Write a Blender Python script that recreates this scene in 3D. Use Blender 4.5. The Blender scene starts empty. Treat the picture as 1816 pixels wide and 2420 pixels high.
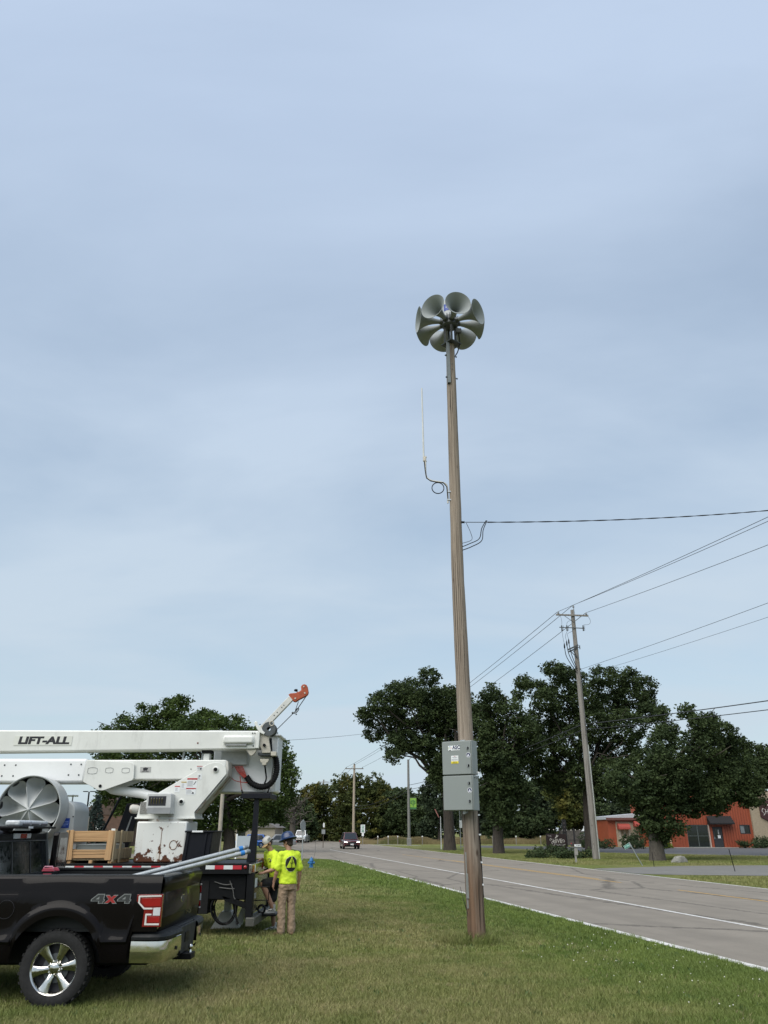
import bpy, math, random
import numpy as np
from mathutils import Vector, Matrix, Euler

SC = bpy.context.scene
COL = SC.collection
PI = math.pi
R = math.radians

# ------------------------------------------------------------------ camera
cam_d = bpy.data.cameras.new("camera")
cam = bpy.data.objects.new("camera", cam_d)
COL.objects.link(cam)
cam.location = (0.0, 0.0, 1.9)
cam.rotation_euler = (R(90 + 22.5), 0, 0)
cam_d.sensor_fit = 'VERTICAL'
cam_d.sensor_height = 36.0
cam_d.lens = 36.0 * 1818 / 2420
cam_d.clip_start = 0.05
cam_d.clip_end = 3000
SC.camera = cam

# ------------------------------------------------------------------ sky
SUN_EL, SUN_AZ = R(52), R(215)          # azimuth clockwise from +Y: behind the camera, to the left
world = bpy.data.worlds.new("World")
SC.world = world
world.use_nodes = True
wt = world.node_tree
wt.nodes.clear()
def wn(t, **k):
    n = wt.nodes.new(t)
    for a, b in k.items(): setattr(n, a, b)
    return n
W_out = wn('ShaderNodeOutputWorld'); W_bg = wn('ShaderNodeBackground')
W_sky = wn('ShaderNodeTexSky', sky_type='NISHITA', sun_disc=False, sun_elevation=SUN_EL, sun_rotation=SUN_AZ,
           air_density=1.0, dust_density=1.5, ozone_density=1.5)
W_tc = wn('ShaderNodeTexCoord'); W_sep = wn('ShaderNodeSeparateXYZ')
wt.links.new(W_tc.outputs['Generated'], W_sep.inputs[0])
def wmath(op, a, b=None):
    n = wn('ShaderNodeMath', operation=op)
    for i, q in enumerate((a, b)):
        if q is None: continue
        if isinstance(q, (int, float)): n.inputs[i].default_value = q
        else: wt.links.new(q, n.inputs[i])
    return n.outputs[0]
zz = wmath('ADD', wmath('MAXIMUM', W_sep.outputs[2], 0.0), 0.16)
W_cmb = wn('ShaderNodeCombineXYZ')
wt.links.new(wmath('DIVIDE', W_sep.outputs[0], zz), W_cmb.inputs[0])
wt.links.new(wmath('DIVIDE', W_sep.outputs[1], zz), W_cmb.inputs[1])
W_n = wn('ShaderNodeTexNoise'); W_n.inputs['Scale'].default_value = 0.95; W_n.inputs['Detail'].default_value = 7
W_n.inputs['Roughness'].default_value = 0.52; W_n.inputs['Distortion'].default_value = 0.35
W_map = wn('ShaderNodeMapping'); W_map.inputs['Scale'].default_value = (0.8, 1.35, 1.0); W_map.inputs['Rotation'].default_value = (0, 0, -0.45); W_map.inputs['Location'].default_value = (3.1, 1.7, 0)
wt.links.new(W_cmb.outputs[0], W_map.inputs[0]); wt.links.new(W_map.outputs[0], W_n.inputs['Vector'])
W_r = wn('ShaderNodeMapRange'); W_r.inputs['From Min'].default_value = 0.34; W_r.inputs['From Max'].default_value = 0.62
W_r.inputs['To Min'].default_value = 0.58; W_r.inputs['To Max'].default_value = 0.98
wt.links.new(W_n.outputs['Fac'], W_r.inputs['Value'])
W_mx = wn('ShaderNodeMix', data_type='RGBA')
wt.links.new(W_r.outputs[0], W_mx.inputs['Factor'])
W_sc = wn('ShaderNodeMix', data_type='RGBA', blend_type='MULTIPLY'); W_sc.inputs['Factor'].default_value = 1
W_sc.inputs['B'].default_value = (1.22, 1.30, 1.22, 1)
wt.links.new(W_sky.outputs[0], W_sc.inputs['A'])
wt.links.new(W_sc.outputs['Result'], W_mx.inputs['A'])
# thin high overcast: a little bluer overhead, paler low down
W_el = wn('ShaderNodeMapRange'); W_el.inputs['From Min'].default_value = 0.0; W_el.inputs['From Max'].default_value = 0.75
wt.links.new(W_sep.outputs[2], W_el.inputs['Value'])
W_cc = wn('ShaderNodeMix', data_type='RGBA')
W_cc.inputs['A'].default_value = (4.95, 5.85, 6.50, 1)
W_cc.inputs['B'].default_value = (4.45, 5.42, 6.95, 1)
wt.links.new(W_el.outputs[0], W_cc.inputs['Factor'])
wt.links.new(W_cc.outputs['Result'], W_mx.inputs['B'])
wt.links.new(W_mx.outputs['Result'], W_bg.inputs['Color'])
W_bg.inputs['Strength'].default_value = 0.080
wt.links.new(W_bg.outputs[0], W_out.inputs[0])

sun_d = bpy.data.lights.new("sun", 'SUN')
sun_d.energy = 2.3; sun_d.angle = R(65); sun_d.color = (1.0, 0.945, 0.86)
sun = bpy.data.objects.new("sun", sun_d); COL.objects.link(sun)
_sd = Vector((math.sin(SUN_AZ) * math.cos(SUN_EL), math.cos(SUN_AZ) * math.cos(SUN_EL), math.sin(SUN_EL)))
sun.rotation_euler = (-_sd).to_track_quat('-Z', 'Y').to_euler()
sun.location = (0, -20, 40)

SC.view_settings.view_transform = 'Standard'
SC.view_settings.look = 'None'
SC.view_settings.exposure = 0.6
SC.view_settings.gamma = 1.0
SC.view_settings.use_curve_mapping = False
SC.render.engine = 'CYCLES'
SC.cycles.max_bounces = 6
SC.cycles.transparent_max_bounces = 8
SC.cycles.use_denoising = True

# ------------------------------------------------------------------ mesh helpers
def basis(d):
    d = Vector(d).normalized()
    a = Vector((0, 0, 1)) if abs(d.z) < 0.9 else Vector((1, 0, 0))
    u = d.cross(a).normalized()
    return u, d.cross(u).normalized()

class MB:
    def __init__(s): s.v = []; s.f = []
    def add(s, vs, fs):
        o = len(s.v); s.v.extend(tuple(q) for q in vs); s.f.extend(tuple(i + o for i in f) for f in fs); return s
    def box(s, c, d, rot=None):
        x, y, z = d[0] / 2, d[1] / 2, d[2] / 2
        vs = [Vector((a, b, e)) for a in (-x, x) for b in (-y, y) for e in (-z, z)]
        if rot is not None:
            m = rot if isinstance(rot, Matrix) else Euler(rot).to_matrix()
            vs = [m @ q for q in vs]
        c = Vector(c)
        return s.add([q + c for q in vs], [(0, 1, 3, 2), (4, 6, 7, 5), (0, 4, 5, 1), (2, 3, 7, 6), (0, 2, 6, 4), (1, 5, 7, 3)])
    def bb(s, x0, x1, y0, y1, z0, z1):
        return s.box(((x0 + x1) / 2, (y0 + y1) / 2, (z0 + z1) / 2), (abs(x1 - x0), abs(y1 - y0), abs(z1 - z0)))
    def tube(s, pts, r, n=8, caps=True, closed=False):
        pts = [Vector(p) for p in pts]; m = len(pts)
        rs = r if isinstance(r, (list, tuple)) else [r] * m
        vs = []; prev = None
        for i, p in enumerate(pts):
            if closed: t = pts[(i + 1) % m] - pts[i - 1]
            else: t = pts[min(i + 1, m - 1)] - pts[max(i - 1, 0)]
            if t.length < 1e-9: t = Vector((0, 0, 1))
            t.normalize()
            if prev is None: u, w = basis(t)
            else:
                u = prev - t * prev.dot(t)
                if u.length < 1e-6: u, w = basis(t)
                else: u.normalize()
                w = t.cross(u)
            prev = u
            for k in range(n):
                a = 2 * PI * k / n
                vs.append(p + u * (rs[i] * math.cos(a)) + w * (rs[i] * math.sin(a)))
        fs = []
        for i in range(m if closed else m - 1):
            j = (i + 1) % m
            for k in range(n):
                fs.append((i * n + k, i * n + (k + 1) % n, j * n + (k + 1) % n, j * n + k))
        if caps and not closed:
            fs.append(tuple(range(n - 1, -1, -1))); fs.append(tuple((m - 1) * n + k for k in range(n)))
        return s.add(vs, fs)
    def cyl(s, a, b, r0, r1=None, n=16): return s.tube([a, b], [r0, r0 if r1 is None else r1], n)
    def prism(s, poly, a, b, ax='y'):
        n = len(poly)
        def P(q, h):
            return {'y': (q[0], h, q[1]), 'x': (h, q[0], q[1]), 'z': (q[0], q[1], h)}[ax]
        vs = [P(q, a) for q in poly] + [P(q, b) for q in poly]
        fs = [tuple(range(n)), tuple(range(2 * n - 1, n - 1, -1))]
        fs += [(i, i + n, (i + 1) % n + n, (i + 1) % n) for i in range(n)]
        return s.add(vs, fs)
    def lathe(s, prof, o=(0, 0, 0), d=(0, 0, 1), n=24, closed=False):
        o = Vector(o); d = Vector(d).normalized(); u, w = basis(d)
        m = len(prof); vs = []
        for (r, h) in prof:
            for k in range(n):
                a = 2 * PI * k / n
                vs.append(o + d * h + u * (r * math.cos(a)) + w * (r * math.sin(a)))
        fs = []
        for i in range(m if closed else m - 1):
            j = (i + 1) % m
            for k in range(n):
                fs.append((i * n + k, i * n + (k + 1) % n, j * n + (k + 1) % n, j * n + k))
        return s.add(vs, fs)
    def ball(s, c, r, nu=14, nv=8, rot=None):
        r = r if isinstance(r, (list, tuple)) else (r, r, r); c = Vector(c); vs = []
        m = None if rot is None else Euler(rot).to_matrix()
        for i in range(nv + 1):
            t = PI * i / nv
            for k in range(nu):
                a = 2 * PI * k / nu
                q = Vector((r[0] * math.sin(t) * math.cos(a), r[1] * math.sin(t) * math.sin(a), r[2] * math.cos(t)))
                vs.append(c + (m @ q if m else q))
        return s.add(vs, [(i * nu + k, (i + 1) * nu + k, (i + 1) * nu + (k + 1) % nu, i * nu + (k + 1) % nu) for i in range(nv) for k in range(nu)])
    def loft(s, rings, caps=True):
        n = len(rings[0]); vs = [q for rg in rings for q in rg]
        fs = [(i * n + k, i * n + (k + 1) % n, (i + 1) * n + (k + 1) % n, (i + 1) * n + k) for i in range(len(rings) - 1) for k in range(n)]
        if caps: fs += [tuple(range(n - 1, -1, -1)), tuple((len(rings) - 1) * n + k for k in range(n))]
        return s.add(vs, fs)
    def quad(s, a, b, c, d): return s.add([a, b, c, d], [(0, 1, 2, 3)])
    def grid(s, P):   # rows of points
        m, n = len(P), len(P[0])
        return s.add([q for r in P for q in r], [(i * n + k, i * n + k + 1, (i + 1) * n + k + 1, (i + 1) * n + k) for i in range(m - 1) for k in range(n - 1)])

def spline(pts, k=8):
    """Catmull-Rom through pts."""
    P = [Vector(p) for p in pts]; P = [2 * P[0] - P[1]] + P + [2 * P[-1] - P[-2]]; o = []
    for i in range(1, len(P) - 2):
        for j in range(k):
            t = j / k; a, b, c, d = P[i - 1], P[i], P[i + 1], P[i + 2]
            o.append(0.5 * ((2 * b) + (c - a) * t + (2 * a - 5 * b + 4 * c - d) * t * t + (3 * b - a - 3 * c + d) * t ** 3))
    return o + [P[-2]]

def sag(a, b, s, k=24):
    a, b = Vector(a), Vector(b)
    return [a.lerp(b, i / k) - Vector((0, 0, 4 * s * (i / k) * (1 - i / k))) for i in range(k + 1)]

def link(name, me, mat, parent=None):
    o = bpy.data.objects.new(name, me)
    if mat is not None: me.materials.append(mat)
    COL.objects.link(o)
    if parent is not None:
        o.parent = parent
        if parent.parent is None: o.matrix_parent_inverse = Matrix.Translation(-parent.location)
    return o

def obj(name, mb, mat, parent=None, smooth=35, bevel=0.0, fix=True):
    me = bpy.data.meshes.new(name)
    me.from_pydata(mb.v, [], mb.f); me.validate()
    if fix and len(mb.f) < 20000:
        import bmesh
        bm = bmesh.new(); bm.from_mesh(me); bmesh.ops.recalc_face_normals(bm, faces=bm.faces); bm.to_mesh(me); bm.free()
    if smooth:
        me.shade_smooth(); me.set_sharp_from_angle(angle=R(smooth))
    o = link(name, me, mat, parent)
    if bevel:
        b = o.modifiers.new('bevel', 'BEVEL'); b.width = bevel; b.segments = 2; b.limit_method = 'ANGLE'; b.angle_limit = R(40)
        b.harden_normals = False
    return o

def tag(o, label, cat, group=None):
    o['label'] = label; o['category'] = cat
    if group: o['group'] = group
    return o
def thing(name, label, cat, loc=(0, 0, 0), group=None):
    o = bpy.data.objects.new(name, None); o.empty_display_size = 0.2; COL.objects.link(o); o.location = loc
    return tag(o, label, cat, group)
def struct(o, kind='structure'): o['kind'] = kind; return o
def dup(root, loc=None, rotz=None, label=None, group=None):
    r = root.copy(); COL.objects.link(r)
    if loc is not None: r.location = loc
    if rotz is not None: r.rotation_euler = (0, 0, rotz)
    if label: r['label'] = label
    if group: r['group'] = group
    for ch in list(root.children):
        c = ch.copy(); COL.objects.link(c); c.parent = r; c.matrix_parent_inverse = ch.matrix_parent_inverse
        for g in list(ch.children):
            d = g.copy(); COL.objects.link(d); d.parent = c; d.matrix_parent_inverse = g.matrix_parent_inverse
    return r

def text(name, s, size, mat, M, parent=None, ext=0.0015, shear=0.0, off=0.0, sx=1.0, space=1.0):
    """Flat lettering; M is a 4x4 (local x = reading direction, local y = up, local z = out), centred."""
    cu = bpy.data.curves.new(name, 'FONT'); cu.body = s; cu.size = size; cu.extrude = ext; cu.shear = shear; cu.offset = off
    cu.align_x = 'CENTER'; cu.align_y = 'CENTER'; cu.space_character = space; cu.resolution_u = 3
    t = bpy.data.objects.new(name, cu)
    me = bpy.data.meshes.new_from_object(t); bpy.data.objects.remove(t); bpy.data.curves.remove(cu)
    me.name = name; me.materials.clear()
    me.transform(M @ Matrix.Diagonal((sx, 1, 1, 1)))
    return link(name, me, mat, parent)
def face_cam(x, y, z):      # text plane facing -Y
    return Matrix.Translation((x, y, z)) @ Matrix.Rotation(PI / 2, 4, 'X')

# ------------------------------------------------------------------ materials
def srgb(h):
    h = h.lstrip('#'); c = [int(h[i:i + 2], 16) / 255 for i in (0, 2, 4)]
    return tuple((q / 12.92 if q <= 0.04045 else ((q + 0.055) / 1.055) ** 2.4) for q in c)
class NT:
    def __init__(s, name):
        s.m = bpy.data.materials.new(name); s.m.use_nodes = True; s.t = s.m.node_tree; s.t.nodes.clear()
        s.out = s.n('ShaderNodeOutputMaterial'); s.p = s.n('ShaderNodeBsdfPrincipled'); s.l(s.p.outputs[0], s.out.inputs[0])
    def n(s, t, **k):
        q = s.t.nodes.new(t)
        for a, b in k.items(): setattr(q, a, b)
        return q
    def l(s, a, b): s.t.links.new(a, b)
    def put(s, sock, v):
        if isinstance(v, bpy.types.NodeSocket): s.l(v, sock)
        elif isinstance(v, (tuple, list)) and len(v) == 3 and sock.type == 'RGBA': sock.default_value = (*v, 1)
        else: sock.default_value = v
    def pos(s): return s.n('ShaderNodeNewGeometry').outputs['Position']
    def ob(s): return s.n('ShaderNodeTexCoord').outputs['Object']
    def mapv(s, v, scale=(1, 1, 1), rot=(0, 0, 0), loc=(0, 0, 0)):
        q = s.n('ShaderNodeMapping'); s.l(v, q.inputs[0]); q.inputs['Scale'].default_value = scale; q.inputs['Rotation'].default_value = rot
        q.inputs['Location'].default_value = loc; return q.outputs[0]
    def noise(s, v, scale, detail=3, rough=0.5, dist=0.0):
        q = s.n('ShaderNodeTexNoise'); s.l(v, q.inputs['Vector']); q.inputs['Scale'].default_value = scale
        q.inputs['Detail'].default_value = detail; q.inputs['Roughness'].default_value = rough; q.inputs['Distortion'].default_value = dist
        return q.outputs['Fac']
    def rng(s, v, a, b, c=0.0, d=1.0):
        q = s.n('ShaderNodeMapRange'); s.put(q.inputs['Value'], v)
        q.inputs['From Min'].default_value = a; q.inputs['From Max'].default_value = b
        q.inputs['To Min'].default_value = c; q.inputs['To Max'].default_value = d; return q.outputs[0]
    def mix(s, f, a, b, mode='MIX'):
        q = s.n('ShaderNodeMix', data_type='RGBA', blend_type=mode)
        s.put(q.inputs['Factor'], f); s.put(q.inputs['A'], a); s.put(q.inputs['B'], b); return q.outputs['Result']
    def math(s, op, a, b=0.0):
        q = s.n('ShaderNodeMath', operation=op); s.put(q.inputs[0], a); s.put(q.inputs[1], b); return q.outputs[0]
    def sep(s, v):
        q = s.n('ShaderNodeSeparateXYZ'); s.l(v, q.inputs[0]); return q.outputs
    def bump(s, h, st=0.3, dist=0.02):
        q = s.n('ShaderNodeBump'); s.l(h, q.inputs['Height']); q.inputs['Strength'].default_value = st; q.inputs['Distance'].default_value = dist
        s.l(q.outputs[0], s.p.inputs['Normal'])
    def set(s, **k):
        for a, b in k.items(): s.put(s.p.inputs[a.replace('_', ' ')], b)
        return s.m
def dk(c, k): return tuple(q * k for q in c)

_MC = {}
def M(name, col, rough=0.6, metal=0.0, var=0.12, vs=6.0, bump=0.0, bs=60.0, coat=0.0, spec=0.5, dirt=0.0):
    if name in _MC: return _MC[name]
    t = NT(name); p = t.ob()
    f = t.noise(p, vs, 4, 0.6)
    c = t.mix(t.rng(f, 0.3, 0.7), dk(col, 1 - var), tuple(min(1, q * (1 + var)) for q in col))
    if dirt:
        g = t.noise(t.mapv(p, (1, 1, 0.35)), vs * 2.3, 6, 0.7)
        c = t.mix(t.rng(g, 0.55, 0.8, 0, dirt), c, (0.09, 0.075, 0.06))
    t.set(Base_Color=c, Metallic=metal, Coat_Weight=coat, Coat_Roughness=0.05, Specular_IOR_Level=spec)
    t.set(Roughness=t.rng(t.noise(p, vs * 3, 3), 0.3, 0.7, max(0.02, rough - 0.06), min(1, rough + 0.06)))
    if bump: t.bump(t.noise(p, bs, 4, 0.6), bump, 0.01)
    _MC[name] = t.m
    return t.m

WHITE = M('white_enamel', (0.70, 0.71, 0.68), 0.36, var=0.06, vs=1.5, dirt=0.28, coat=0.1)
WHITE2 = M('white_gelcoat', (0.78, 0.79, 0.79), 0.4, var=0.03, vs=1.2, dirt=0.06)
BLACKP = M('black_powder_coat', (0.0045, 0.005, 0.006), 0.5, var=0.2, vs=4, spec=.2)
BLACKR = M('black_rubber', (0.007, 0.007, 0.0075), 0.7, var=0.25, vs=12, bump=0.2, spec=.25)
STEEL = M('galvanised_steel', (0.42, 0.44, 0.45), 0.38, 0.75, var=0.2, vs=9)
DSTEEL = M('dark_bracket_steel', (0.075, 0.085, 0.09), 0.5, 0.3, var=0.2, vs=8)
GREYBOX = M('grey_cabinet_enamel', (0.225, 0.250, 0.242), 0.45, var=0.03, vs=1.5, dirt=0.04)
HORN = M('grey_horn_fibreglass', (0.245, 0.270, 0.275), 0.6, var=0.06, vs=2.5, dirt=0.10)
HORN2 = M('light_grey_siren_paint', (0.42, 0.44, 0.44), 0.45, var=0.05, vs=2.5)
ORANGE = M('rust_orange_paint', (0.36, 0.065, 0.02), 0.5, var=0.25, vs=14, dirt=0.4)
CHROME = M('polished_chrome', (0.72, 0.71, 0.68), 0.1, 1.0, var=0.03)
DGLASS = M('tinted_glass', (0.012, 0.014, 0.016), 0.04, 0.0, var=0.05, spec=0.8)
REDHOSE = M('red_hydraulic_hose', (0.42, 0.05, 0.035), 0.5, var=0.15)
WPAINT = M('white_sign_face', (0.74, 0.76, 0.77), 0.45, var=0.03, dirt=0.05)
REDL = M('red_lens', (0.26, 0.005, 0.008), 0.12, var=0.15, coat=0.8)
REDREF = M('red_reflective_tape', (0.45, 0.02, 0.035), 0.4, var=0.1)
WHTREF = M('white_reflective_tape', (0.62, 0.65, 0.66), 0.4, var=0.06)
INK = M('dark_ink', (0.012, 0.012, 0.018), 0.5, var=0.05)
BLUEINK = M('navy_ink', (0.02, 0.025, 0.09), 0.5, var=0.05)
BLUELAB = M('blue_label', (0.012, 0.05, 0.30), 0.4, var=0.08)
REDINK = M('red_ink', (0.42, 0.03, 0.03), 0.5, var=0.05)
YELLAB = M('yellow_label', (0.72, 0.60, 0.03), 0.45, var=0.05)
GREYINK = M('grey_ink', (0.22, 0.23, 0.25), 0.5, var=0.1)
WIRE = M('weathered_wire', (0.035, 0.037, 0.04), 0.6, 0.2)
ALU = M('dull_aluminium', (0.36, 0.38, 0.39), 0.45, 0.6, var=0.1)

def wood_mat(name, c0, c1, base=None, zb=(0.6, 2.6), gs=9.0, knots=True, axis=2):
    t = NT(name); p = t.ob(); z = t.sep(p)[2]
    if axis == 0:
        q = t.n('ShaderNodeCombineXYZ'); e = t.sep(p); t.l(e[2], q.inputs[0]); t.l(e[1], q.inputs[1]); t.l(e[0], q.inputs[2]); p = q.outputs[0]
    g = t.noise(t.mapv(p, (gs, gs, 0.22)), 3.0, 6, 0.65, 0.3)
    c = t.mix(t.rng(g, 0.3, 0.72), c0, c1)
    if base is not None:
        k = t.math('ADD', t.rng(z, zb[0], zb[1], 1.0, 0.0), t.rng(t.noise(t.mapv(p, (4, 4, 0.5)), 1.6, 4), 0.35, 0.75, -0.35, 0.35))
        k = t.rng(k, 0.2, 0.9)
        c = t.mix(t.math('MULTIPLY', k, 0.85), c, t.mix(t.rng(g, 0.3, 0.7), dk(base, 0.55), dk(base, 1.35)))
    cr = t.noise(t.mapv(p, (26, 26, 0.10), loc=(3, 1, 0)), 2.0, 3, 0.5)
    crk = t.rng(cr, 0.60, 0.66)
    c = t.mix(t.math('MULTIPLY', crk, 0.85), c, dk(c0, 0.28))
    if knots:
        v = t.n('ShaderNodeTexVoronoi'); t.l(t.mapv(p, (1.6, 1.6, 0.85)), v.inputs['Vector']); v.inputs['Scale'].default_value = 1.6
        c = t.mix(t.rng(v.outputs['Distance'], 0.05, 0.11, 0.7, 0.0), c, (0.055, 0.028, 0.015))
    h = t.math('SUBTRACT', g, t.math('MULTIPLY', crk, 1.2))
    t.bump(h, 0.9, 0.02)
    t.set(Base_Color=c, Roughness=0.85, Specular_IOR_Level=0.25)
    return t.m
POLEWOOD = wood_mat('weathered_pole_wood', (0.180, 0.145, 0.115), (0.375, 0.315, 0.255), base=(0.135, 0.075, 0.042), zb=(0.3, 3.3))
GREYWOOD = wood_mat('grey_utility_pole_wood', (0.175, 0.162, 0.147), (0.295, 0.278, 0.255))
CRATEWOOD = wood_mat('pine_crate_board', (0.40, 0.235, 0.115), (0.56, 0.36, 0.19), gs=5, knots=True)
CRATEH = wood_mat('pine_crate_plank', (0.40, 0.235, 0.115), (0.56, 0.36, 0.19), gs=5, axis=0)
PALEWOOD = wood_mat('pale_crate_board', (0.30, 0.24, 0.15), (0.42, 0.33, 0.21), gs=5)

def grass_nodes(t, blade=False):
    p = t.pos(); xyz = t.sep(p)
    big = t.noise(p, 0.16, 4, 0.6, 0.6); mid = t.noise(p, 0.9, 4, 0.65); fine = t.noise(p, 9.0 if blade else 5.0, 5, 0.75)
    green = t.mix(t.rng(mid, 0.3, 0.7), (0.125, 0.158, 0.037), (0.205, 0.240, 0.066))
    lush = t.mix(t.rng(mid, 0.3, 0.7), (0.082, 0.138, 0.024), (0.150, 0.215, 0.042))
    dry = t.mix(t.rng(fine, 0.3, 0.7), (0.235, 0.19, 0.095), (0.38, 0.315, 0.17))
    # distance from the road edge line, metres (positive = on the lawn side)
    dr = t.math('SUBTRACT', t.math('MULTIPLY', t.math('SUBTRACT', 8.19, xyz[0]), 0.981), t.math('MULTIPLY', xyz[1], 0.192))
    dr = t.math('ADD', dr, t.rng(mid, 0.2, 0.8, -0.9, 0.9))
    lf = t.math('MULTIPLY', t.rng(dr, 2.0, 4.2, 0.8, 0.0), t.rng(dr, -6.0, -3.0, 0.0, 1.0))
    g = t.mix(lf, green, lush)
    df = t.math('MULTIPLY', t.rng(t.math('ADD', t.math('MULTIPLY', big, 0.62), t.math('MULTIPLY', mid, 0.38)), 0.40, 0.63), t.math('MAXIMUM', t.rng(dr, 1.6, 4.4, 0.12, 1.0), t.rng(dr, -8.0, -5.0, 0.8, 0.0)))
    df = t.math('MULTIPLY', df, t.rng(fine, 0.25, 0.62, 0.30, 0.98))
    c = t.mix(df, g, dry)
    st = t.noise(t.mapv(p, (1.0, 0.09, 1), rot=(0, 0, 0.16)), 1.5, 3, 0.5)       # mower stripes
    c = t.mix(t.rng(st, 0.42, 0.60, 0, 0.22), c, (0.125, 0.15, 0.05))
    return c, fine, mid
def mk_grass(name, blade):
    t = NT(name); c, fine, mid = grass_nodes(t, blade)
    if blade:
        z = t.sep(t.pos())[2]
        c = t.mix(t.rng(fine, 0.62, 0.8, 0, 0.55), c, (0.30, 0.26, 0.14))
        t.set(Base_Color=c, Roughness=0.6, Specular_IOR_Level=0.25)
        t.p.inputs['Subsurface Weight'].default_value = 0.0
    else:
        c = t.mix(t.rng(fine, 0.25, 0.75, 0.45, 0.0), c, dk((0.06, 0.07, 0.025), 1.0))
        t.set(Base_Color=c, Roughness=0.95, Specular_IOR_Level=0.1)
        t.bump(t.math('ADD', fine, t.noise(t.pos(), 30, 4, 0.7)), 0.9, 0.06)
    return t.m
LAWN = mk_grass('mown_lawn', False)
BLADE = mk_grass('lawn_grass_blades', True)

def asphalt(name, c, streak=True):
    t = NT(name); p = t.pos()
    f = t.noise(p, 60, 3, 0.7); m = t.noise(p, 0.8, 5, 0.65); k = t.mix(t.rng(m, 0.3, 0.7), dk(c, 0.86), dk(c, 1.12))
    k = t.mix(t.rng(f, 0.3, 0.72, 0, 0.45), k, dk(c, 0.5))
    k = t.mix(t.rng(f, 0.62, 0.8, 0, 0.35), k, dk(c, 1.7))
    if streak:
        q = t.mapv(p, (1, 1, 1), rot=(0, 0, R(-11)))
        s = t.noise(t.mapv(q, (1.0, 0.035, 1)), 1.3, 4, 0.55)
        k = t.mix(t.rng(s, 0.42, 0.66, 0, 0.42), k, dk(c, 0.62))
        wv = t.n('ShaderNodeTexVoronoi', feature='DISTANCE_TO_EDGE'); t.l(t.mapv(q, (0.23, 0.10, 1)), wv.inputs['Vector']); wv.inputs['Scale'].default_value = 1.0
        wob = t.noise(p, 2.5, 4, 0.7)
        d = t.math('ADD', wv.outputs['Distance'], t.math('MULTIPLY', t.math('SUBTRACT', wob, 0.5), 0.10))
        k = t.mix(t.rng(t.math('ABSOLUTE', d), 0.0, 0.018, 0.8, 0.0), k, dk(c, 0.28))
    t.bump(f, 0.35, 0.006)
    t.set(Base_Color=k, Roughness=0.88, Specular_IOR_Level=0.3)
    return t.m
ROAD = asphalt('aged_asphalt', (0.250, 0.222, 0.184))
LOT = asphalt('parking_asphalt', (0.115, 0.115, 0.118), False)
GRAVEL = asphalt('gravel_apron', (0.19, 0.185, 0.17), False)
def paint(name, c, wear):
    t = NT(name); p = t.pos()
    f = t.math('ADD', t.math('MULTIPLY', t.noise(p, 14, 5, 0.75), .6), t.math('MULTIPLY', t.noise(p, 1.6, 4, 0.7), .4)); k = t.mix(t.rng(f, 0.42, 0.60, 0, wear), c, (0.25, 0.235, 0.215))
    t.set(Base_Color=k, Roughness=0.75); return t.m
WLINE = paint('white_road_paint', (0.72, 0.71, 0.68), 0.7)
YLINE = paint('faded_yellow_road_paint', (0.60, 0.34, 0.045), 0.5)

def leaf_mat(name, a, b, sc=0.5, hue=None):
    t = NT(name); p = t.pos()
    f = t.noise(p, sc, 3, 0.6); g = t.noise(p, 3.5, 2, 0.5)
    c = t.mix(t.rng(f, 0.35, 0.65), a, b)
    if hue: c = t.mix(t.rng(t.noise(p, sc * 0.55, 2), 0.52, 0.62, 0, 0.8), c, hue)
    c = t.mix(t.rng(g, 0.55, 0.75, 0, 0.4), c, tuple(min(1, q * 1.7) for q in b))
    t.set(Base_Color=c, Roughness=0.7, Specular_IOR_Level=0.12)
    tr = t.n('ShaderNodeBsdfTranslucent'); t.l(c, tr.inputs[0]); ms = t.n('ShaderNodeMixShader'); ms.inputs[0].default_value = 0.18
    t.l(t.p.outputs[0], ms.inputs[1]); t.l(tr.outputs[0], ms.inputs[2]); t.l(ms.outputs[0], t.out.inputs[0])
    return t.m
OAKLEAF = leaf_mat('dark_oak_leaves', (0.030, 0.047, 0.020), (0.064, 0.090, 0.034))
ASHLEAF = leaf_mat('green_ash_leaves', (0.036, 0.060, 0.018), (0.080, 0.118, 0.032))
BGLEAF = leaf_mat('far_green_leaves', (0.036, 0.055, 0.025), (0.072, 0.100, 0.042))
BGLEAF2 = leaf_mat('far_grey_green_leaves', (0.032, 0.048, 0.028), (0.055, 0.076, 0.040))
YELEAF = leaf_mat('olive_yellow_leaves', (0.040, 0.055, 0.020), (0.075, 0.090, 0.026), 0.35, hue=(0.14, 0.125, 0.028))
SPRUCE = leaf_mat('blue_spruce_needles', (0.022, 0.036, 0.030), (0.05, 0.07, 0.062))
SHRUBL = leaf_mat('shrub_leaves', (0.034, 0.055, 0.024), (0.075, 0.105, 0.05))
LIMEL = leaf_mat('lime_leaves', (0.10, 0.15, 0.02), (0.20, 0.26, 0.03))
BARK = wood_mat('oak_bark', (0.035, 0.030, 0.026), (0.085, 0.072, 0.06), gs=6, knots=False)
BARK2 = wood_mat('grey_bark', (0.07, 0.06, 0.05), (0.14, 0.125, 0.105), gs=6, knots=False)
# ================================================================== GROUND, ROAD
def sheet(name, poly, z, mat, parent=None):
    mb = MB(); mb.add([(x, y, z) for x, y in poly], [tuple(range(len(poly)))])
    return obj(name, mb, mat, parent, smooth=0)
g = MB()
xs = [-1500, -400, -120, -60, -30, -15, 0, 15, 30, 60, 120, 400, 1500]; ys = [-600, -100, -20, 0, 20, 40, 80, 120, 200, 400, 900, 2000]
g.grid([[(x, y, 0) for x in xs] for y in ys])
struct(obj('lawn', g, LAWN, smooth=0))

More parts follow.
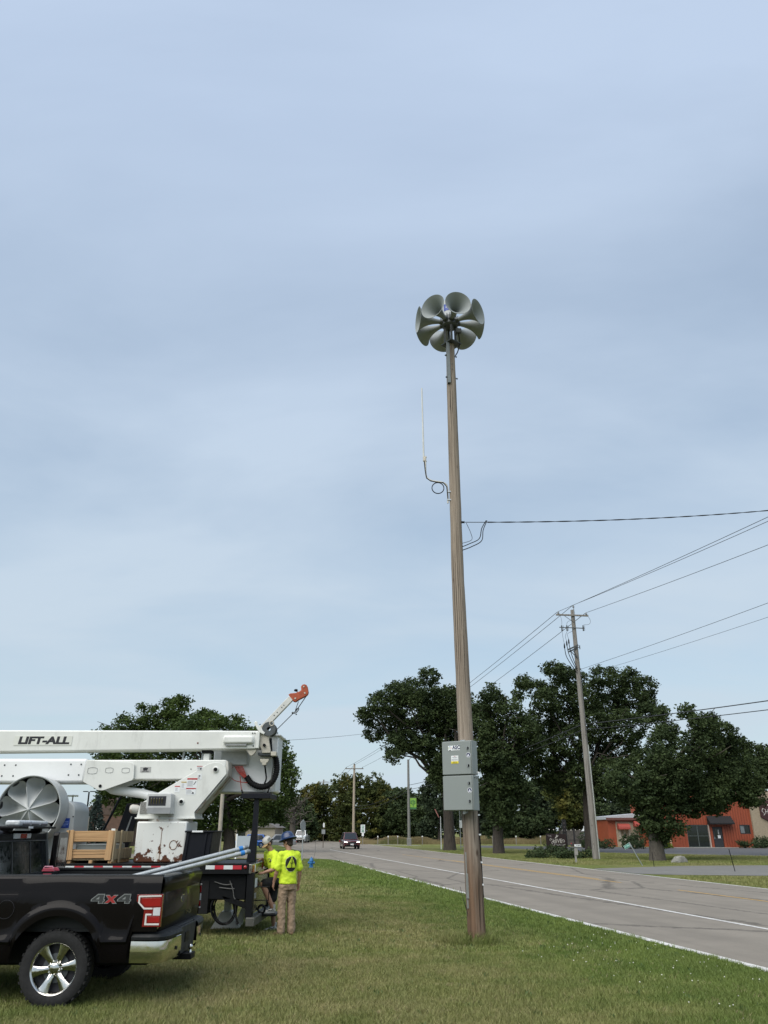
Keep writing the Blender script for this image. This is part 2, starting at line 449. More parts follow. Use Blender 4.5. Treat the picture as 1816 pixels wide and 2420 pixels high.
def strip(line, w, z, name, mat, parent):
    """A painted line of width w along a polyline."""
    L, Rr = [], []
    for i, (x, y) in enumerate(line):
        a = Vector(line[max(i - 1, 0)]); b = Vector(line[min(i + 1, len(line) - 1)]); d = (b - a).normalized(); n = Vector((-d.y, d.x)) * w / 2
        L.append((x + n.x, y + n.y, z)); Rr.append((x - n.x, y - n.y, z))
    mb = MB(); mb.grid([L, Rr]); return obj(name, mb, mat, parent, smooth=0)
NEAR = [(7.80, 2.0), (5.64, 13.0), (2.58, 28.4), (-3.3, 58.6)]
FAR = [(18.1, 2.0), (13.5, 30.1), (6.72, 71.9), (-3.2, 131.8), (-18.5, 196.0), (-50, 290)]
road_poly = [(9.0, -4), *NEAR, (-3.9, 60.4), (-5.0, 61.7), (-7.5, 62.6), (-14, 63.2), (-60, 66), (-60, 76), (-14, 74), (-9.2, 74.6), (-7.6, 76.5), (-8.0, 82), (-15, 118), (-29, 188), (-62, 288), *FAR[::-1], (19.1, -4)]
road = struct(sheet('road', road_poly, 0.008, ROAD))
strip([(6.9, 6.6)] + NEAR[1:], 0.20, 0.013, 'edge_line', WLINE, road)
strip([(9.6, 9.5), (7.98, 18.05), (1.07, 54.3), (-5.84, 90.6)], 0.13, 0.013, 'lane_line', WLINE, road)
strip([(x - 0.16 * 0 + 0.09, y) for x, y in FAR[:5]] and [(18.0, 2.0), (13.4, 30.1), (6.62, 71.9), (-3.3, 131.8)], 0.13, 0.013, 'edge_line', WLINE, road)
# worn double centre line, laid in runs
def yl(y): return 11.15 - 0.2015 * (y - 25.0)
for (a, b) in ((12, 29.5), (33.5, 46), (46, 72)):
    strip([(yl(a) - 0.11, a), (yl(b) - 0.11, b)], 0.10, 0.013, 'centre_line', YLINE, road)
for (a, b) in ((36, 58), (14, 20)):
    strip([(yl(a) + 0.14, a), (yl(b) + 0.14, b)], 0.10, 0.0135, 'centre_line', YLINE, road)
strip([(-7.9, 76.0), (-8.6, 80.0), (-9.8, 86)], 0.14, 0.013, 'edge_line', WLINE, road)

struct(sheet('driveway', [(12.0, 40.2), (13.6, 39.3), (17.1, 38.6), (23, 37.6), (40, 35.5), (60, 35.5), (60, 47), (34, 49.5), (22.8, 50.0), (17, 49.0), (14.0, 47.2), (11.2, 45.6)], 0.012, GRAVEL))
struct(sheet('parking_lot', [(9.5, 108), (16.5, 92), (22, 74.6), (30.6, 67.4), (60, 52), (100, 50), (100, 99.2), (26, 104.6), (12, 116)], 0.010, LOT))
struct(sheet('path', [(-1.5, 124), (4.6, 112.5), (5.2, 113.4), (-0.9, 125.5)], 0.010, M('concrete_path', (0.36, 0.35, 0.32), 0.9)))
# bare patches of earth in the lawn
DIRT = M('dry_earth', (0.26, 0.19, 0.115), 0.95, var=0.25, vs=14, bump=0.6, bs=40)
rg = random.Random(5)
for (x, y, rx, ry) in ((0.85, 11.9, 0.26, 0.12), (-0.05, 10.2, 0.08, 0.05), (-2.05, 14.9, 0.10, 0.05)):
    mb = MB(); n = 22
    ring = [(x + rx * math.cos(2 * PI * k / n) * rg.uniform(.75, 1.15), y + ry * math.sin(2 * PI * k / n) * rg.uniform(.75, 1.15), 0.004) for k in range(n)]
    inn = [(x + rx * .5 * math.cos(2 * PI * k / n), y + ry * .5 * math.sin(2 * PI * k / n), 0.012 + rg.uniform(0, .012)) for k in range(n)]
    mb.add(ring + inn + [(x, y, 0.02)], [(k, (k + 1) % n, n + (k + 1) % n, n + k) for k in range(n)] + [(n + k, n + (k + 1) % n, 2 * n) for k in range(n)])
    struct(obj('bare_earth', mb, DIRT))

# ------------------------------------------------------------------ grass blades (geometry nodes)
def clump(name, nb, h, spread, w, seed):
    r = random.Random(seed); mb = MB()
    for _ in range(nb):
        a = r.uniform(0, 2 * PI); d = spread * math.sqrt(r.random()); x, y = d * math.cos(a), d * math.sin(a)
        ya = r.uniform(0, PI); hh = h * r.uniform(.55, 1.15); ln = r.uniform(.1, .9) * hh; la = r.uniform(0, 2 * PI)
        ux, uy = math.cos(ya) * w / 2, math.sin(ya) * w / 2; lx, ly = math.cos(la) * ln, math.sin(la) * ln
        mb.add([(x - ux, y - uy, -0.01), (x + ux, y + uy, -0.01), (x + ux * .7 + lx * .4, y + uy * .7 + ly * .4, hh * .6), (x - ux * .7 + lx * .4, y - uy * .7 + ly * .4, hh * .6), (x + lx, y + ly, hh)],
               [(0, 1, 2, 3), (3, 2, 4)])
    me = bpy.data.meshes.new(name); me.from_pydata(mb.v, [], mb.f); me.materials.append(BLADE)
    return me
def scatter_group(name, meshes, density, smin, smax, seed):
    """Geometry-node group: scatter whichever of the meshes on the faces of the object."""
    ng = bpy.data.node_groups.new(name, 'GeometryNodeTree')
    ng.interface.new_socket('Geometry', in_out='INPUT', socket_type='NodeSocketGeometry')
    ng.interface.new_socket('Geometry', in_out='OUTPUT', socket_type='NodeSocketGeometry')
    N = ng.nodes; gi = N.new('NodeGroupInput'); go = N.new('NodeGroupOutput')
    join = N.new('GeometryNodeJoinGeometry')
    for i, src in enumerate(meshes):
        dp = N.new('GeometryNodeDistributePointsOnFaces'); dp.inputs['Density'].default_value = density / len(meshes); dp.inputs['Seed'].default_value = seed + i
        oi = N.new('GeometryNodeObjectInfo'); oi.inputs['Object'].default_value = src
        ip = N.new('GeometryNodeInstanceOnPoints')
        rv = N.new('FunctionNodeRandomValue'); rv.data_type = 'FLOAT_VECTOR'; rv.inputs[0].default_value = (-.12, -.12, 0); rv.inputs[1].default_value = (.12, .12, 6.28)
        rs = N.new('FunctionNodeRandomValue'); rs.data_type = 'FLOAT'; rs.inputs[2].default_value = smin; rs.inputs[3].default_value = smax; rs.inputs['Seed'].default_value = 7
        ng.links.new(gi.outputs[0], dp.inputs[0]); ng.links.new(dp.outputs['Points'], ip.inputs['Points']); ng.links.new(oi.outputs['Geometry'], ip.inputs['Instance'])
        ng.links.new(rv.outputs[0], ip.inputs['Rotation']); ng.links.new(rs.outputs[1], ip.inputs['Scale']); ng.links.new(ip.outputs[0], join.inputs[0])
    ng.links.new(join.outputs[0], go.inputs[0])
    return ng
STORE = bpy.data.collections.new('blade_sources')       # not linked to the scene: sources only
def source(me):
    o = bpy.data.objects.new(me.name, me); STORE.objects.link(o); return o
def scatter(name, label, cat, poly, meshes, density, smin, smax, seed, z=0.0):
    mb = MB(); mb.add([(x, y, z) for x, y in poly], [tuple(range(len(poly)))])
    o = obj(name, mb, BLADE, smooth=0, fix=False); tag(o, label, cat); struct(o, 'stuff')
    m = o.modifiers.new('scatter', 'NODES'); m.node_group = scatter_group(name, [source(q) for q in meshes], density, smin, smax, seed)
    return o
near_c = [clump('blade_tuft', 9, 0.060, 0.045, 0.0055, i) for i in range(3)]
mid_c = [clump('blade_tuft', 10, 0.065, 0.085, 0.010, 10 + i) for i in range(3)]
far_c = [clump('blade_tuft', 10, 0.075, 0.17, 0.022, 20 + i) for i in range(2)]
def ex(y): return 8.19 - 0.1958 * y - 0.13          # lawn side of the edge line
_rj = random.Random(2)
def ragged(a, b): return [(ex(y) + (_rj.uniform(-.10, .09) if 0 < i < 59 else 0), y) for i, y in enumerate(np.linspace(a, b, 60))]
scatter('grass', 'short mown lawn grass in front of the parked pickup', 'grass', [(-5.6, 6.8)] + ragged(6.8, 14.5) + [(-6.0, 14.5)], near_c, 620, .7, 1.2, 1)
scatter('grass', 'mown lawn grass around the two workers and the siren pole', 'grass', [(-9.5, 14.5)] + ragged(14.5, 27) + [(-9.5, 27)], mid_c, 190, .7, 1.2, 11)
scatter('grass', 'striped lawn grass between the work truck and the side street', 'grass', [(-22, 27), (ex(27), 27), (ex(57.5), 57.5), (-5, 60.5), (-24, 61.5)], far_c, 34, .7, 1.2, 21)
scatter('grass', 'roadside grass strip in front of the red building', 'grass', [(14.2, 29.2), (30, 21), (32, 35.0), (13.9, 38.0), (12.6, 36.3)], far_c, 40, .7, 1.2, 31)
scatter('grass', 'lawn under the oak trees beyond the road', 'grass', [(10.3, 50.8), (22.8, 50.2), (45, 49), (60, 51), (30.4, 67.2), (21.8, 74.4), (12, 90), (5.5, 84), (7.2, 70)], far_c, 26, .8, 1.4, 41)
tuft_c = [clump('tall_tuft', 12, 0.20, 0.05, 0.008, 60 + i) for i in range(2)]
n = 18; scatter('grass_tuft', 'taller untrimmed grass around the foot of the siren pole', 'grass', [(1.55 + .52 * math.cos(2 * PI * k / n), 15.9 + .45 * math.sin(2 * PI * k / n)) for k in range(n)], tuft_c, 430, .45, 1.2, 51)
weed_m = NT('broadleaf_weed'); weed_m.set(Base_Color=weed_m.mix(weed_m.rng(weed_m.noise(weed_m.pos(), 2.0), .3, .7), (.045, .085, .02), (.09, .14, .035)), Roughness=.6)
straw_m = NT('dry_straw'); straw_m.set(Base_Color=weed_m.m and (.34, .28, .16), Roughness=.9)
def with_mat(me, m): me.materials.clear(); me.materials.append(m); return me
scatter('weeds', 'scattered broad-leaved weeds in the foreground lawn', 'weeds', [(-5.4, 7.0), (ex(7) - .2, 7.0), (ex(24) - .2, 24), (-5.5, 24)], [with_mat(clump('weed_rosette', 9, .05, .05, .022, 80 + i), weed_m.m) for i in range(2)], 3.0, .6, 1.5, 81)
scatter('dry_clippings', 'dry straw-coloured clippings lying in the foreground lawn', 'grass', [(-5.4, 7.0), (ex(7) - .9, 7.0), (ex(24) - 1.5, 24), (-5.5, 24)], [with_mat(clump('straw_tuft', 7, .045, .07, .006, 90 + i), straw_m.m) for i in range(2)], 22, .5, 1.4, 91)
# clover heads
cl = MB(); cl.ball((0, 0, .055), (.009, .009, .008), 7, 5)
cme = bpy.data.meshes.new('clover_head'); cme.from_pydata(cl.v, [], cl.f); cme.materials.append(M('clover_white', (0.72, 0.70, 0.62), 0.8))
co = scatter('clover', 'white clover heads dotted in the green grass near the road', 'clover', [(2.2, 14.8), (3.2, 12.2), (3.4, 10.0), (5.2, 8.4), (ex(9.0), 9.0), (ex(15), 15), (ex(17.5) - .4, 17.5), (2.9, 16.0)], [cme], 6, .45, 1.1, 71)

# ================================================================== TREES
def leaves(pts, size, seed, aspect=0.62):
    """pts (N,3): one folded rhombic leaf spray per point, random orientation."""
    r = np.random.default_rng(seed); N = len(pts)
    d = r.normal(size=(N, 3)); d[:, 2] *= 0.6; d /= np.linalg.norm(d, axis=1, keepdims=True)
    e = r.normal(size=(N, 3)); e -= d * (e * d).sum(1, keepdims=True); e /= np.linalg.norm(e, axis=1, keepdims=True)
    nn = np.cross(d, e); s = (size * r.uniform(.6, 1.3, N))[:, None]
    a = pts - d * s * .5; b = pts + e * s * aspect * .5 + nn * s * .12; c = pts + d * s * .5; f = pts - e * s * aspect * .5 + nn * s * .12
    V = np.stack([a, b, c, f], 1).reshape(-1, 3)
    return V
def mesh_quads(name, V, mat, parent):
    n = len(V) // 4; me = bpy.data.meshes.new(name)
    me.vertices.add(n * 4); me.vertices.foreach_set('co', V.astype(np.float32).ravel())
    me.loops.add(n * 4); me.loops.foreach_set('vertex_index', np.arange(n * 4, dtype=np.int32))
    me.polygons.add(n); me.polygons.foreach_set('loop_start', np.arange(0, n * 4, 4, dtype=np.int32))
    try: me.polygons.foreach_set('loop_total', np.full(n, 4, dtype=np.int32))
    except Exception: pass
    me.update(calc_edges=True); me.validate()
    return link(name, me, mat, parent)
def lobe_points(L, per, clump_r, n_leaf, rs, shell=0.55):
    """L: (x,y,z,r). Leaf sprays gathered into clumps over every lobe."""
    out = []
    for (x, y, z, r) in L:
        m = max(4, int(per * r * r))
        q = rs.normal(size=(m, 3)); q /= np.linalg.norm(q, axis=1, keepdims=True)
        q *= (r * (shell + (1 - shell) * rs.random(m) ** .6))[:, None]; q[:, 2] *= .85
        cc = q + np.array([x, y, z])
        cr = clump_r * rs.uniform(.6, 1.3, m)
        k = rs.normal(size=(m, n_leaf, 3)); k /= np.linalg.norm(k, axis=2, keepdims=True)
        k *= (rs.random((m, n_leaf, 1)) ** .45) * cr[:, None, None]; k[..., 2] *= .7
        out.append((cc[:, None, :] + k).reshape(-1, 3))
    return np.concatenate(out)
def limb(mb, a, b, r0, r1, rs, wob=.08, k=6):
    a, b = Vector(a), Vector(b); L = (b - a).length; pts = []
    for i in range(k + 1):
        t = i / k; q = a.lerp(b, t); q.z += .12 * L * math.sin(PI * t) * .5
        if 0 < i < k: q += Vector(rs.normal(size=3)) * wob * L * .35
        pts.append(q)
    mb.tube(pts, [r0 + (r1 - r0) * i / k for i in range(k + 1)], 7)
    return pts
def big_tree(name, label, base, tr, fork, L, depth, leafm, barkm, seed, size, per, n_leaf, clump_r, group, lean=(0, 0), dead=(), front=()):
    rs = np.random.default_rng(seed); bx, by = base
    t = thing(name, label, 'tree', (bx, by, 0), group)
    xc = sum(l[0] for l in L) / len(L)
    L3 = []
    for (x, z, r) in L:
        edge = min(1, abs(x - xc) / 6)
        L3.append((x, by + rs.uniform(-1, 1) * depth * (1 - .45 * edge), z, r * 1.0))
    L3 += [(x, by + dy, z, r) for (x, dy, z, r) in front]
    tb = MB()
    fx, fy, fz = bx + lean[0], by + lean[1], fork
    pts = spline([(bx, by, -.15), (bx + lean[0] * .12, by, fork * .33), (bx + lean[0] * .5, by + lean[1] * .5, fork * .7), (fx, fy, fz)], 6)
    n = len(pts)
    rad = [tr * (1.0 - .35 * (i / (n - 1))) * (1 + .16 * max(0, 1 - i / (n - 1) * 5) ** 1.5) for i in range(n)]
    tb.tube(pts, rad, 16)
    tr_o = obj('trunk', tb, barkm, t, smooth=60)
    lm = MB(); order = sorted(L3, key=lambda q: -q[3])[:min(len(L3), 16)]
    for (x, y, z, r) in order:
        h = fz * rs.uniform(.75, 1.0) if z > fz * .9 else min(fz * .8, z)
        f = min(1, h / fz); p0 = pts[min(n - 1, int(f * (n - 1)))]
        w = tr * rs.uniform(.26, .46)
        P = limb(lm, p0, (x, y, z), w, w * .18, rs)
        for _ in range(2):
            q = P[rs.integers(3, len(P))]; e = Vector((x, y, z)) + Vector(rs.normal(size=3)) * r * .7
            limb(lm, q, e, w * .25, .02, rs, k=4)
    for (a, b) in dead: limb(lm, a, b, .07, .02, rs, .2)
    obj('limb', lm, barkm, t, smooth=60)
    P = lobe_points(L3, per, clump_r, n_leaf, rs)
    P = P[P[:, 2] > .5]
    mesh_quads('crown', leaves(P, size, seed), leafm, t)
    return t
OG = 'oak trees across the road'
T_A = [(-1.6,13.8,1.32),(-1.1,12.0,1.03),(-0.1,15.0,1.52),(1.0,13.4,1.89),(1.8,16.1,1.53),(1.3,10.6,1.49),(3.2,16.8,1.68),(3.4,14.3,2.37),(2.9,11.5,1.87),(4.9,17.5,1.15),(5.3,15.7,1.9),(5.8,13.4,2.12),(7.2,15.2,1.9),(7.6,12.4,1.88),(4.3,10.6,1.16),(6.1,10.2,1.39),(1.0,9.3,0.83),(8.7,15.7,1.19),(8.4,13.8,1.89)]
T_B = [(9.9,13.8,0.88),(10.3,12.9,1.2),(9.2,12.5,1.04),(11.6,11.9,1.19),(9.6,11.1,1.58),(11.1,10.0,1.77),(8.5,10.0,1.38),(12.7,10.4,1.38),(9.8,8.1,1.95),(11.7,7.8,1.75),(13.6,9.2,1.37),(8.8,7.8,1.17),(10.5,5.9,1.73),(11.9,5.2,1.53),(9.3,5.2,1.34),(10.3,3.8,1.52),(10.3,2.4,1.13)]
T_C = [(13.8,15.6,0.77),(13.4,14.3,0.68),(14.6,16.0,0.85),(15.6,15.2,1.02),(16.8,16.6,1.03),(18.1,16.8,1.03),(17.9,14.9,1.48),(16.1,13.7,1.47),(19.9,16.4,1.2),(21.8,16.0,1.28),(20.3,14.1,1.9),(23.7,15.6,1.19),(25.0,16.3,1.02),(25.0,14.5,1.61),(26.9,15.6,1.11),(27.1,14.1,1.1),(26.2,12.5,1.26),(22.8,13.3,1.89),(18.1,12.5,1.88),(20.5,11.6,1.88),(23.4,11.2,1.87),(16.3,11.2,1.66),(14.7,12.1,1.04),(18.3,10.0,1.86),(21.1,9.2,1.85),(15.7,9.2,1.65),(23.5,8.9,1.85),(17.7,8.1,1.43),(26.9,12.5,0.84),(16.0,7.1,1.47),(19.2,6.9,1.71),(21.6,6.9,1.71),(14.2,7.9,1.15),(17.1,6.1,1.05),(21.1,5.7,0.97),(13.7,9.6,1.07)]
T_D = [(20.9,9.9,0.55),(22.0,9.9,0.67),(21.0,8.7,0.91),(22.3,8.7,1.06),(23.5,8.9,0.85),(24.3,8.4,0.79),(20.3,7.8,1.21),(22.0,7.3,1.5),(23.8,7.3,1.35),(25.4,7.6,0.75),(19.5,6.4,1.5),(21.2,5.6,1.49),(23.3,5.6,1.43),(25.1,5.8,1.34),(17.6,5.6,1.34),(16.9,4.4,1.03),(18.6,4.4,1.33),(20.4,4.2,1.06),(22.2,4.4,1.06),(24.0,4.7,0.95),(25.8,5.0,1.01),(19.0,3.1,1.11),(18.4,2.2,0.76),(19.5,2.2,0.7),(21.2,3.5,0.59),(18.7,1.6,0.64),(22.9,3.6,0.41),(24.4,3.9,0.47),(16.1,5.0,0.74),(21.8,3.9,0.82),(23.3,3.9,0.76),(24.7,4.4,0.83),(26.0,4.5,0.77),(20.6,3.7,0.7),(22.3,3.5,0.59),(24.0,3.7,0.53),(21.4,3.3,0.64),(23.2,3.4,0.53),(25.2,3.9,0.65),(20.2,3.3,0.64),(26.2,4.0,0.59)]
T_E = [(31.1,9.3,0.72),(31.7,8.6,0.79),(30.5,8.0,1.25),(32.3,7.6,1.25),(31.0,6.6,1.42),(31.5,5.8,1.2),(29.8,5.9,0.92),(32.8,6.9,1.6),(33.8,8.3,1.08),(29.7,7.3,1.07),(35.0,7.3,1.61),(35.8,5.9,1.42)]
T_F = [(-12.4,8.4,0.58),(-11.6,8.4,0.63),(-13.5,8.0,0.58),(-14.6,7.4,0.6),(-10.7,8.0,0.68),(-12.2,7.3,1.08),(-13.6,6.8,1.08),(-9.8,7.5,0.72),(-8.5,7.5,0.58),(-9.0,6.8,0.96),(-10.7,6.6,1.19),(-7.6,6.8,0.72),(-15.2,6.4,0.83),(-15.8,5.7,0.62),(-6.9,6.4,0.83),(-6.1,6.3,0.67),(-14.4,5.5,1.06),(-12.2,5.5,1.3),(-10.1,5.2,1.3),(-8.2,5.5,1.18),(-6.3,5.2,1.06),(-5.6,5.5,0.61),(-5.3,4.6,0.59),(-14.9,4.3,0.82),(-13.7,4.1,1.17),(-11.8,3.9,1.16),(-9.7,3.7,1.16),(-7.9,3.9,1.16),(-6.2,3.9,1.05),(-5.3,3.5,0.51),(-8.0,2.6,0.92),(-9.4,2.4,0.83),(-6.8,2.7,0.6),(-5.8,2.7,0.46),(-15.4,3.5,0.46),(-14.1,3.1,0.65),(-10.8,2.5,0.83)]
BGT = [(-14.9,150,7.1,3.8,0),(-12.2,165,10.4,8.0,1),(-4.8,160,12.0,9.2,1),(-0.3,172,11.2,7.0,1),(3.1,160,9.2,7.0,0),(7.4,155,8.0,5.6,0),(9.2,140,8.7,4.3,2),(15.9,160,7.9,7.4,0),(19.5,150,7.1,6.9,2),(23.3,140,8.1,6.4,0),(29.2,150,7.8,6.1,2),(26.1,118,7.8,4.3,1),(35.6,140,7.4,6.4,0),(42.7,150,7.1,6.1,2),(-21.8,150,6.4,6.1,0),(-19.9,170,6.6,4.8,2),(-28.6,160,5.9,6.5,0),(48.1,150,7.1,6.9,0),(60.5,160,8.2,9.8,0),(70.3,160,7.9,9.8,2)]
big_tree('oak_tree', 'spreading oak with bare dark trunk, left of the siren pole', (6.9, 88),   .64, 6.6, T_A, 3.2, OAKLEAF, BARK, 1, .29, 30, 27, .60, OG, (-.2, 0), front=[(5.7, -1.2, 7.4, 1.0), (6.3, -1.3, 8.4, 1.2), (5.4, -1.0, 8.9, 1.1), (6.6, -1.2, 6.5, .9), (7.5, -1.2, 9.3, 1.3)])
big_tree('oak_tree', 'oak with foliage hanging low down its trunk, right of the siren pole', (10.1, 74), .50, 6.5, T_B, 2.4, OAKLEAF, BARK, 2, .26, 36, 27, .54, OG, (.2, 0), front=[(10.2, -1.0, 3.0, .9), (10.4, -1.2, 4.2, 1.2), (10.0, -1.3, 5.6, 1.4), (10.6, -1.4, 7.2, 1.5)])
big_tree('oak_tree', 'tallest and broadest oak, behind the utility pole with crossarms', (19.35, 79), .42, 7.0, T_C, 3.4, OAKLEAF, BARK, 3, .27, 32, 27, .56, OG, (.3, 0), dead=(((19.5, 76.5, 7.5), (22.2, 74.5, 9.8)), ((20.5, 76.5, 8.5), (24.6, 74.5, 8.2))))
big_tree('oak_tree', 'oak with leafy trunk standing in front of the red building', (18.48, 57), .52, 4.4, T_D, 2.2, OAKLEAF, BARK2, 4, .21, 54, 27, .42, OG, (.5, 0), front=[(18.6, -1.2, 5.2, 1.2), (19.6, -1.4, 4.6, 1.1), (17.8, -1.1, 4.3, 1.0), (18.9, -1.0, 3.4, .95), (18.2, -.9, 2.6, .8), (18.9, -.9, 2.0, .7), (20.6, -1.6, 5.6, 1.2), (19.3, -1.3, 6.4, 1.2)])
big_tree('oak_tree', 'rounded oak at the right edge behind the red building', (36.5, 70), .45, 4.5, T_E, 2.4, OAKLEAF, BARK, 5, .24, 42, 27, .48, OG)
F_ = 80 / 45
big_tree('ash_tree', 'broad green shade tree behind the white bucket truck', (-14.7, 80), .60, 5.5, [(x * F_, 1.9 + (z - 1.9) * F_, r * F_ * 1.12) for x, z, r in T_F], 4.5, ASHLEAF, BARK, 6, .27, 26, 28, .60, None, (-1.5, 0))

def far_tree(name, label, x, y, h, w, mat, seed, group='far trees behind the road bend', size=.5):
    rs = np.random.default_rng(seed); t = thing(name, label, 'tree', (x, y, 0), group)
    tb = MB(); tb.tube([(x, y, -.1), (x + rs.uniform(-.2, .2), y, h * .35), (x + rs.uniform(-.4, .4), y, h * .8)], [.05 * h * .5, .03 * h * .5, .04], 8)
    obj('trunk', tb, BARK2, t, smooth=60)
    L = []
    for k in range(24):
        zf = rs.uniform(.04, .95); prof = math.sin(PI * min(1, .18 + zf * .82)) ** .6
        a = rs.uniform(0, 2 * PI); d = w * .5 * prof * rs.uniform(.25, .85)
        r = w * rs.uniform(.17, .28); z = min(zf * h, h - r * .8)
        L.append((x + d * math.cos(a), y + d * math.sin(a), max(z, r * .6), r))
    L.append((x, y, h - w * .16, w * .18))
    P = lobe_points(L, 13 / max(.5, (w / 7) ** 1.2), .6, 14, rs); P = P[P[:, 2] > .1]
    mesh_quads('crown', leaves(P, size, seed), mat, t); return t
BM = [BGLEAF, YELEAF, BGLEAF2]
BL = ['thin grey-green tree next to the oncoming white pickup', 'rounded olive tree above the stop sign', 'tallest yellow-green tree behind the far power pole', 'olive tree just right of the far power pole', 'mid-green tree left of the grey banner pole', 'small green tree behind the grey banner pole', 'pale green tree left of the siren cabinet', 'green tree seen between the first two oak trunks', 'far tree right of the siren pole foot', 'far green tree behind the second oak', 'far grey-green tree above the taproom sign', 'yellowing tree left of the crossarm utility pole', 'green tree right of the utility pole foot', 'far tree behind the low awning building', 'far tree above the two workers', 'narrow far tree left of the stop sign', 'far tree behind the dark boom rest post', 'far tree hidden behind the leafy oak trunk', 'wide far tree behind the red building', 'far grey-green tree behind the brick end wall']
for i, (x, y, h, w, k) in enumerate(BGT):
    if 6 <= i <= 13 or i > 16: h *= 1.3
    far_tree('far_tree', BL[i], x, y, h * 1.04, w * 1.5, BM[k], 100 + i)
# leafless grey tree left of the far trees
rs = np.random.default_rng(77); t = thing('dead_tree', 'leafless grey tree beside the oncoming white pickup', 'tree', (-14.0, 128, 0)); mb = MB()
mb.tube([(-14.0, 128, -.1), (-14.1, 128, 3), (-14.4, 128, 6.5)], [.55, .42, .2], 9); obj('trunk', mb, BARK2, t, smooth=60); mb = MB()
for k in range(26):
    a = rs.uniform(0, 2 * PI); z0 = rs.uniform(2.2, 6.4); e = Vector((-14.2 + math.cos(a) * rs.uniform(1.2, 3.6), 128 + math.sin(a) * 2, z0 + rs.uniform(.3, 3.0)))
    P = limb(mb, (-14.2, 128, z0), e, .13, .03, rs, .25, 5)
    for _ in range(3):
        q = P[rs.integers(2, 6)]; limb(mb, q, q + Vector(rs.normal(size=3)) * .8 + Vector((0, 0, .4)), .045, .012, rs, .3, 3)
obj('branch', mb, BARK2, t, smooth=60)
# spruce
t = thing('spruce_tree', 'blue spruce left of the wooden crate, in the background', 'tree', (-24.4, 70, 0)); mb = MB()
mb.tube([(-24.4, 70, -.1), (-24.4, 70, 4.6)], [.16, .02], 8); obj('trunk', mb, BARK, t)
P = []
for k in range(2600):
    z = 4.75 * (1 - rs.random() ** .62) ; rad = 2.05 * (1 - z / 4.9); lay = (z * 2.4) % 1
    rr = rad * (.45 + .55 * rs.random()) * (1 - .22 * lay); a = rs.uniform(0, 2 * PI)
    P.append((-24.4 + rr * math.cos(a), 70 + rr * math.sin(a), max(.1, z - .18 * rr)))
mesh_quads('crown', leaves(np.array(P), .32, 9, .35), SPRUCE, t)

def shrub(name, label, c, r, mat, seed, n=40, size=.16, group=None, cat='shrub'):
    rs = np.random.default_rng(seed); t = thing(name, label, cat, (c[0], c[1], 0), group)
    L = [(c[0] + rs.uniform(-.65, .65) * r[0], c[1] + rs.uniform(-.5, .5) * r[1], r[2] * rs.uniform(.2, .72), min(r) * rs.uniform(.42, .65)) for _ in range(16)]
    P = lobe_points(L, n / max(.15, min(r) ** 1.3), .20, 9, rs); P = P[P[:, 2] > .02]
    mesh_quads('foliage', leaves(P, size, seed), mat, t)
    mb = MB()
    for k in range(5): limb(mb, (c[0], c[1], -.05), (c[0] + rs.uniform(-.5, .5) * r[0], c[1] + rs.uniform(-.4, .4) * r[1], r[2] * .7), .03, .008, rs, k=3)
    obj('stem', mb, BARK2, t)
    return t
SG = 'shrubs along the taproom wall'
for i, (lab, x, y, rx, ry, rz, m, s) in enumerate([
    ('dark evergreen shrub under the red awning building end', 29.0, 98, 1.6, 1.2, 2.4, SHRUBL, .2), ('dark bush left of the bare oak trunk at the building', 31.3, 96, 1.7, 1.2, 2.6, SHRUBL, .2),
    ('low grey-green mound shrub behind the mailbox', 25.0, 95, 1.4, 1.0, .95, SHRUBL, .15), ('low grassy shrub in the middle of the planting bed', 28.0, 93.5, 1.5, .9, .9, SHRUBL, .15),
    ('spreading low shrub at the right end of the bed', 30.4, 92, 1.4, .9, .75, SHRUBL, .15), ('green bush beside the grey patio fence', 24.2, 99, 1.3, 1.0, 1.9, SHRUBL, .18),
    ('small leafy plant at the foot of the white bollard', 33.2, 98.2, .7, .5, .6, LIMEL, .14),
    ('reddish low shrub just right of the entrance door', 42.2, 98.3, .9, .6, .9, SHRUBL, .15), ('blue-green spreading shrub in front of the brick wall', 43.9, 97.6, 1.4, .8, .8, SHRUBL, .15),
    ('tall dark shrub below the small window', 44.6, 98.8, 1.2, .7, 1.5, SHRUBL, .16), ('bright lime shrub near the right edge', 45.4, 97.2, .55, .5, 1.1, LIMEL, .14),
    ('grey-green shrub at the far right edge', 47.0, 97.4, 1.2, .8, 1.2, SHRUBL, .16)]):
    shrub('shrub', lab, (x, y), (rx, ry, rz), m, 300 + i, size=s, group=SG)
for i, (lab, x, y, rx, ry, rz) in enumerate([('dark plant clump under the left side of the taproom sign', 13.0, 67, 1.3, .8, .75), ('dark plant clump under the right side of the taproom sign', 14.6, 68, 1.4, .8, .7),
    ('sprawling dark groundcover left of the mailbox post', 11.6, 62, 1.5, .9, .55), ('dark leafy clump right of the mailbox post', 14.9, 62, 1.3, .8, .55), ('low dark clump between sign and mailbox', 13.2, 61, 1.3, .9, .5)]):
    shrub('bedding_plant', lab, (x, y), (rx, ry, rz), BGLEAF, 340 + i, size=.15, group='plants around the taproom sign', cat='plant')
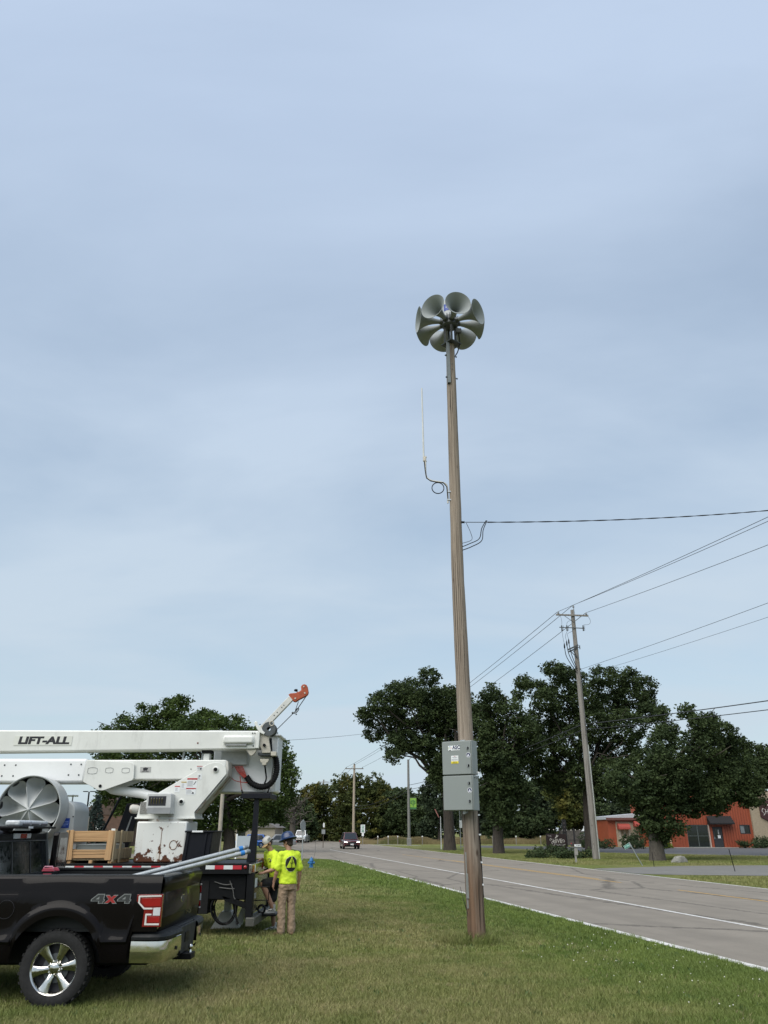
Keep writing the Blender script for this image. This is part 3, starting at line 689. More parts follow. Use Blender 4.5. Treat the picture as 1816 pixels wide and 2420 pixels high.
# dry meadow behind the rope fence
rs = np.random.default_rng(12); N = 26000
mx = rs.uniform(-6, 42, N); my = rs.uniform(126, 142, N); hh = rs.uniform(.5, 1.15, N) * (0.75 + .35 * np.sin(mx * .9) * np.cos(mx * .37)); w = rs.uniform(.04, .09, N); a = rs.uniform(-.5, .5, N)
V = np.stack([np.stack([mx - w, my, mx * 0], 1), np.stack([mx + w, my, mx * 0], 1), np.stack([mx + a * hh + w * .4, my, hh], 1), np.stack([mx + a * hh - w * .4, my, hh], 1)], 1).reshape(-1, 3)
o = mesh_quads('tall_dry_grass', V, leaf_mat('dry_meadow_grass', (0.15, 0.125, 0.06), (0.26, 0.215, 0.115), .25, hue=(0.10, 0.12, 0.045)), None)
tag(o, 'strip of tall tan meadow grass behind the rope fence', 'grass'); struct(o, 'stuff')
# gentle far hill with a hay-coloured slope, left of the road
mb = MB(); mb.grid([[(x, y, 6.5 * math.exp(-((x + 40) / 26) ** 2) * max(0, math.sin(PI * (y - 230) / 180)) - .05) for x in range(-110, 31, 10)] for y in range(230, 411, 12)])
struct(obj('hill', mb, M('hay_slope', (0.16, 0.16, 0.06), .95, var=.2, vs=.2), smooth=60))
# ================================================================== SIREN POLE
PX, PY = 1.63, 15.95
def pole_x(z): return float(np.interp(z, [0, 3, 7, 13], [1.70, 1.64, 1.60, 1.63]))
mb = MB(); rr = random.Random(3)
pts = [(pole_x(z), PY, z) for z in np.linspace(-.2, 12.95, 40)]
mb.tube(pts, [(.168 - .062 * i / 39) * rr.uniform(.975, 1.025) for i in range(40)], 22)
sp = thing('wooden_pole', 'tall weathered wooden pole carrying the warning siren', 'pole', (1.70, PY, 0))
obj('pole_shaft', mb, POLEWOOD, sp, smooth=60)
mb = MB(); mb.tube([(1.845, 15.93, .75), (1.838, 15.93, .82), (1.815, 15.93, 2.27)], .017, 8); obj('conduit', mb, BLACKR, sp)
for z in (.62 + .35, 1.35, 1.83, 2.18):
    mb = MB(); mb.box((1.83 - .01 * (z - 1), 15.915, z), (.055, .05, .028)); obj('conduit_strap', mb, WPAINT, sp)
mb = MB(); mb.box((1.545, 15.86, 1.05), (.03, .022, .95)); mb.box((1.548, 15.85, .95), (.05, .035, .42)); obj('ground_wire_moulding', mb, M('grey_plastic_moulding', (.2, .21, .2), .7), sp, bevel=.004)
mb = MB(); mb.tube(spline([(1.53, 15.82, .5), (1.46, 15.75, .72), (1.40, 15.72, .95)], 5), .004, 5); mb.tube(spline([(1.53, 15.82, .45), (1.50, 15.76, .62), (1.44, 15.7, .74)], 5), .004, 5); obj('loose_ground_wire', mb, WIRE, sp)
for z in (12.35, 12.2): 
    mb = MB(); mb.cyl((PX + .02, PY - .118, z), (PX + .02, PY - .10, z), .012, n=8); obj('bolt', mb, DSTEEL, sp)

# ------------------------------------------------------------------ horn siren on top
HZ = 13.62; hx, hy = PX + .01, PY
sr = thing('warning_siren', 'ring of eight grey horn loudspeakers on top of the tall wooden pole', 'siren', (hx, hy, 12.93))
prof = []
for i in range(15):
    t = i / 14; prof.append((.052 * (.315 / .052) ** (t ** 1.35), .22 + .58 * t))
inn = [(max(.03, r - .008), h - (.0 if i else 0)) for i, (r, h) in enumerate(prof)][::-1]
rim = [(.322, .80), (.322, .79)]
horn_me = None
for k in range(8):
    a = R(10 + 45 * k); d = (math.sin(a), -math.cos(a), 0)
    mb = MB(); mb.lathe(prof + [(.323, .803), (.318, .808)] + inn, (hx, hy, HZ), d, 40)
    ho = obj('horn', mb, HORN, sr, smooth=50, fix=False)
    mb = MB(); mb.lathe([(.0, .15), (.075, .15), (.075, .21), (.06, .24), (.06, .26)], (hx, hy, HZ), d, 16); obj('driver_flange', mb, DSTEEL, ho)
    for s in (-1, 1): mb = MB(); mb.cyl(Vector((hx, hy, HZ + .085)) + Vector(d) * .21 + Vector((d[1], -d[0], 0)) * s * .05, Vector((hx, hy, HZ + .15)) + Vector(d) * .21 + Vector((d[1], -d[0], 0)) * s * .05, .011, n=6); obj('bolt', mb, DSTEEL, ho)
mb = MB(); mb.lathe([(0, -.14), (.17, -.14), (.2, -.10), (.2, .10), (.18, .13), (0, .13)], (hx, hy, HZ), n=24); obj('hub', mb, DSTEEL, sr)
mb = MB(); mb.lathe([(.18, .13), (.18, .54), (.16, .60), (.08, .64), (0, .645)], (hx, hy, HZ), n=28); dome = obj('driver_housing', mb, HORN2, sr)
mb = MB(); P = []
for zz_ in (.26, .46):
    P.append([(hx + .184 * math.sin(R(a)), hy - .184 * math.cos(R(a)), HZ + zz_) for a in range(-50, 8, 8)])
mb.grid(P); obj('label', mb, BLUELAB, dome)
mb = MB()
for a0, b0 in ((-32, -26), (-22, -18), (-14, -8)): mb.grid([[(hx + .187 * math.sin(R(a)), hy - .187 * math.cos(R(a)), HZ + q) for a in (a0, b0)] for q in (.34, .37)])
obj('label_mark', mb, WPAINT, dome)
for (dx, dy) in ((-.13, -.02), (.13, .02), (-.02, .13), (.02, -.13)):
    mb = MB(); mb.box((hx + dx, hy + dy, 13.22), (.055, .055, .56)); obj('support_post', mb, DSTEEL, sr, bevel=.004)
mb = MB(); mb.box((hx + .02, hy - .02, 12.965), (.36, .36, .03), (0, 0, R(38))); obj('base_plate', mb, DSTEEL, sr, bevel=.003)
ch = MB(); cx_, cy_ = PX - .10, PY - .10
ch.box((cx_, cy_, 12.38), (.012, .10, 1.16)); ch.box((cx_ + .035, cy_ - .048, 12.38), (.07, .012, 1.16)); ch.box((cx_ + .035, cy_ + .048, 12.38), (.07, .012, 1.16))
obj('mounting_channel', ch, M('channel_grey', (.13, .15, .155), .5, .3), sr, bevel=.002)
for z in (12.6, 11.98):
    mb = MB(); mb.cyl((cx_ - .05, cy_, z), (PX + .15, PY - .02, z), .012, n=8); mb.cyl((cx_ - .035, cy_, z), (cx_ - .005, cy_, z), .024, n=6); mb.cyl((PX + .125, PY - .02, z), (PX + .14, PY - .02, z), .024, n=6); obj('through_bolt', mb, DSTEEL, sr)
mb = MB(); mb.box((hx + .2, hy - .1, 13.30), (.13, .10, .12)); obj('junction_box', mb, DSTEEL, sr, bevel=.01)
mb = MB(); mb.tube(spline([(hx + .2, hy - .1, 13.24), (hx + .22, hy - .08, 13.0), (hx + .17, hy - .05, 12.75), (hx + .1, hy - .08, 12.6)], 6), .014, 7); obj('cable', mb, BLACKR, sr)

# ------------------------------------------------------------------ two control cabinets
CA = R(-31); cm = Matrix.Rotation(CA, 3, 'Z'); nrm = cm @ Vector((0, -1, 0)); rgt = cm @ Vector((1, 0, 0))
def cab(label, z0, z1, W=.62, D=.25):
    base = Vector((pole_x(2.8), PY, 0)) + nrm * (.15 + .035 + D / 2); zc = (z0 + z1) / 2
    t = thing('control_cabinet', label, 'cabinet', (base.x, base.y, z0), 'grey siren cabinets on the pole')
    def bx(name, u, w, z, sz, mat, bev=.004, par=t):   # u right, w outwards from box centre
        mb = MB(); c = base + rgt * u[0] + nrm * w + Vector((0, 0, z)); mb.box(c, sz, cm); return obj(name, mb, mat, par, bevel=bev)
    bx('enclosure', (0,), 0, zc, (W, D, z1 - z0), GREYBOX, .008)
    door = bx('door', (-.012,), D / 2 + .011, zc, (W - .012, .02, z1 - z0 - .018), GREYBOX, .006)
    def dec(name, u, z, w, h, mat, out=.0235, par=None):
        mb = MB(); c = base + rgt * u + nrm * (D / 2 + out) + Vector((0, 0, z)); mb.box(c, (w, .002, h), cm); return obj(name, mb, mat, par or door)
    def ring(name, u, z, r0, r1, mat, out, a0=0, a1=360, par=None):
        mb = MB(); o = base + nrm * (D / 2 + out); n = 28
        P = [[o + rgt * (u + r * math.cos(R(a0 + (a1 - a0) * k / n))) + Vector((0, 0, z + r * math.sin(R(a0 + (a1 - a0) * k / n)))) for k in range(n + 1)] for r in (r0, r1)]
        mb.grid(P); return obj(name, mb, mat, par or door)
    def tri(name, u, z, s, mat, out, par=None):
        mb = MB(); o = base + nrm * (D / 2 + out); mb.add([o + rgt * (u - s) + Vector((0, 0, z - s * .75)), o + rgt * (u + s) + Vector((0, 0, z - s * .75)), o + rgt * u + Vector((0, 0, z + s))], [(0, 1, 2)]); return obj(name, mb, mat, par or door)
    def txt(name, s, u, z, size, mat, out=.0265, **k):
        o = base + rgt * u + nrm * (D / 2 + out) + Vector((0, 0, z))
        Mx = Matrix.Translation(o) @ cm.to_4x4() @ Matrix.Rotation(PI / 2, 4, 'X'); return text(name, s, size, mat, Mx, door, .0008, **k)
    for dz in (.17, -.15):
        mb = MB(); c = base + rgt * .235 + nrm * (D / 2 + .02); c.z = zc + dz
        mb.cyl(c, c + nrm * .028, .024, .02, 16); lt = obj('latch', mb, BLACKP, t)
        mb = MB(); mb.box(c + nrm * .034, (.012, .014, .04), cm); obj('latch_key', mb, ALU, lt)
    # round civil-defence style triangle sticker
    ring('round_sticker', .245, zc + .04, 0.0, .048, WPAINT, .0225); ring('round_sticker_disc', .245, zc + .04, 0.0, .041, BLUEINK, .0235); tri('round_sticker_triangle', .245, zc + .035, .030, WPAINT, .0245)
    tri('round_sticker_mark', .245, zc + .03, .012, M('pale_blue_ink', (.35, .38, .6), .5), .0255)
    for s in (-1, 1):
        mb = MB(); c = base + rgt * (W / 2 + .004) + nrm * (.05 * s); c.z = z1 - .045; mb.cyl(c, c + rgt * .008, .011, n=8); obj('knockout_plug', mb, BLACKP, t) if s and z0 < 2.5 else None
    for dz in (.2, -.2):
        mb = MB(); c = base - rgt * (W / 2 + .008) + nrm * (D / 2 - .02); c.z = zc + dz; mb.cyl(c - Vector((0, 0, .05)), c + Vector((0, 0, .05)), .011, n=8); obj('hinge', mb, GREYBOX, t)
    mb = MB(); c = base - nrm * (D / 2 + .018); mb.box(Vector((c.x, c.y, zc)), (.10, .03, z1 - z0 + .09), cm); obj('mounting_rail', mb, STEEL, t)
    return t, dec, ring, txt, base, D
t, dec, ring, txt, base, D = cab('upper grey steel siren cabinet with ASC logo and yellow warning sticker', 2.890, 3.515)
dec('logo_plate', -.055, 3.385, .25, .092, WPAINT)
txt('logo_lettering', 'ASC', -.005, 3.393, .088, BLUEINK, off=.0028, sx=1.02)
dec('logo_tagline', -.005, 3.352, .14, .006, GREYINK, .025)
for a0, a1, m in ((150, 210, M('logo_green', (.35, .5, .12), .5)), (-30, 30, M('logo_red', (.6, .13, .08), .5)), (60, 120, M('logo_blue', (.12, .3, .5), .5))):
    for r in (.017, .027): ring('logo_wave', -.142, 3.39, r, r + .005, m, .0255, a0, a1)
ring('logo_dot', -.142, 3.388, 0, .007, INK, .0255); ring('logo_base', -.142, 3.355, .008, .02, INK, .0255, 180, 360)
dec('warning_sticker', -.045, 3.17, .155, .145, WPAINT); dec('warning_sticker_band', -.045, 3.118, .155, .042, YELLAB, .0245)
for i, (z, w, m) in enumerate(((3.231, .04, REDINK), (3.214, .12, GREYINK), (3.200, .09, GREYINK), (3.175, .135, GREYINK), (3.158, .135, GREYINK))): dec('warning_print', -.045, z, w, .006, m, .0248)
txt('warning_lettering', 'WEAR EAR', -.045, 3.127, .016, INK); txt('warning_lettering', 'PROTECTION', -.045, 3.109, .016, INK)
mb = MB(); c = base + rgt * .33 + nrm * -.02; mb.tube([Vector((c.x, c.y, 2.93)), Vector((c.x, c.y, 2.93)) + rgt * .045, Vector((c.x, c.y, 2.90)) + rgt * .055], .013, 8); obj('cable_gland', mb, STEEL, t)
t, dec, ring, txt, base, D = cab('lower grey steel siren cabinet without lettering', 2.250, 2.878)
mb = MB(); c = base + rgt * .04; mb.cyl((c.x, c.y, 2.19), (c.x, c.y, 2.25), .028, n=10); obj('conduit_hub', mb, STEEL, t)

# ------------------------------------------------------------------ whip antenna
an = thing('whip_antenna', 'slim white whip antenna on a bent arm left of the siren pole', 'antenna', (.95, 15.9, 9.3))
mb = MB(); mb.cyl((.915, 15.9, 9.85), (.905, 15.9, 11.70), .021, .016, 10); obj('rod', mb, M('pale_fibreglass', (.55, .56, .55), .5), an)
mb = MB(); mb.box((.93, 15.9, 9.80), (.06, .05, .10)); mb.box((.945, 15.9, 9.85), (.075, .03, .02)); mb.box((.945, 15.9, 9.75), (.075, .03, .02)); obj('clamp', mb, M('cream_metal', (.55, .5, .42), .5), an, bevel=.004)
mb = MB(); mb.tube(spline([(.955, 15.9, 9.88), (.955, 15.9, 9.45), (.99, 15.9, 9.32), (1.10, 15.9, 9.255), (1.30, 15.9, 9.22), (1.40, 15.9, 9.17), (1.435, 15.9, 9.06), (1.437, 15.9, 8.70)], 7), .018, 9); obj('bent_mast', mb, M('pale_pipe', (.50, .48, .43), .45, .3), an)
mb = MB(); loop = [(1.22 + .135 * math.cos(a), 15.87, 9.06 + .135 * math.sin(a)) for a in np.linspace(R(80), R(80 + 720), 50)]
mb.tube([(.925, 15.88, 9.72), (.94, 15.88, 9.5), (.97, 15.88, 9.31), (1.06, 15.88, 9.24)] + loop + [(1.34, 15.87, 9.20), (1.42, 15.88, 9.1), (1.44, 15.88, 8.8)], .011, 6); obj('coax_cable', mb, BLACKR, an)
for z in (8.98, 8.78):
    mb = MB(); mb.box((1.47, 15.9, z), (.10, .05, .03)); obj('pole_bracket', mb, STEEL, an)

# ------------------------------------------------------------------ service drop
sd = thing('service_drop', 'black twisted service cable running from the siren pole to the right edge', 'cable', (1.75, 15.9, 8.2))
w = sag((1.80, 15.9, 8.24), (17.5, 20.0, 11.2), .35, 60)
mb = MB(); mb.tube(w, .008, 6); obj('messenger_wire', mb, WIRE, sd)
for ph in (0, PI):
    mb = MB(); mb.tube([q + Vector((0, (.008 * math.cos(i * .6 + ph)), .008 * math.sin(i * .6 + ph))) for i, q in enumerate(spline(w[1:], 3)) if q.x > 2.25], .0075, 5); obj('conductor', mb, BLACKR, sd)
mb = MB(); mb.tube(spline([(2.28, 15.95, 8.30), (2.17, 15.92, 8.10), (2.10, 15.9, 7.85), (1.88, 15.9, 7.73), (1.72, 15.9, 7.66)], 6), .010, 6); mb.tube(spline([(2.30, 15.95, 8.30), (2.20, 15.92, 8.06), (2.15, 15.9, 7.80), (1.92, 15.9, 7.66), (1.72, 15.9, 7.58)], 6), .010, 6); obj('drip_loop', mb, BLACKR, sd)
mb = MB(); mb.tube(spline([(1.83, 15.9, 8.22), (1.92, 15.9, 7.98), (1.93, 15.9, 7.82), (1.72, 15.9, 7.74)], 6), .006, 6); obj('neutral_loop', mb, WIRE, sd)
mb = MB(); mb.lathe([(.012, 0), (.028, .0), (.02, .03), (.028, .06), (.012, .06)], (1.73, 15.9, 8.24), (1, 0, 0), 12); obj('insulator', mb, BLACKP, sd)

# ================================================================== UTILITY POLES AND LINES
def insul(mb, p, h=.22): mb.lathe([(.03, 0), (.10, .02), (.05, .06), (.09, .09), (.045, .13), (.06, .17), (0, .2)], p, (0, 0, 1), 10)
UX, UY = 14.97, 59.5
up = thing('utility_pole', 'grey wooden utility pole with two crossarms and cutouts across the road', 'pole', (UX, UY, 0))
mb = MB(); mb.tube([(UX, UY, -.2), (UX, UY, 6), (UX, UY, 12), (UX, UY, 18.1)], [.235, .215, .185, .145], 14); obj('pole_shaft', mb, GREYWOOD, up, smooth=60)
mb = MB(); mb.box((UX - .1, UY - .2, 17.63), (2.55, .10, .12), (0, R(2), 0)); ca = obj('crossarm', mb, GREYWOOD, up, bevel=.01)
mb = MB(); mb.tube([(UX - .75, UY - .24, 17.6), (UX, UY - .2, 17.05)], .02, 6); mb.tube([(UX + .6, UY - .24, 17.55), (UX, UY - .2, 17.1)], .02, 6); obj('brace', mb, DSTEEL, ca)
for dx, z in ((-1.18, 17.74), (1.02, 17.66)):
    mb = MB(); insul(mb, (UX + dx, UY - .2, z)); obj('insulator', mb, M('porcelain_grey', (.33, .35, .37), .3), up)
mb = MB(); mb.cyl((UX + .08, UY - .12, 17.6), (UX + .08, UY - .12, 18.3), .03, n=8); insul(mb, (UX + .08, UY - .12, 18.28)); obj('insulator', mb, M('porcelain_grey', (.33, .35, .37), .3), up)
mb = MB(); mb.box((UX - .22, UY - .2, 16.62), (1.95, .05, .06), (0, R(2.5), 0)); obj('cutout_bracket', mb, DSTEEL, up)
for dx in (-1.02, -.62, .66):
    mb = MB(); p = (UX + dx, UY - .27, 16.35); mb.lathe([(.04, 0), (.07, .04), (.04, .1), (.07, .16), (.04, .22), (.07, .28), (.04, .34), (.06, .4), (.03, .46)], p, (0, 0, 1), 10); mb.tube([(p[0] + .1, p[1], p[2] + .02), (p[0] + .13, p[1], p[2] + .44)], .014, 5); obj('fuse_cutout', mb, DSTEEL, up)
mb = MB(); mb.box((UX - .28, UY - .28, 15.05), (.9, .09, .11), (0, R(-24), 0)); mb.box((UX - .28, UY - .18, 14.88), (.75, .09, .10), (0, R(-24), 0)); mb.tube([(UX - .55, UY - .24, 14.85), (UX, UY - .2, 14.2)], .03, 6); mb.tube([(UX - .3, UY - .24, 14.8), (UX, UY - .2, 14.3)], .03, 6); obj('terminator_bracket', mb, DSTEEL, up)
for i, (dx, z) in enumerate(((-.95, 14.95), (-.75, 15.15), (-.58, 15.3))):
    mb = MB(); mb.lathe([(.025, 0), (.06, .08), (.05, .3), (.02, .42)], (UX + dx, UY - .3, z), (0, 0, 1), 9)
    mb.tube(spline([(UX + dx, UY - .3, z), (UX + dx + .08, UY - .3, z - .6), (UX + dx * .55, UY - .28, z - 1.3), (UX - .12, UY - .22, z - 1.9)], 6), .028, 6)
    mb.tube(spline([(UX + dx, UY - .3, z + .42), (UX + dx - .05, UY - .3, z + .8), (UX - 1.02 + .4 * i, UY - .27, 16.33)], 5), .012, 5); obj('cable_terminator', mb, BLACKP, up)
mb = MB(); mb.box((UX + .28, UY - .1, 15.1), (.06, .06, .3)); mb.box((UX + .2, UY - .1, 15.1), (.2, .05, .05)); obj('arrester', mb, DSTEEL, up)
mb = MB(); mb.tube([(UX + .2, UY - .13, -.05), (UX + .2, UY - .12, 4.2), (UX + .18, UY - .1, 7.8)], [.055, .055, .05], 9); obj('riser_guard', mb, M('pale_riser', (.38, .40, .38), .6), up)
for dx, z in ((.14, 13.4), (.16, 12.9), (.16, 9.3), (.16, 8.9)):
    mb = MB(); mb.box((UX + dx, UY - .12, z), (.14, .1, .10)); obj('line_clamp', mb, DSTEEL, up)
mb = MB(); mb.tube(spline([(UX + 1.05, UY - .2, 17.7), (UX + 1.3, UY - .2, 17.2), (UX + 1.15, UY - .2, 16.9), (UX + .72, UY - .25, 16.85)], 6), .012, 5); mb.tube(spline([(UX - 1.05, UY - .2, 17.7), (UX - .98, UY - .25, 17.2), (UX - 1.0, UY - .27, 16.85)], 5), .012, 5); mb.tube(spline([(UX + .1, UY - .15, 18.4), (UX + .05, UY - .2, 17.4), (UX - .5, UY - .27, 17.1), (UX - .62, UY - .27, 16.85)], 5), .012, 5); obj('jumper_wire', mb, WIRE, up)
NX, NY = 36.0, -34.0
WG = 'overhead lines along the road'
def wire(label, a, b, s, r=.016, k=28):
    mb = MB(); mb.tube(sag(a, b, s, k), r, 5); return tag(obj('overhead_line', mb, WIRE, smooth=60), label, 'power line', WG)
wire('topmost power line rising to the right edge from the utility pole top', (UX + .08, UY, 18.5), (NX, NY, 14.9), 1.15)
wire('power line beside the topmost one, from the left crossarm insulator', (UX - 1.2, UY, 17.95), (NX - 1.2, NY, 14.7), 1.0)
wire('power line to the right edge from the right crossarm insulator', (UX + 1.05, UY, 17.88), (NX + 1.0, NY, 13.2), 1.1)
wire('upper of two thin lines meeting the utility pole above the oaks', (UX + .2, UY, 13.4), (NX, NY, 14.0), 1.1, .013)
wire('lower of two thin lines meeting the utility pole above the oaks', (UX + .2, UY, 12.9), (NX, NY, 13.2), 1.3, .010)
wire('upper thick communication cable crossing in front of the oaks', (UX + .2, UY, 9.3), (NX, NY, 6.0), .9, .028)
wire('lower thick communication cable crossing in front of the oaks', (UX + .2, UY, 8.9), (NX, NY, 5.4), .9, .022)
FX, FY = -5.5, 150
wire('top line from the utility pole to the distant crossarm pole', (UX + .08, UY, 18.5), (FX, FY, 13.2), .9, .02)
wire('left line from the utility pole to the distant crossarm pole', (UX - 1.2, UY, 17.95), (FX - 1.5, FY, 12.75), .9, .02)
wire('right line from the utility pole to the distant crossarm pole', (UX + 1.05, UY, 17.88), (FX + 1.5, FY, 12.75), .9, .02)
BX, BY = 3.5, 116.5
wire('upper cable from the banner pole towards the utility pole', (BX, BY, 7.9), (UX, UY, 9.3), .5, .03)
wire('lower cable from the banner pole towards the utility pole', (BX, BY, 7.3), (UX, UY, 8.9), .5, .03)
wire('upper cable between the banner pole and the distant pole', (BX, BY, 7.7), (FX, FY, 6.0), .7, .03)
wire('lower cable between the banner pole and the distant pole', (BX, BY, 7.2), (FX, FY, 5.6), .8, .03)
wire('single line from the oaks leftwards behind the jib boom', (-13, 62, 8.2), (9, 92, 14.1), .6, .013)
DX, DY = -17.5, 236
wire('top line beyond the distant pole to the farthest pole', (FX, FY, 13.2), (DX, DY, 15.4), 1.5, .025)
wire('side line beyond the distant pole to the farthest pole', (FX - 1.5, FY, 12.75), (DX - 1.2, DY, 14.9), 1.5, .025)
fp = thing('utility_pole', 'distant light brown pole with one crossarm behind the dark red car', 'pole', (FX, FY, 0))
mb = MB(); mb.tube([(FX, FY, -.1), (FX, FY, 13.3)], [.26, .19], 10); obj('pole_shaft', mb, M('tan_pole', (.36, .30, .235), .85), fp)
mb = MB(); mb.box((FX, FY - .2, 12.5), (3.4, .14, .16)); obj('crossarm', mb, GREYWOOD, fp)
for dx in (-1.5, 1.5, 0):
    mb = MB(); insul(mb, (FX + dx, FY - .2, 12.6 if dx else 13.25)); obj('insulator', mb, DSTEEL, fp)
fp = thing('utility_pole', 'farthest pole whose crossarm peeks over the olive trees', 'pole', (DX, DY, 0))
mb = MB(); mb.tube([(DX, DY, -.1), (DX, DY, 15.6)], [.25, .18], 8); obj('pole_shaft', mb, GREYWOOD, fp); mb = MB(); mb.box((DX, DY, 14.9), (3.2, .14, .18)); obj('crossarm', mb, GREYWOOD, fp)
bp = thing('banner_pole', 'grey pole with a green banner beyond the road', 'pole', (BX, BY, 0))
mb = MB(); mb.tube([(BX, BY, -.1), (BX, BY, 11.4)], [.22, .15], 12); obj('pole_shaft', mb, M('grey_steel_pole', (.19, .19, .18), .6, .2), bp)
mb = MB(); mb.box((BX, BY, .45), (.62, .55, 1.0)); obj('pole_base', mb, M('grey_steel_pole', (.19, .19, .18), .6, .2), bp, bevel=.05)
mb = MB(); mb.box((BX + .62, BY, 5.45), (.92, .02, 1.5)); ba = obj('banner', mb, M('green_banner', (.22, .42, .06), .7), bp)
mb = MB(); mb.box((BX + .62, BY - .014, 4.82), (.92, .006, .24)); obj('banner_stripe', mb, M('dark_green_banner', (.04, .16, .05), .7), ba)
mb = MB(); mb.tube([(BX + .62, BY - .02, 4.95), (BX + .62, BY - .02, 5.6)], .035, 6)
for s in (-1, 1):
    for z in (5.2, 5.45): mb.tube([(BX + .62, BY - .02, z), (BX + .62 + s * .25, BY - .02, z + .28)], .03, 6); mb.ball((BX + .62 + s * .27, BY - .02, z + .32), (.1, .015, .1), 8, 6)
mb.ball((BX + .62, BY - .02, 5.8), (.13, .015, .13), 8, 6); obj('banner_emblem', mb, M('dark_green_banner', (.04, .16, .05), .7), ba)
for z in (4.7, 6.2):
    mb = MB(); mb.cyl((BX, BY, z), (BX + 1.1, BY, z), .025, n=6); obj('banner_arm', mb, DSTEEL, bp)
mb = MB(); mb.tube(spline([(BX, BY, 11.1), (BX + .3, BY, 11.6), (BX + .75, BY, 11.75)], 4), .05, 6); mb.box((BX + 1.0, BY, 11.6), (.45, .3, .28)); obj('lamp_head', mb, ALU, bp, bevel=.03)

# ------------------------------------------------------------------ signs, hydrant, small street furniture
sg = thing('stop_sign', 'back of a stop sign on a grey post at the side street', 'sign', (-5.55, 57, 0))
mb = MB(); mb.box((-5.55, 57.03, 1.3), (.07, .05, 2.6)); obj('post', mb, ALU, sg)
m3 = Matrix.Rotation(R(66), 3, 'Z'); mb = MB(); oc = [m3 @ Vector((.38 * math.cos(R(22.5 + 45 * k)), 0, .38 * math.sin(R(22.5 + 45 * k)))) for k in range(8)]
o1 = Vector((-5.55, 56.97, 2.2)); th = m3 @ Vector((0, .012, 0)); mb.add([o1 + q - th for q in oc] + [o1 + q + th for q in oc], [tuple(range(8)), tuple(range(15, 7, -1))] + [(k, (k + 1) % 8, 8 + (k + 1) % 8, 8 + k) for k in range(8)]); obj('sign_plate', mb, ALU, sg)
sg = thing('road_sign', 'post with a small white plaque above a pale square sign, by the far trees', 'sign', (-7.27, 100, 0))
mb = MB(); mb.box((-7.27, 100.03, 1.35), (.07, .05, 2.7)); obj('post', mb, M('brown_post', (.08, .06, .045), .8), sg)
mb = MB(); mb.box((-7.24, 99.98, 2.52), (.2, .02, .5)); obj('plaque', mb, WPAINT, sg); mb = MB(); mb.box((-7.27, 99.98, 1.78), (.42, .02, .5)); obj('sign_plate', mb, ALU, sg)
sg = thing('road_sign', 'tall white sign with green lettering right of the dark red car', 'sign', (-3.05, 120, 0))
mb = MB(); mb.box((-3.05, 120.05, .9), (.10, .08, 1.8)); obj('post', mb, GREYWOOD, sg); mb = MB(); mb.box((-3.05, 119.97, 2.15), (.62, .03, 1.08)); sp_ = obj('sign_plate', mb, WPAINT, sg); mb = MB(); mb.box((-3.05, 119.97, 1.38), (.3, .03, .42)); obj('plaque', mb, WPAINT, sg)
for i, z in enumerate((2.52, 2.32, 2.12, 1.92, 1.76)):
    mb = MB(); mb.box((-3.05, 119.95, z), (.34 if i % 2 else .42, .008, .11)); obj('sign_print', mb, M('sign_green', (.10, .26, .19), .6), sp_)
hy_ = thing('fire_hydrant', 'blue fire hydrant on the lawn near the side street', 'hydrant', (-4.0, 46.5, 0)); HB = M('hydrant_blue', (.016, .13, .33), .45, var=.15)
mb = MB(); mb.lathe([(.15, 0), (.15, .04), (.10, .05), (.095, .33), (.115, .35), (.115, .38), (.105, .40), (.095, .46), (.05, .52), (0, .53)], (-4.0, 46.5, 0), n=18); obj('barrel', mb, HB, hy_)
mb = MB(); mb.cyl((-4.0, 46.5, .52), (-4.0, 46.5, .57), .025, .022, 5); obj('operating_nut', mb, HB, hy_)
for d in ((-1, 0, 0), (1, 0, 0), (0, -1, 0)):
    q = Vector((-4.0, 46.5, .27)); dv = Vector(d); mb = MB(); mb.lathe([(.055, .08), (.055, .14), (.068, .145), (.068, .175), (.02, .18), (.02, .2), (0, .2)], q, d, 12); obj('nozzle_cap', mb, HB, hy_)
mb = MB(); mb.tube(spline([(-3.93, 46.52, .4), (-3.82, 46.5, .75), (-3.80, 46.5, 1.36)], 5), .008, 5); tag(obj('marker_rod', mb, DSTEEL), 'thin springy marker rod standing on the blue hydrant', 'marker')
sg = thing('sign_board', 'blank pale grey sign board on white posts behind the conduit ends', 'sign', (-8.65, 52, 0))
mb = MB(); mb.box((-8.65, 52, 1.07), (.95, .05, 1.05)); obj('panel', mb, M('pale_blue_grey_board', (.36, .41, .46), .6, var=.03), sg)
for x in (-9.16, -8.13):
    mb = MB(); mb.box((x, 52, .85), (.09, .09, 1.72)); obj('post', mb, WPAINT, sg, bevel=.01)
lp = thing('light_pole', 'plain tan pole behind the bucket truck, right of the black bin', 'pole', (-6.3, 32, 0)); mb = MB(); mb.tube([(-6.3, 32, -.1), (-6.31, 32, 3.95)], [.082, .07], 10); obj('pole_shaft', mb, M('tan_concrete', (.36, .32, .27), .85), lp); mb = MB(); mb.lathe([(.075, 0), (.09, .02), (.06, .09), (0, .11)], (-6.31, 32, 3.94)); obj('cap', mb, DSTEEL, lp)
lp = thing('wooden_post', 'short tan post left of the crate, in front of the spruce', 'post', (-12.5, 35, 0)); mb = MB(); mb.tube([(-12.5, 35, -.1), (-12.52, 35, 2.43)], [.075, .065], 10); obj('post_shaft', mb, M('tan_concrete', (.36, .32, .27), .85), lp); mb = MB(); mb.cyl((-12.52, 35, 2.43), (-12.52, 35, 2.46), .075, n=10); obj('cap', mb, ALU, lp)
lp = thing('parking_light', 'dark parking lot light with a flat T-shaped top', 'street lamp', (-32.3, 90, 0)); mb = MB(); mb.tube([(-32.3, 90, -.1), (-32.45, 90, 5.85)], [.10, .08], 10); obj('pole_shaft', mb, BLACKP, lp)
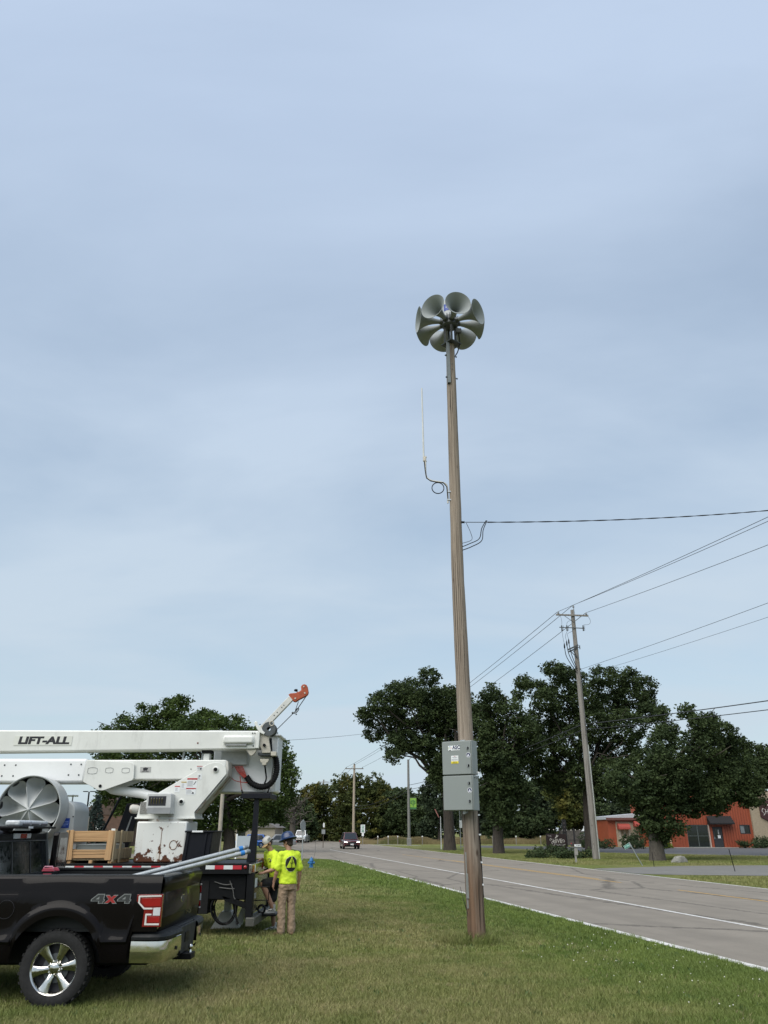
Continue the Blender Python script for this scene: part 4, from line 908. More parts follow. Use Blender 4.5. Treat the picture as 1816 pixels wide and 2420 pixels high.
for s in (-1, 1):
    mb = MB(); mb.box((-32.45 + s * .38, 90, 5.88), (.5, .3, .09)); obj('lamp_head', mb, BLACKP, lp, bevel=.02)
lp = thing('stadium_light', 'distant stadium light mast with a row of lamps', 'street lamp', (-75.9, 200, 0)); mb = MB(); mb.tube([(-75.9, 200, -.1), (-75.9, 200, 10.0)], [.25, .15], 8); obj('mast', mb, DSTEEL, lp); mb = MB(); mb.box((-75.95, 200, 9.9), (2.5, .1, .1)); obj('lamp_bar', mb, DSTEEL, lp)
for i in range(6):
    mb = MB(); mb.lathe([(.1, 0), (.24, .3), (.2, .34), (0, .34)], (-77.1 + i * .46, 200, 9.85), (.3, -.8, -.5), 8); obj('lamp_head', mb, ALU, lp)

# rope fence in front of the meadow
for i, x in enumerate((-.9, .6, 2.0, 5.6, 9.3, 16.0, 19.5, 23.2)):
    t = thing('fence_post', f'white-topped rope fence post, {["first","second","third","fourth","fifth","sixth","seventh","eighth"][i]} from the left', 'post', (x, 121 + i * .4, 0), 'rope fence posts by the meadow')
    mb = MB(); mb.box((x, 121 + i * .4, .5), (.12, .12, 1.05)); obj('post_shaft', mb, GREYWOOD, t); mb = MB(); mb.box((x, 121 + i * .4, 1.1), (.15, .15, .2)); obj('cap', mb, WPAINT, t)
P = []; fxs = (-3.5, -.9, .6, 2.0, 5.6, 9.3, 12.6, 16.0, 19.5, 23.2)
for a, b in zip(fxs[:-1], fxs[1:]): P += sag((a, 121.5, 1.0), (b, 121.5, 1.0), .3, 8)[:-1]
mb = MB(); mb.tube(P, .035, 5); tag(obj('fence_rope', mb, M('brown_rope', (.12, .08, .05), .9)), 'brown rope swagged along the meadow fence posts', 'rope')

# roadside: mailbox, leaning address sign, boulder, stakes
t = thing('mailbox', 'dark mailbox with a white number plate on a grey wooden post', 'mailbox', (12.15, 53.4, 0))
mb = MB(); mb.box((12.15, 53.4, .45), (.11, .11, .95)); mb.box((12.2, 53.37, .72), (.2, .14, .5)); obj('post', mb, M('silvery_post', (.27, .26, .24), .85), t, bevel=.01)
mb = MB(); n = 10; mb.loft([[Vector((12.08 + .11 * math.cos(PI * k / n), y, 1.08 + .10 * math.sin(PI * k / n))) for k in range(n + 1)] + [Vector((11.97, y, .97)), Vector((12.19, y, .97))] for y in (53.25, 53.75)]); mbx = obj('box', mb, M('mailbox_brown', (.045, .03, .027), .5), t)
mb = MB(); mb.box((12.30, 53.23, 1.03), (.42, .015, .13)); pl = obj('number_plate', mb, WPAINT, t)
text('number_lettering', 'W2863', .10, INK, face_cam(12.32, 53.22, 1.03), pl, .001, off=.002)
mb = MB(); mb.box((11.94, 53.4, 1.15), (.02, .18, .06)); obj('flag', mb, REDINK, t)
gs = thing('address_sign', 'small green house-number sign leaning on its tilted steel post', 'sign', (15.18, 49.6, 0))
a = Vector((15.18, 49.6, -.05)); b = Vector((14.52, 49.6, 1.24)); mb = MB(); mb.tube([a, b], .028, 6); obj('post', mb, STEEL, gs)
ang = math.atan2(b.z - a.z, b.x - a.x) - PI / 2; rm = Matrix.Rotation(-ang, 3, 'Y'); ctr = b + rm @ Vector((-.21, -.02, -.10))
SGM = M('sign_teal_green', (.012, .17, .125), .45)
mb = MB(); mb.box(b + rm @ Vector((-.01, -.03, -.10)), (.075, .04, .26), rm); obj('bracket', mb, ALU, gs)
mb = MB(); mb.box(ctr, (.40, .012, .21), rm); pl = obj('sign_plate', mb, M('sign_edge', (.36, .5, .45), .5), gs); mb = MB(); mb.box(ctr + Vector((0, -.009, 0)), (.355, .008, .165), rm); obj('sign_face', mb, SGM, pl)
text('number_lettering', 'W2863', .125, M('pale_teal_letters', (.45, .68, .62), .5), Matrix.Translation(ctr + Vector((0, -.016, 0))) @ rm.to_4x4() @ Matrix.Rotation(PI / 2, 4, 'X'), pl, .001, off=.003, sx=.9)
def rock(name, label, c, r, seed):
    rs = np.random.default_rng(seed); mb = MB(); mb.ball((0, 0, 0), 1, 26, 16); dirs = rs.normal(size=(16, 3)); dirs /= np.linalg.norm(dirs, axis=1, keepdims=True); cut = rs.uniform(.62, .95, 16)
    V = []
    for v in mb.v:
        v = np.array(v); k = min([1] + [cut[i] / max(1e-3, v @ dirs[i]) for i in range(16) if v @ dirs[i] > .2]); k = min(k, 1.0) * rs.uniform(.985, 1.015); V.append((c[0] + v[0] * r[0] * k, c[1] + v[1] * r[1] * k, c[2] + v[2] * r[2] * k))
    mb.v = V; return tag(obj(name, mb, M('limestone', (.23, .225, .2), .9, var=.3, vs=5, bump=.6, bs=14), smooth=25), label, 'boulder')
rock('boulder', 'pale rounded boulder with a hump on the grass beside the driveway', (18.75, 53.4, .14), (.46, .38, .34), 4)
rock('boulder', 'low grey stone leaning against the boulder, left side', (18.38, 53.2, .08), (.34, .28, .22), 8)
for lab, a, b in (('thin dark driveway stake left of the boulder', (15.45, 48.4, -.05), (15.42, 48.4, .75)), ('thin dark driveway stake nearest the right edge', (17.6, 42.5, -.05), (17.45, 42.5, 1.05))):
    mb = MB(); mb.tube([a, b], .018, 6); tag(obj('driveway_stake', mb, BLACKP), lab, 'stake', 'driveway marker stakes')
# ================================================================== TAPROOM BUILDING
RED = None
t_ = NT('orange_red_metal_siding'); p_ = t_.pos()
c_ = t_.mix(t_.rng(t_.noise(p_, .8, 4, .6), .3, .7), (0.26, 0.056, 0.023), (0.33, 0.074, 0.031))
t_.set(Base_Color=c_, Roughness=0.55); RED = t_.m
t_ = NT('buff_brick'); p_ = t_.pos(); br = t_.n('ShaderNodeTexBrick')
t_.l(t_.mapv(p_, (1, 1, 1), rot=(R(90), 0, 0)), br.inputs['Vector']); br.inputs['Scale'].default_value = 4.5; br.inputs['Color1'].default_value = (.36, .29, .20, 1); br.inputs['Color2'].default_value = (.28, .225, .15, 1); br.inputs['Mortar'].default_value = (.30, .27, .22, 1); br.inputs['Mortar Size'].default_value = .02
t_.set(Base_Color=br.outputs['Color'], Roughness=.9); t_.bump(br.outputs['Fac'], .3, .02); BRICK = t_.m
DARKTRIM = M('dark_trim', (.02, .02, .022), .5)
tb = thing('taproom_building', 'orange-red metal-sided building with glass garage door and black awning', 'building', (39, 100, 0))
def wall_rib(x0, x1, z0, z1, y, holes, step=.30):
    """ribbed sheet metal wall with rectangular openings, one mesh"""
    mb = MB(); xs = sorted({x0, x1, *[h[0] for h in holes], *[h[1] for h in holes]}); zs = sorted({z0, z1, *[h[2] for h in holes], *[h[3] for h in holes]})
    for a, b in zip(xs[:-1], xs[1:]):
        for c, d in zip(zs[:-1], zs[1:]):
            if any(h[0] <= a and b <= h[1] and h[2] <= c and d <= h[3] for h in holes): continue
            mb.bb(a, b, y, y + .2, c, d)
    ribs = MB(); x = x0 + .1
    while x < x1:
        segs = [(z0, z1)]
        for h in holes:
            if h[0] - .04 < x < h[1] + .04:
                segs = [q for s in segs for q in ((s[0], min(s[1], h[2])), (max(s[0], h[3]), s[1])) if q[1] - q[0] > .05]
        for s in segs: ribs.bb(x - .035, x + .035, y - .055, y + .01, s[0] + .005, s[1] - .005)
        x += step
    return mb, ribs
holes = [(36.35, 38.95, .02, 2.55), (39.45, 40.65, .02, 2.35), (42.75, 44.0, 1.55, 2.55)]
mb, ribs = wall_rib(35.3, 44.3, 0, 5.6, 100, holes, .31)
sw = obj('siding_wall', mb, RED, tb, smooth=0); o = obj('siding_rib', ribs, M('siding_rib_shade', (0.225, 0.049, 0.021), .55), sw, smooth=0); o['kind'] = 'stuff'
mb = MB(); mb.bb(35.3, 44.3, 100.2, 118, 0, 5.6); mb.bb(35.2, 44.5, 99.85, 118.2, 5.6, 5.8); obj('building_block', mb, RED, tb, smooth=0)
mb = MB(); mb.bb(33, 44.2, 99.6, 100.2, -.05, .06); obj('concrete_sill', mb, M('concrete_path', (.36, .35, .32), .9), tb, smooth=0)
# glass garage door
gd = MB(); x0, x1, z1 = 36.35, 38.95, 2.55
for (a, b, c, d) in ((x0, x0 + .08, .06, z1), (x1 - .08, x1, .06, z1), (x0 + .08, x1 - .08, z1 - .08, z1), (x0 + .08, x1 - .08, .06, .14), (37.6, 37.7, .14, z1 - .08), (x0 + .08, 37.6, 1.28, 1.35), (37.7, x1 - .08, 1.28, 1.35)): gd.bb(a, b, 100.03, 100.12, c, d)
gdo = obj('garage_door', gd, M('green_grey_frame', (.07, .085, .08), .5), tb, smooth=0)
WINDARK = M('dark_window_glass', (.010, .014, .013), .06, spec=.6)
for (a, b) in ((x0 + .08, 37.6), (37.7, x1 - .08)):
    for (c, d) in ((.14, 1.28), (1.35, z1 - .08)):
        mb = MB(); mb.bb(a, b, 100.07, 100.09, c, d); obj('pane', mb, WINDARK, gdo, smooth=0)
for x in (36.28, 39.02):
    mb = MB(); mb.bb(x - .06, x + .06, 99.93, 100.02, 0, 2.62); obj('door_trim', mb, RED if x < 37 else M('pale_trim', (.42, .36, .31), .6), tb)
dr = MB(); dr.bb(39.50, 40.60, 100.04, 100.10, .06, 2.30); dro = obj('door', dr, M('charcoal_door', (.028, .029, .033), .5), tb, bevel=.01)
mb = MB(); mb.bb(39.72, 40.30, 100.02, 100.045, 1.15, 2.1); obj('door_glass', mb, WINDARK, dro); mb = MB(); mb.bb(40.0, 40.32, 100.0, 100.022, 1.05, 1.4); obj('door_notice', mb, WPAINT, dro); mb = MB(); mb.bb(40.08, 40.2, 100.0, 100.018, 1.5, 2.0); obj('door_notice', mb, M('pale_notice', (.45, .45, .45), .6), dro); mb = MB(); mb.bb(39.56, 39.62, 99.97, 100.05, .95, 1.2); obj('handle', mb, ALU, dro)
mb = MB(); mb.bb(42.75, 44.0, 99.98, 100.1, 1.55, 1.63); mb.bb(42.75, 44.0, 99.98, 100.1, 2.47, 2.55); mb.bb(42.75, 42.83, 99.98, 100.1, 1.63, 2.47); mb.bb(43.92, 44.0, 99.98, 100.1, 1.63, 2.47); mb.bb(43.33, 43.42, 99.98, 100.1, 1.63, 2.47); wo = obj('window', mb, DARKTRIM, tb)
mb = MB(); mb.bb(42.83, 43.33, 100.05, 100.07, 1.63, 2.47); obj('pane', mb, M('pale_window_glass', (.16, .18, .19), .1), wo); mb = MB(); mb.bb(43.42, 43.92, 100.06, 100.08, 1.63, 2.47); obj('pane', mb, WINDARK, wo)
aw = MB(); aw.prism([(100.0, 3.55), (99.0, 2.75), (99.0, 2.6), (100.0, 2.6)], 38.95, 41.85, 'x'); obj('awning', aw, M('black_awning_canvas', (.008, .008, .009), .8), tb, smooth=0)
mb = MB(); mb.bb(39.9, 40.5, 99.7, 99.98, 3.85, 4.1); obj('wall_lamp', mb, DARKTRIM, tb, bevel=.03)
mb = MB(); mb.bb(44.3, 62, 99.7, 118, 0, 6.4); bw = obj('brick_wall', mb, BRICK, tb, smooth=0)
hxc, hzc = 46.45, 4.05; hexp = [(hxc + 1.25 * math.cos(R(30 + 60 * k)), hzc + 1.25 * math.sin(R(30 + 60 * k))) for k in range(6)]
mb = MB(); mb.prism(hexp, 99.5, 99.68, 'y'); hs = obj('hexagon_sign', mb, M('maroon_sign', (.045, .014, .013), .5), tb, smooth=0)
text('sign_lettering', 'HIVE', .72, M('cream_letters', (.55, .52, .48), .6), face_cam(46.5, 99.48, 4.0), hs, .004, shear=.15, sx=.8)
mb = MB(); mb.tube(spline([(45.95, 99.48, 4.25), (45.7, 99.48, 4.35), (45.6, 99.48, 4.05), (45.85, 99.48, 3.75), (45.7, 99.48, 3.6)], 5), .03, 5); obj('sign_flourish', mb, M('cream_letters', (.55, .52, .48), .6), hs)
mb = MB(); mb.ball((46.45, 99.47, 4.75), (.13, .02, .08), 8, 6); mb.ball((46.6, 99.47, 4.88), (.06, .02, .14), 8, 6, (0, .5, 0)); obj('sign_bee', mb, M('cream_letters', (.55, .52, .48), .6), hs)
mb = MB(); mb.tube([(34.0, 99.0, -.05), (33.9, 99.0, 1.35)], .075, 8); tag(obj('bollard', mb, M('cream_bollard', (.55, .42, .28), .7)), 'pale bollard post at the left end of the red wall', 'bollard')
# low neighbouring wing
wb = thing('low_wing', 'low flat-roofed wing with beige wall and red awnings', 'building', (32, 108, 0))
mb = MB(); mb.bb(29.1, 36.8, 108, 120, 0, 3.25); obj('wall', mb, RED, wb, smooth=0); mb = MB(); mb.bb(30.1, 33.0, 107.9, 107.98, 0, 3.0); obj('beige_panel', mb, M('beige_siding', (.34, .28, .215), .8), wb, smooth=0)
mb = MB(); mb.prism([(28.9, 3.25), (37.2, 3.25), (37.2, 4.3), (28.9, 3.62)], 107.6, 121, 'y'); obj('roof', mb, M('pale_membrane', (.42, .44, .47), .7), wb, smooth=0)
mb = MB(); mb.bb(28.85, 37.2, 107.45, 107.6, 3.15, 3.45); obj('fascia', mb, M('brown_fascia', (.12, .05, .04), .6), wb, smooth=0)
for x, z in ((31.0, 2.75), (33.1, 3.1)):
    mb = MB(); P = []
    for k in range(7): a = PI / 2 * k / 6; P.append((107.9 - .9 * math.sin(a), z - .55 + .55 * math.cos(a)))
    mb.prism([(107.9, z - .7)] + P + [(107.0, z - .7)], x - .75, x + .75, 'x'); obj('awning', mb, M('red_canvas', (.30, .05, .035), .7), wb, smooth=50)
for x in (30.55, 31.15, 31.75):
    mb = MB(); mb.bb(x - .12, x + .12, 107.8, 107.9, 0, 2.1); obj('door_panel', mb, M('pale_panel', (.42, .38, .33), .7), wb)
fe = thing('patio_fence', 'grey wooden patio fence behind the taproom sign', 'fence', (24.3, 104, 0)); FW = M('grey_fence_board', (.105, .095, .082), .9, var=.25, vs=3)
for i in range(13):
    mb = MB(); mb.bb(21.9 + i * .29, 21.9 + i * .29 + .275, 104, 104.04, .25, 1.92 + .03 * (i % 3)); obj('board', mb, FW, fe, smooth=0)
for x in (21.85, 23.6, 25.6):
    mb = MB(); mb.bb(x, x + .14, 103.9, 104.0, 0, 2.2); obj('post', mb, DARKTRIM, fe, smooth=0)
mb = MB(); mb.bb(21.9, 25.7, 103.95, 104, .85, .98); obj('rail', mb, FW, fe, smooth=0)
sl = thing('string_lights', 'row of small white bulbs strung above the patio fence', 'string lights', (23, 103.5, 2.2)); P = sag((20.0, 103.5, 2.15), (26.5, 103.5, 2.25), .15, 12)
mb = MB(); mb.tube(P, .015, 4); obj('cord', mb, BLACKP, sl)
for q in P[1:-1]:
    mb = MB(); mb.ball(q - Vector((0, 0, .09)), .055, 8, 6); obj('bulb', mb, M('milky_bulb', (.8, .76, .66), .3), sl)
la = thing('patio_lantern', 'white pagoda-topped lantern post by the patio fence', 'lantern', (24.1, 100, 0))
mb = MB(); mb.cyl((24.15, 100, 0), (24.1, 100, 1.85), .16, .13, 8); obj('post', mb, M('pale_blue_grey_board', (.36, .41, .46), .6), la); mb = MB(); mb.lathe([(.42, 0), (.40, .05), (.2, .25), (.14, .32), (.12, .5), (0, .62)], (24.1, 100, 1.85), n=12); obj('cap', mb, M('lantern_white', (.5, .52, .52), .6), la)
# ------------------------------------------------------------------ The Hive sign
hv = thing('taproom_sign', 'dark brown board lettered The Hive Taproom on dark posts', 'sign', (16.0, 78, 0)); MAR = M('maroon_board', (.022, .009, .009), .6, var=.15); CRM = M('cream_letters', (.55, .52, .48), .6)
mb = MB(); mb.bb(15.13, 17.0, 77.95, 78.05, .42, 1.62); hb = obj('board', mb, MAR, hv, bevel=.02)
for x in (15.2, 16.95):
    mb = MB(); mb.bb(x - .05, x + .05, 78.06, 78.16, -.1, 1.6); obj('post', mb, DARKTRIM, hv)
text('sign_lettering', 'THE', .26, M('faded_letters', (.36, .32, .32), .6), face_cam(15.45, 77.93, 1.42), hb, .003, sx=.8)
text('sign_lettering', 'HIVE', .52, CRM, face_cam(16.15, 77.93, 1.0), hb, .003, off=.004, sx=.82)
text('sign_lettering', 'TAPROOM', .24, M('grey_letters', (.45, .43, .42), .6), face_cam(16.42, 77.93, .66), hb, .003, sx=.8)
def spiral(cx, cz, r0, r1, a0, a1, y): return [(cx + (r0 + (r1 - r0) * k / 22) * math.cos(R(a0 + (a1 - a0) * k / 22)), y, cz + (r0 + (r1 - r0) * k / 22) * math.sin(R(a0 + (a1 - a0) * k / 22))) for k in range(23)]
mb = MB(); mb.tube(spiral(15.72, .82, .05, .24, 300, -130, 77.93), .028, 5); mb.tube(spiral(15.56, 1.13, .03, .12, -90, 250, 77.93), .024, 5); mb.tube(spiral(16.72, .98, .04, .16, 200, 560, 77.93), .026, 5); obj('sign_flourish', mb, CRM, hb)
mb = MB(); mb.ball((16.05, 77.93, 1.33), (.05, .012, .13), 8, 6, (0, .9, 0)); mb.ball((16.1, 77.93, 1.45), (.035, .012, .11), 8, 6, (0, .25, 0)); mb.ball((16.2, 77.93, 1.42), (.035, .012, .11), 8, 6, (0, .6, 0)); obj('sign_bee', mb, CRM, hb)
mb = MB(); mb.bb(16.83, 17.2, 78.4, 78.6, .5, 2.86); tw = tag(obj('sign_tower', mb, M('black_tower', (.012, .011, .012), .6), bevel=.02), 'tall narrow black sign post behind the taproom sign', 'sign')
for i, ch_ in enumerate('FOOD'): pass
for i in range(5):
    mb = MB(); mb.box((17.0, 78.38, 2.55 - i * .33), (.13, .01, .16)); obj('worn_mark', mb, M('dark_grey_mark', (.07, .06, .06), .7), tw)
# ------------------------------------------------------------------ far left buildings and cars' backdrop
sb = thing('brick_school', 'brown brick gabled building with a tall white window, far left', 'building', (-37.5, 110, 0))
mb = MB(); mb.bb(-41, -33.5, 110, 122, 0, 3.9); obj('wall', mb, M('brown_brick', (.11, .065, .048), .9, var=.2, vs=2), sb, smooth=0); mb = MB(); mb.prism([(-41.4, 3.85), (-33.1, 3.85), (-36.4, 6.2)], 109.9, 122, 'y'); obj('roof', mb, M('brown_shingle', (.085, .058, .048), .9, var=.2, vs=3), sb, smooth=0)
mb = MB(); mb.bb(-38.1, -37.3, 109.9, 110, 1.7, 3.0); wo = obj('window', mb, WPAINT, sb); mb = MB(); mb.bb(-37.98, -37.42, 109.86, 109.9, 2.55, 2.95); obj('pane', mb, WINDARK, wo)
mb = MB(); mb.bb(-36.0, -35.5, 109.9, 110, 1.7, 2.15); obj('window', mb, WPAINT, sb)
hb_ = thing('beige_building', 'beige flat-walled building glimpsed behind the blue car', 'building', (-18.5, 122, 0))
mb = MB(); mb.bb(-22, -16.0, 122, 132, 0, 2.3); obj('wall', mb, M('beige_stucco', (.36, .32, .26), .9), hb_, smooth=0); mb = MB(); mb.prism([(-22.4, 2.3), (-15.6, 2.3), (-16.8, 2.9), (-21.0, 2.9)], 121.6, 132.4, 'y'); obj('roof', mb, M('grey_shingle', (.16, .15, .145), .9), hb_, smooth=0)
mb = MB(); mb.bb(-21.5, -20.3, 121.9, 122, .9, 2.0); obj('window', mb, WINDARK, hb_)
gp = thing('price_sign', 'white pylon sign partly hidden by the first oak trunk', 'sign', (8.6, 96, 0)); mb = MB(); mb.bb(8.75, 8.85, 96, 96.1, 0, 4.2); mb.bb(9.0, 9.08, 96, 96.1, 2.6, 4.2); obj('post', mb, ALU, gp); mb = MB(); mb.bb(8.72, 9.02, 95.9, 96, 2.2, 3.0); obj('sign_plate', mb, WPAINT, gp)
rt = thing('roadside_arm', 'white post carrying a red-tipped arm beside the first oak', 'post', (6.35, 93, 0)); mb = MB(); mb.tube([(6.35, 93, 0), (6.35, 93, 3.4)], .05, 6); obj('post', mb, WPAINT, rt); mb = MB(); mb.tube([(6.15, 93, 3.3), (5.75, 93, 4.15)], .06, 6); obj('arm', mb, M('red_white_arm', (.6, .25, .22), .6), rt)
# ================================================================== BUCKET TRUCK
t_ = NT('rust_stained_white_steel'); p_ = t_.pos(); z_ = t_.sep(p_)[2]
n1 = t_.noise(p_, 8.0, 4, .55); n2 = t_.noise(t_.mapv(p_, (9, 9, 1.2)), 1.0, 4, .6); low = t_.rng(z_, 1.30, 1.75, 1.0, 0.0)
k1 = t_.rng(t_.math('ADD', n1, t_.math('MULTIPLY', low, .22)), .64, .69); k2 = t_.math('MULTIPLY', t_.rng(n2, .52, .75), t_.rng(low, 0, 1, .08, .55))
c_ = t_.mix(k2, (.70, .71, .68), (.42, .27, .12)); c_ = t_.mix(k1, c_, (.085, .028, .012)); t_.set(Base_Color=c_, Roughness=t_.rng(k1, 0, 1, .4, .9)); RUSTW = t_.m
t_ = NT('rust_streaked_white_plate'); p_ = t_.pos(); k = t_.rng(t_.noise(t_.mapv(p_, (3, 3, 3)), 1.3, 5, .6), .52, .68); c_ = t_.mix(k, (.55, .54, .50), (.22, .11, .045)); t_.set(Base_Color=c_, Roughness=.6); RUSTP = t_.m
bt = thing('bucket_truck', 'white articulated bucket crane on a black flatbed truck', 'truck', (-5.0, 17.7, 0))
def B(name, x0, x1, y0, y1, z0, z1, mat, bev=.006, par=None):
    mb = MB(); mb.bb(x0, x1, y0, y1, z0, z1); return obj(name, mb, mat, par or bt, bevel=bev)
def PR(name, poly, y0, y1, mat, bev=.006, par=None):
    mb = MB(); mb.prism(poly, y0, y1, 'y'); return obj(name, mb, mat, par or bt, bevel=bev)
def TU(name, pts, r, mat, n=8, par=None):
    mb = MB(); mb.tube(pts, r, n); return obj(name, mb, mat, par or bt)
# flatbed
deck = B('deck', -12, -2.64, 16.53, 18.97, 1.16, 1.295, BLACKP, .008)
B('side_rail', -12, -2.64, 16.48, 16.528, 1.12, 1.31, BLACKP, .005, deck); B('side_rail', -12, -2.64, 18.972, 19.02, 1.12, 1.31, BLACKP, .005, deck)
for i in range(21):
    x = -7.9 + i * .187
    if x > -4.2: break
    B('tape_segment', x, x + .187, 16.474, 16.479, 1.195, 1.265, REDREF if i % 2 == 0 else WHTREF, 0, deck)
for i in range(4): B('tape_segment', -3.47 + i * .175, -3.47 + (i + 1) * .175, 16.474, 16.479, 1.205, 1.275, WHTREF if i % 2 == 0 else REDREF, 0, deck)
mb = MB(); mb.ball((-2.70, 16.475, 1.24), (.035, .02, .035), 10, 8); obj('side_marker_lamp', mb, REDL, deck)
for y in (17.25, 18.15): B('frame_rail', -12, -2.7, y, y + .09, .78, 1.14, BLACKP)
for x in (-10.5, -8.2, -6.0, -4.0): B('cross_member', x, x + .12, 16.7, 18.8, 1.02, 1.155, BLACKP)
B('under_box', -3.95, -2.68, 16.62, 17.15, .66, 1.12, BLACKP, .02); B('mud_flap', -3.74, -3.40, 16.60, 17.2, .42, 1.0, BLACKR)
B('rear_post', -2.66, -2.53, 16.52, 16.72, .34, 1.14, BLACKP); B('rear_post', -2.66, -2.53, 18.78, 18.98, .34, 1.14, BLACKP)
B('under_run_bar', -2.63, -2.46, 16.46, 19.0, .22, .37, M('dull_bar', (.10, .10, .09), .5, .5), .01)
PR('diagonal_brace', [(-3.15, .74), (-3.08, .64), (-2.65, .50), (-2.65, .61)], 16.62, 16.72, BLACKP)
rp = B('tail_panel', -2.60, -2.56, 16.73, 18.77, .42, 1.10, M('mirror_tread_plate', (.30, .29, .26), .22, .95, var=.3, vs=9, bump=.5, bs=30), .004)
lb = B('light_bar', -2.635, -2.575, 16.50, 19.0, 1.13, 1.29, M('brushed_tail_plate', (.42, .40, .36), .25, .9, var=.2, vs=7), .006)
for i, y in enumerate((16.62, 16.72, 16.86, 17.9, 18.4, 18.7)):
    B('tail_lamp', -2.574, -2.56, y, y + (.05 if i < 3 else .11), 1.15, 1.27, (REDL, M('amber_lens', (.6, .22, .03), .2), WPAINT)[i % 3] if i < 3 else REDL, .004, lb)
B('licence_plate', -2.558, -2.55, 16.86, 17.16, .86, 1.02, WPAINT, .002, rp); B('data_plate', -2.558, -2.55, 16.88, 17.1, .66, .76, ALU, .002, rp)
TU('grab_handle', [(-2.56, 17.1, .86), (-2.30, 17.1, .86), (-2.30, 17.1, .62), (-2.56, 17.1, .62)], .012, BLACKP, 6)
st = B('step', -2.56, -2.18, 17.42, 18.05, .305, .345, BLACKP, .01); mb = MB(); mb.tube([(-2.47 + .07 * math.cos(q), 17.40, .44 + .07 * math.sin(q)) for q in np.linspace(0, 2 * PI, 21)[:-1]], .022, 8, closed=True); obj('tow_ring', mb, BLACKP, st)
# wheels (dual rear, in the pickup's lee)
for (x, y) in ((-5.6, 16.78), (-5.6, 18.72)):
    mb = MB(); mb.lathe([(.30, -.24), (.46, -.26), (.51, -.22), (.51, .22), (.46, .26), (.30, .24)], (x, y, .51), (0, 1, 0), 28, True); w = obj('wheel', mb, BLACKR, bt)
    mb = MB(); mb.lathe([(.0, -.10), (.12, -.14), (.28, -.10), (.31, -.23), (.31, .23), (0, .2)], (x, y, .51), (0, 1, 0), 24); obj('rim', mb, WHITE, w)
# outrigger and hose coil
og = PR('outrigger_foot', [(-3.60, .02), (-3.02, .02), (-3.05, .06), (-3.20, .34), (-3.40, .34), (-3.57, .06)], 18.0, 18.45, WHITE, .01); B('outrigger_leg', -3.37, -3.23, 18.15, 18.32, .30, 1.14, WHITE, .01)
PR('outrigger_wing', [(-3.10, .10), (-2.92, .62), (-2.86, .60), (-2.98, .08)], 18.1, 18.3, WHITE, .006)
rr = random.Random(8); mb = MB()
for k in range(6):
    a0 = rr.uniform(-.25, .25); r1, r2 = .22 + .02 * rr.random(), .25 + .03 * rr.random(); cy = 16.72 + .02 * k; cx = -3.12 + rr.uniform(-.03, .03)
    mb.tube([(cx + r1 * math.cos(q) * math.cos(a0) , cy + .08 * math.cos(q + k), .50 + r2 * math.sin(q) + .05 * math.cos(q) * a0 * 4) for q in np.linspace(0, 2 * PI, 26)[:-1]], .013, 6, closed=True)
o = obj('hose_coil', mb, BLACKR, bt); o['kind'] = 'stuff'
TU('hose_tail', spline([(-2.9, 16.66, .7), (-2.86, 16.64, .5), (-2.84, 16.64, .35), (-2.80, 16.64, .24)], 5), [.016] * 10 + [.022] * 6, BLACKR)
for pts in ([(-3.3, 16.6, .98), (-3.1, 16.58, .93), (-2.95, 16.58, .94)], [(-3.0, 16.58, 1.0), (-2.93, 16.57, .85), (-2.9, 16.57, .72), (-2.87, 16.57, .68)], [(-3.2, 16.6, .88), (-3.0, 16.58, .86), (-2.9, 16.58, .86)]): TU('hydraulic_line', spline(pts, 5), .009, M('grey_hose', (.10, .10, .095), .6))
# pedestal, turntable, turret
B('pedestal', -5.09, -4.06, 17.10, 18.1, 1.30, 2.075, RUSTW, .03)
mb = MB(); mb.tube([(-4.30 + .078 * math.cos(q), 17.095, 1.63 + .085 * math.sin(q)) for q in np.linspace(0, 2 * PI, 29)[:-1]], .006, 6, closed=True); obj('inspection_cover_ring', mb, M('rust_ring', (.16, .07, .03), .9), bt)
B('seam', -4.565, -4.555, 17.094, 17.099, 1.31, 1.92, M('rust_ring', (.16, .07, .03), .9), 0)
mb = MB(); mb.lathe([(0, 0), (.46, 0), (.46, .05), (.40, .055), (.40, .10), (0, .10)], (-4.53, 17.6, 2.075), n=36); obj('turntable', mb, RUSTP, bt)
TP = [(-5.11, 2.42), (-4.72, 2.66), (-3.89, 3.14), (-3.75, 3.22), (-3.62, 3.255), (-3.48, 3.235), (-3.38, 3.15), (-3.345, 3.02), (-3.96, 2.26), (-3.94, 2.15), (-5.16, 2.15), (-5.14, 2.25)]
tu = PR('turret_plate', TP, 17.24, 17.29, WHITE, .008); PR('turret_plate', TP, 17.91, 17.96, WHITE, .008)
PR('turret_web', [(-5.08, 2.42), (-4.72, 2.60), (-3.98, 2.32), (-3.98, 2.16), (-5.08, 2.16)], 17.29, 17.91, WHITE, .004)
PR('turret_back_plate', [(-3.36, 2.98), (-3.33, 2.98), (-3.93, 2.24), (-3.96, 2.24)], 17.29, 17.91, RUSTP, .002)
B('turret_flange', -5.18, -3.92, 17.2, 18.0, 2.125, 2.155, WHITE, .004)
def pin(x, z, y, r=.05):
    mb = MB(); mb.lathe([(r, 0), (r * 1.25, .0), (r * 1.25, .022), (r * .9, .03)], (x, y, z), (0, -1, 0), 20); o = obj('pivot_pin', mb, WHITE, bt); mb = MB(); mb.cyl((x, y - .01, z), (x, y - .045, z), r * .72, r * .6, 12); obj('pin_head', mb, BLACKP, o)
pin(-3.585, 3.10, 17.24); pin(-4.25, 2.46, 17.24, .045); pin(-6.02, 2.775, 17.33, .052)
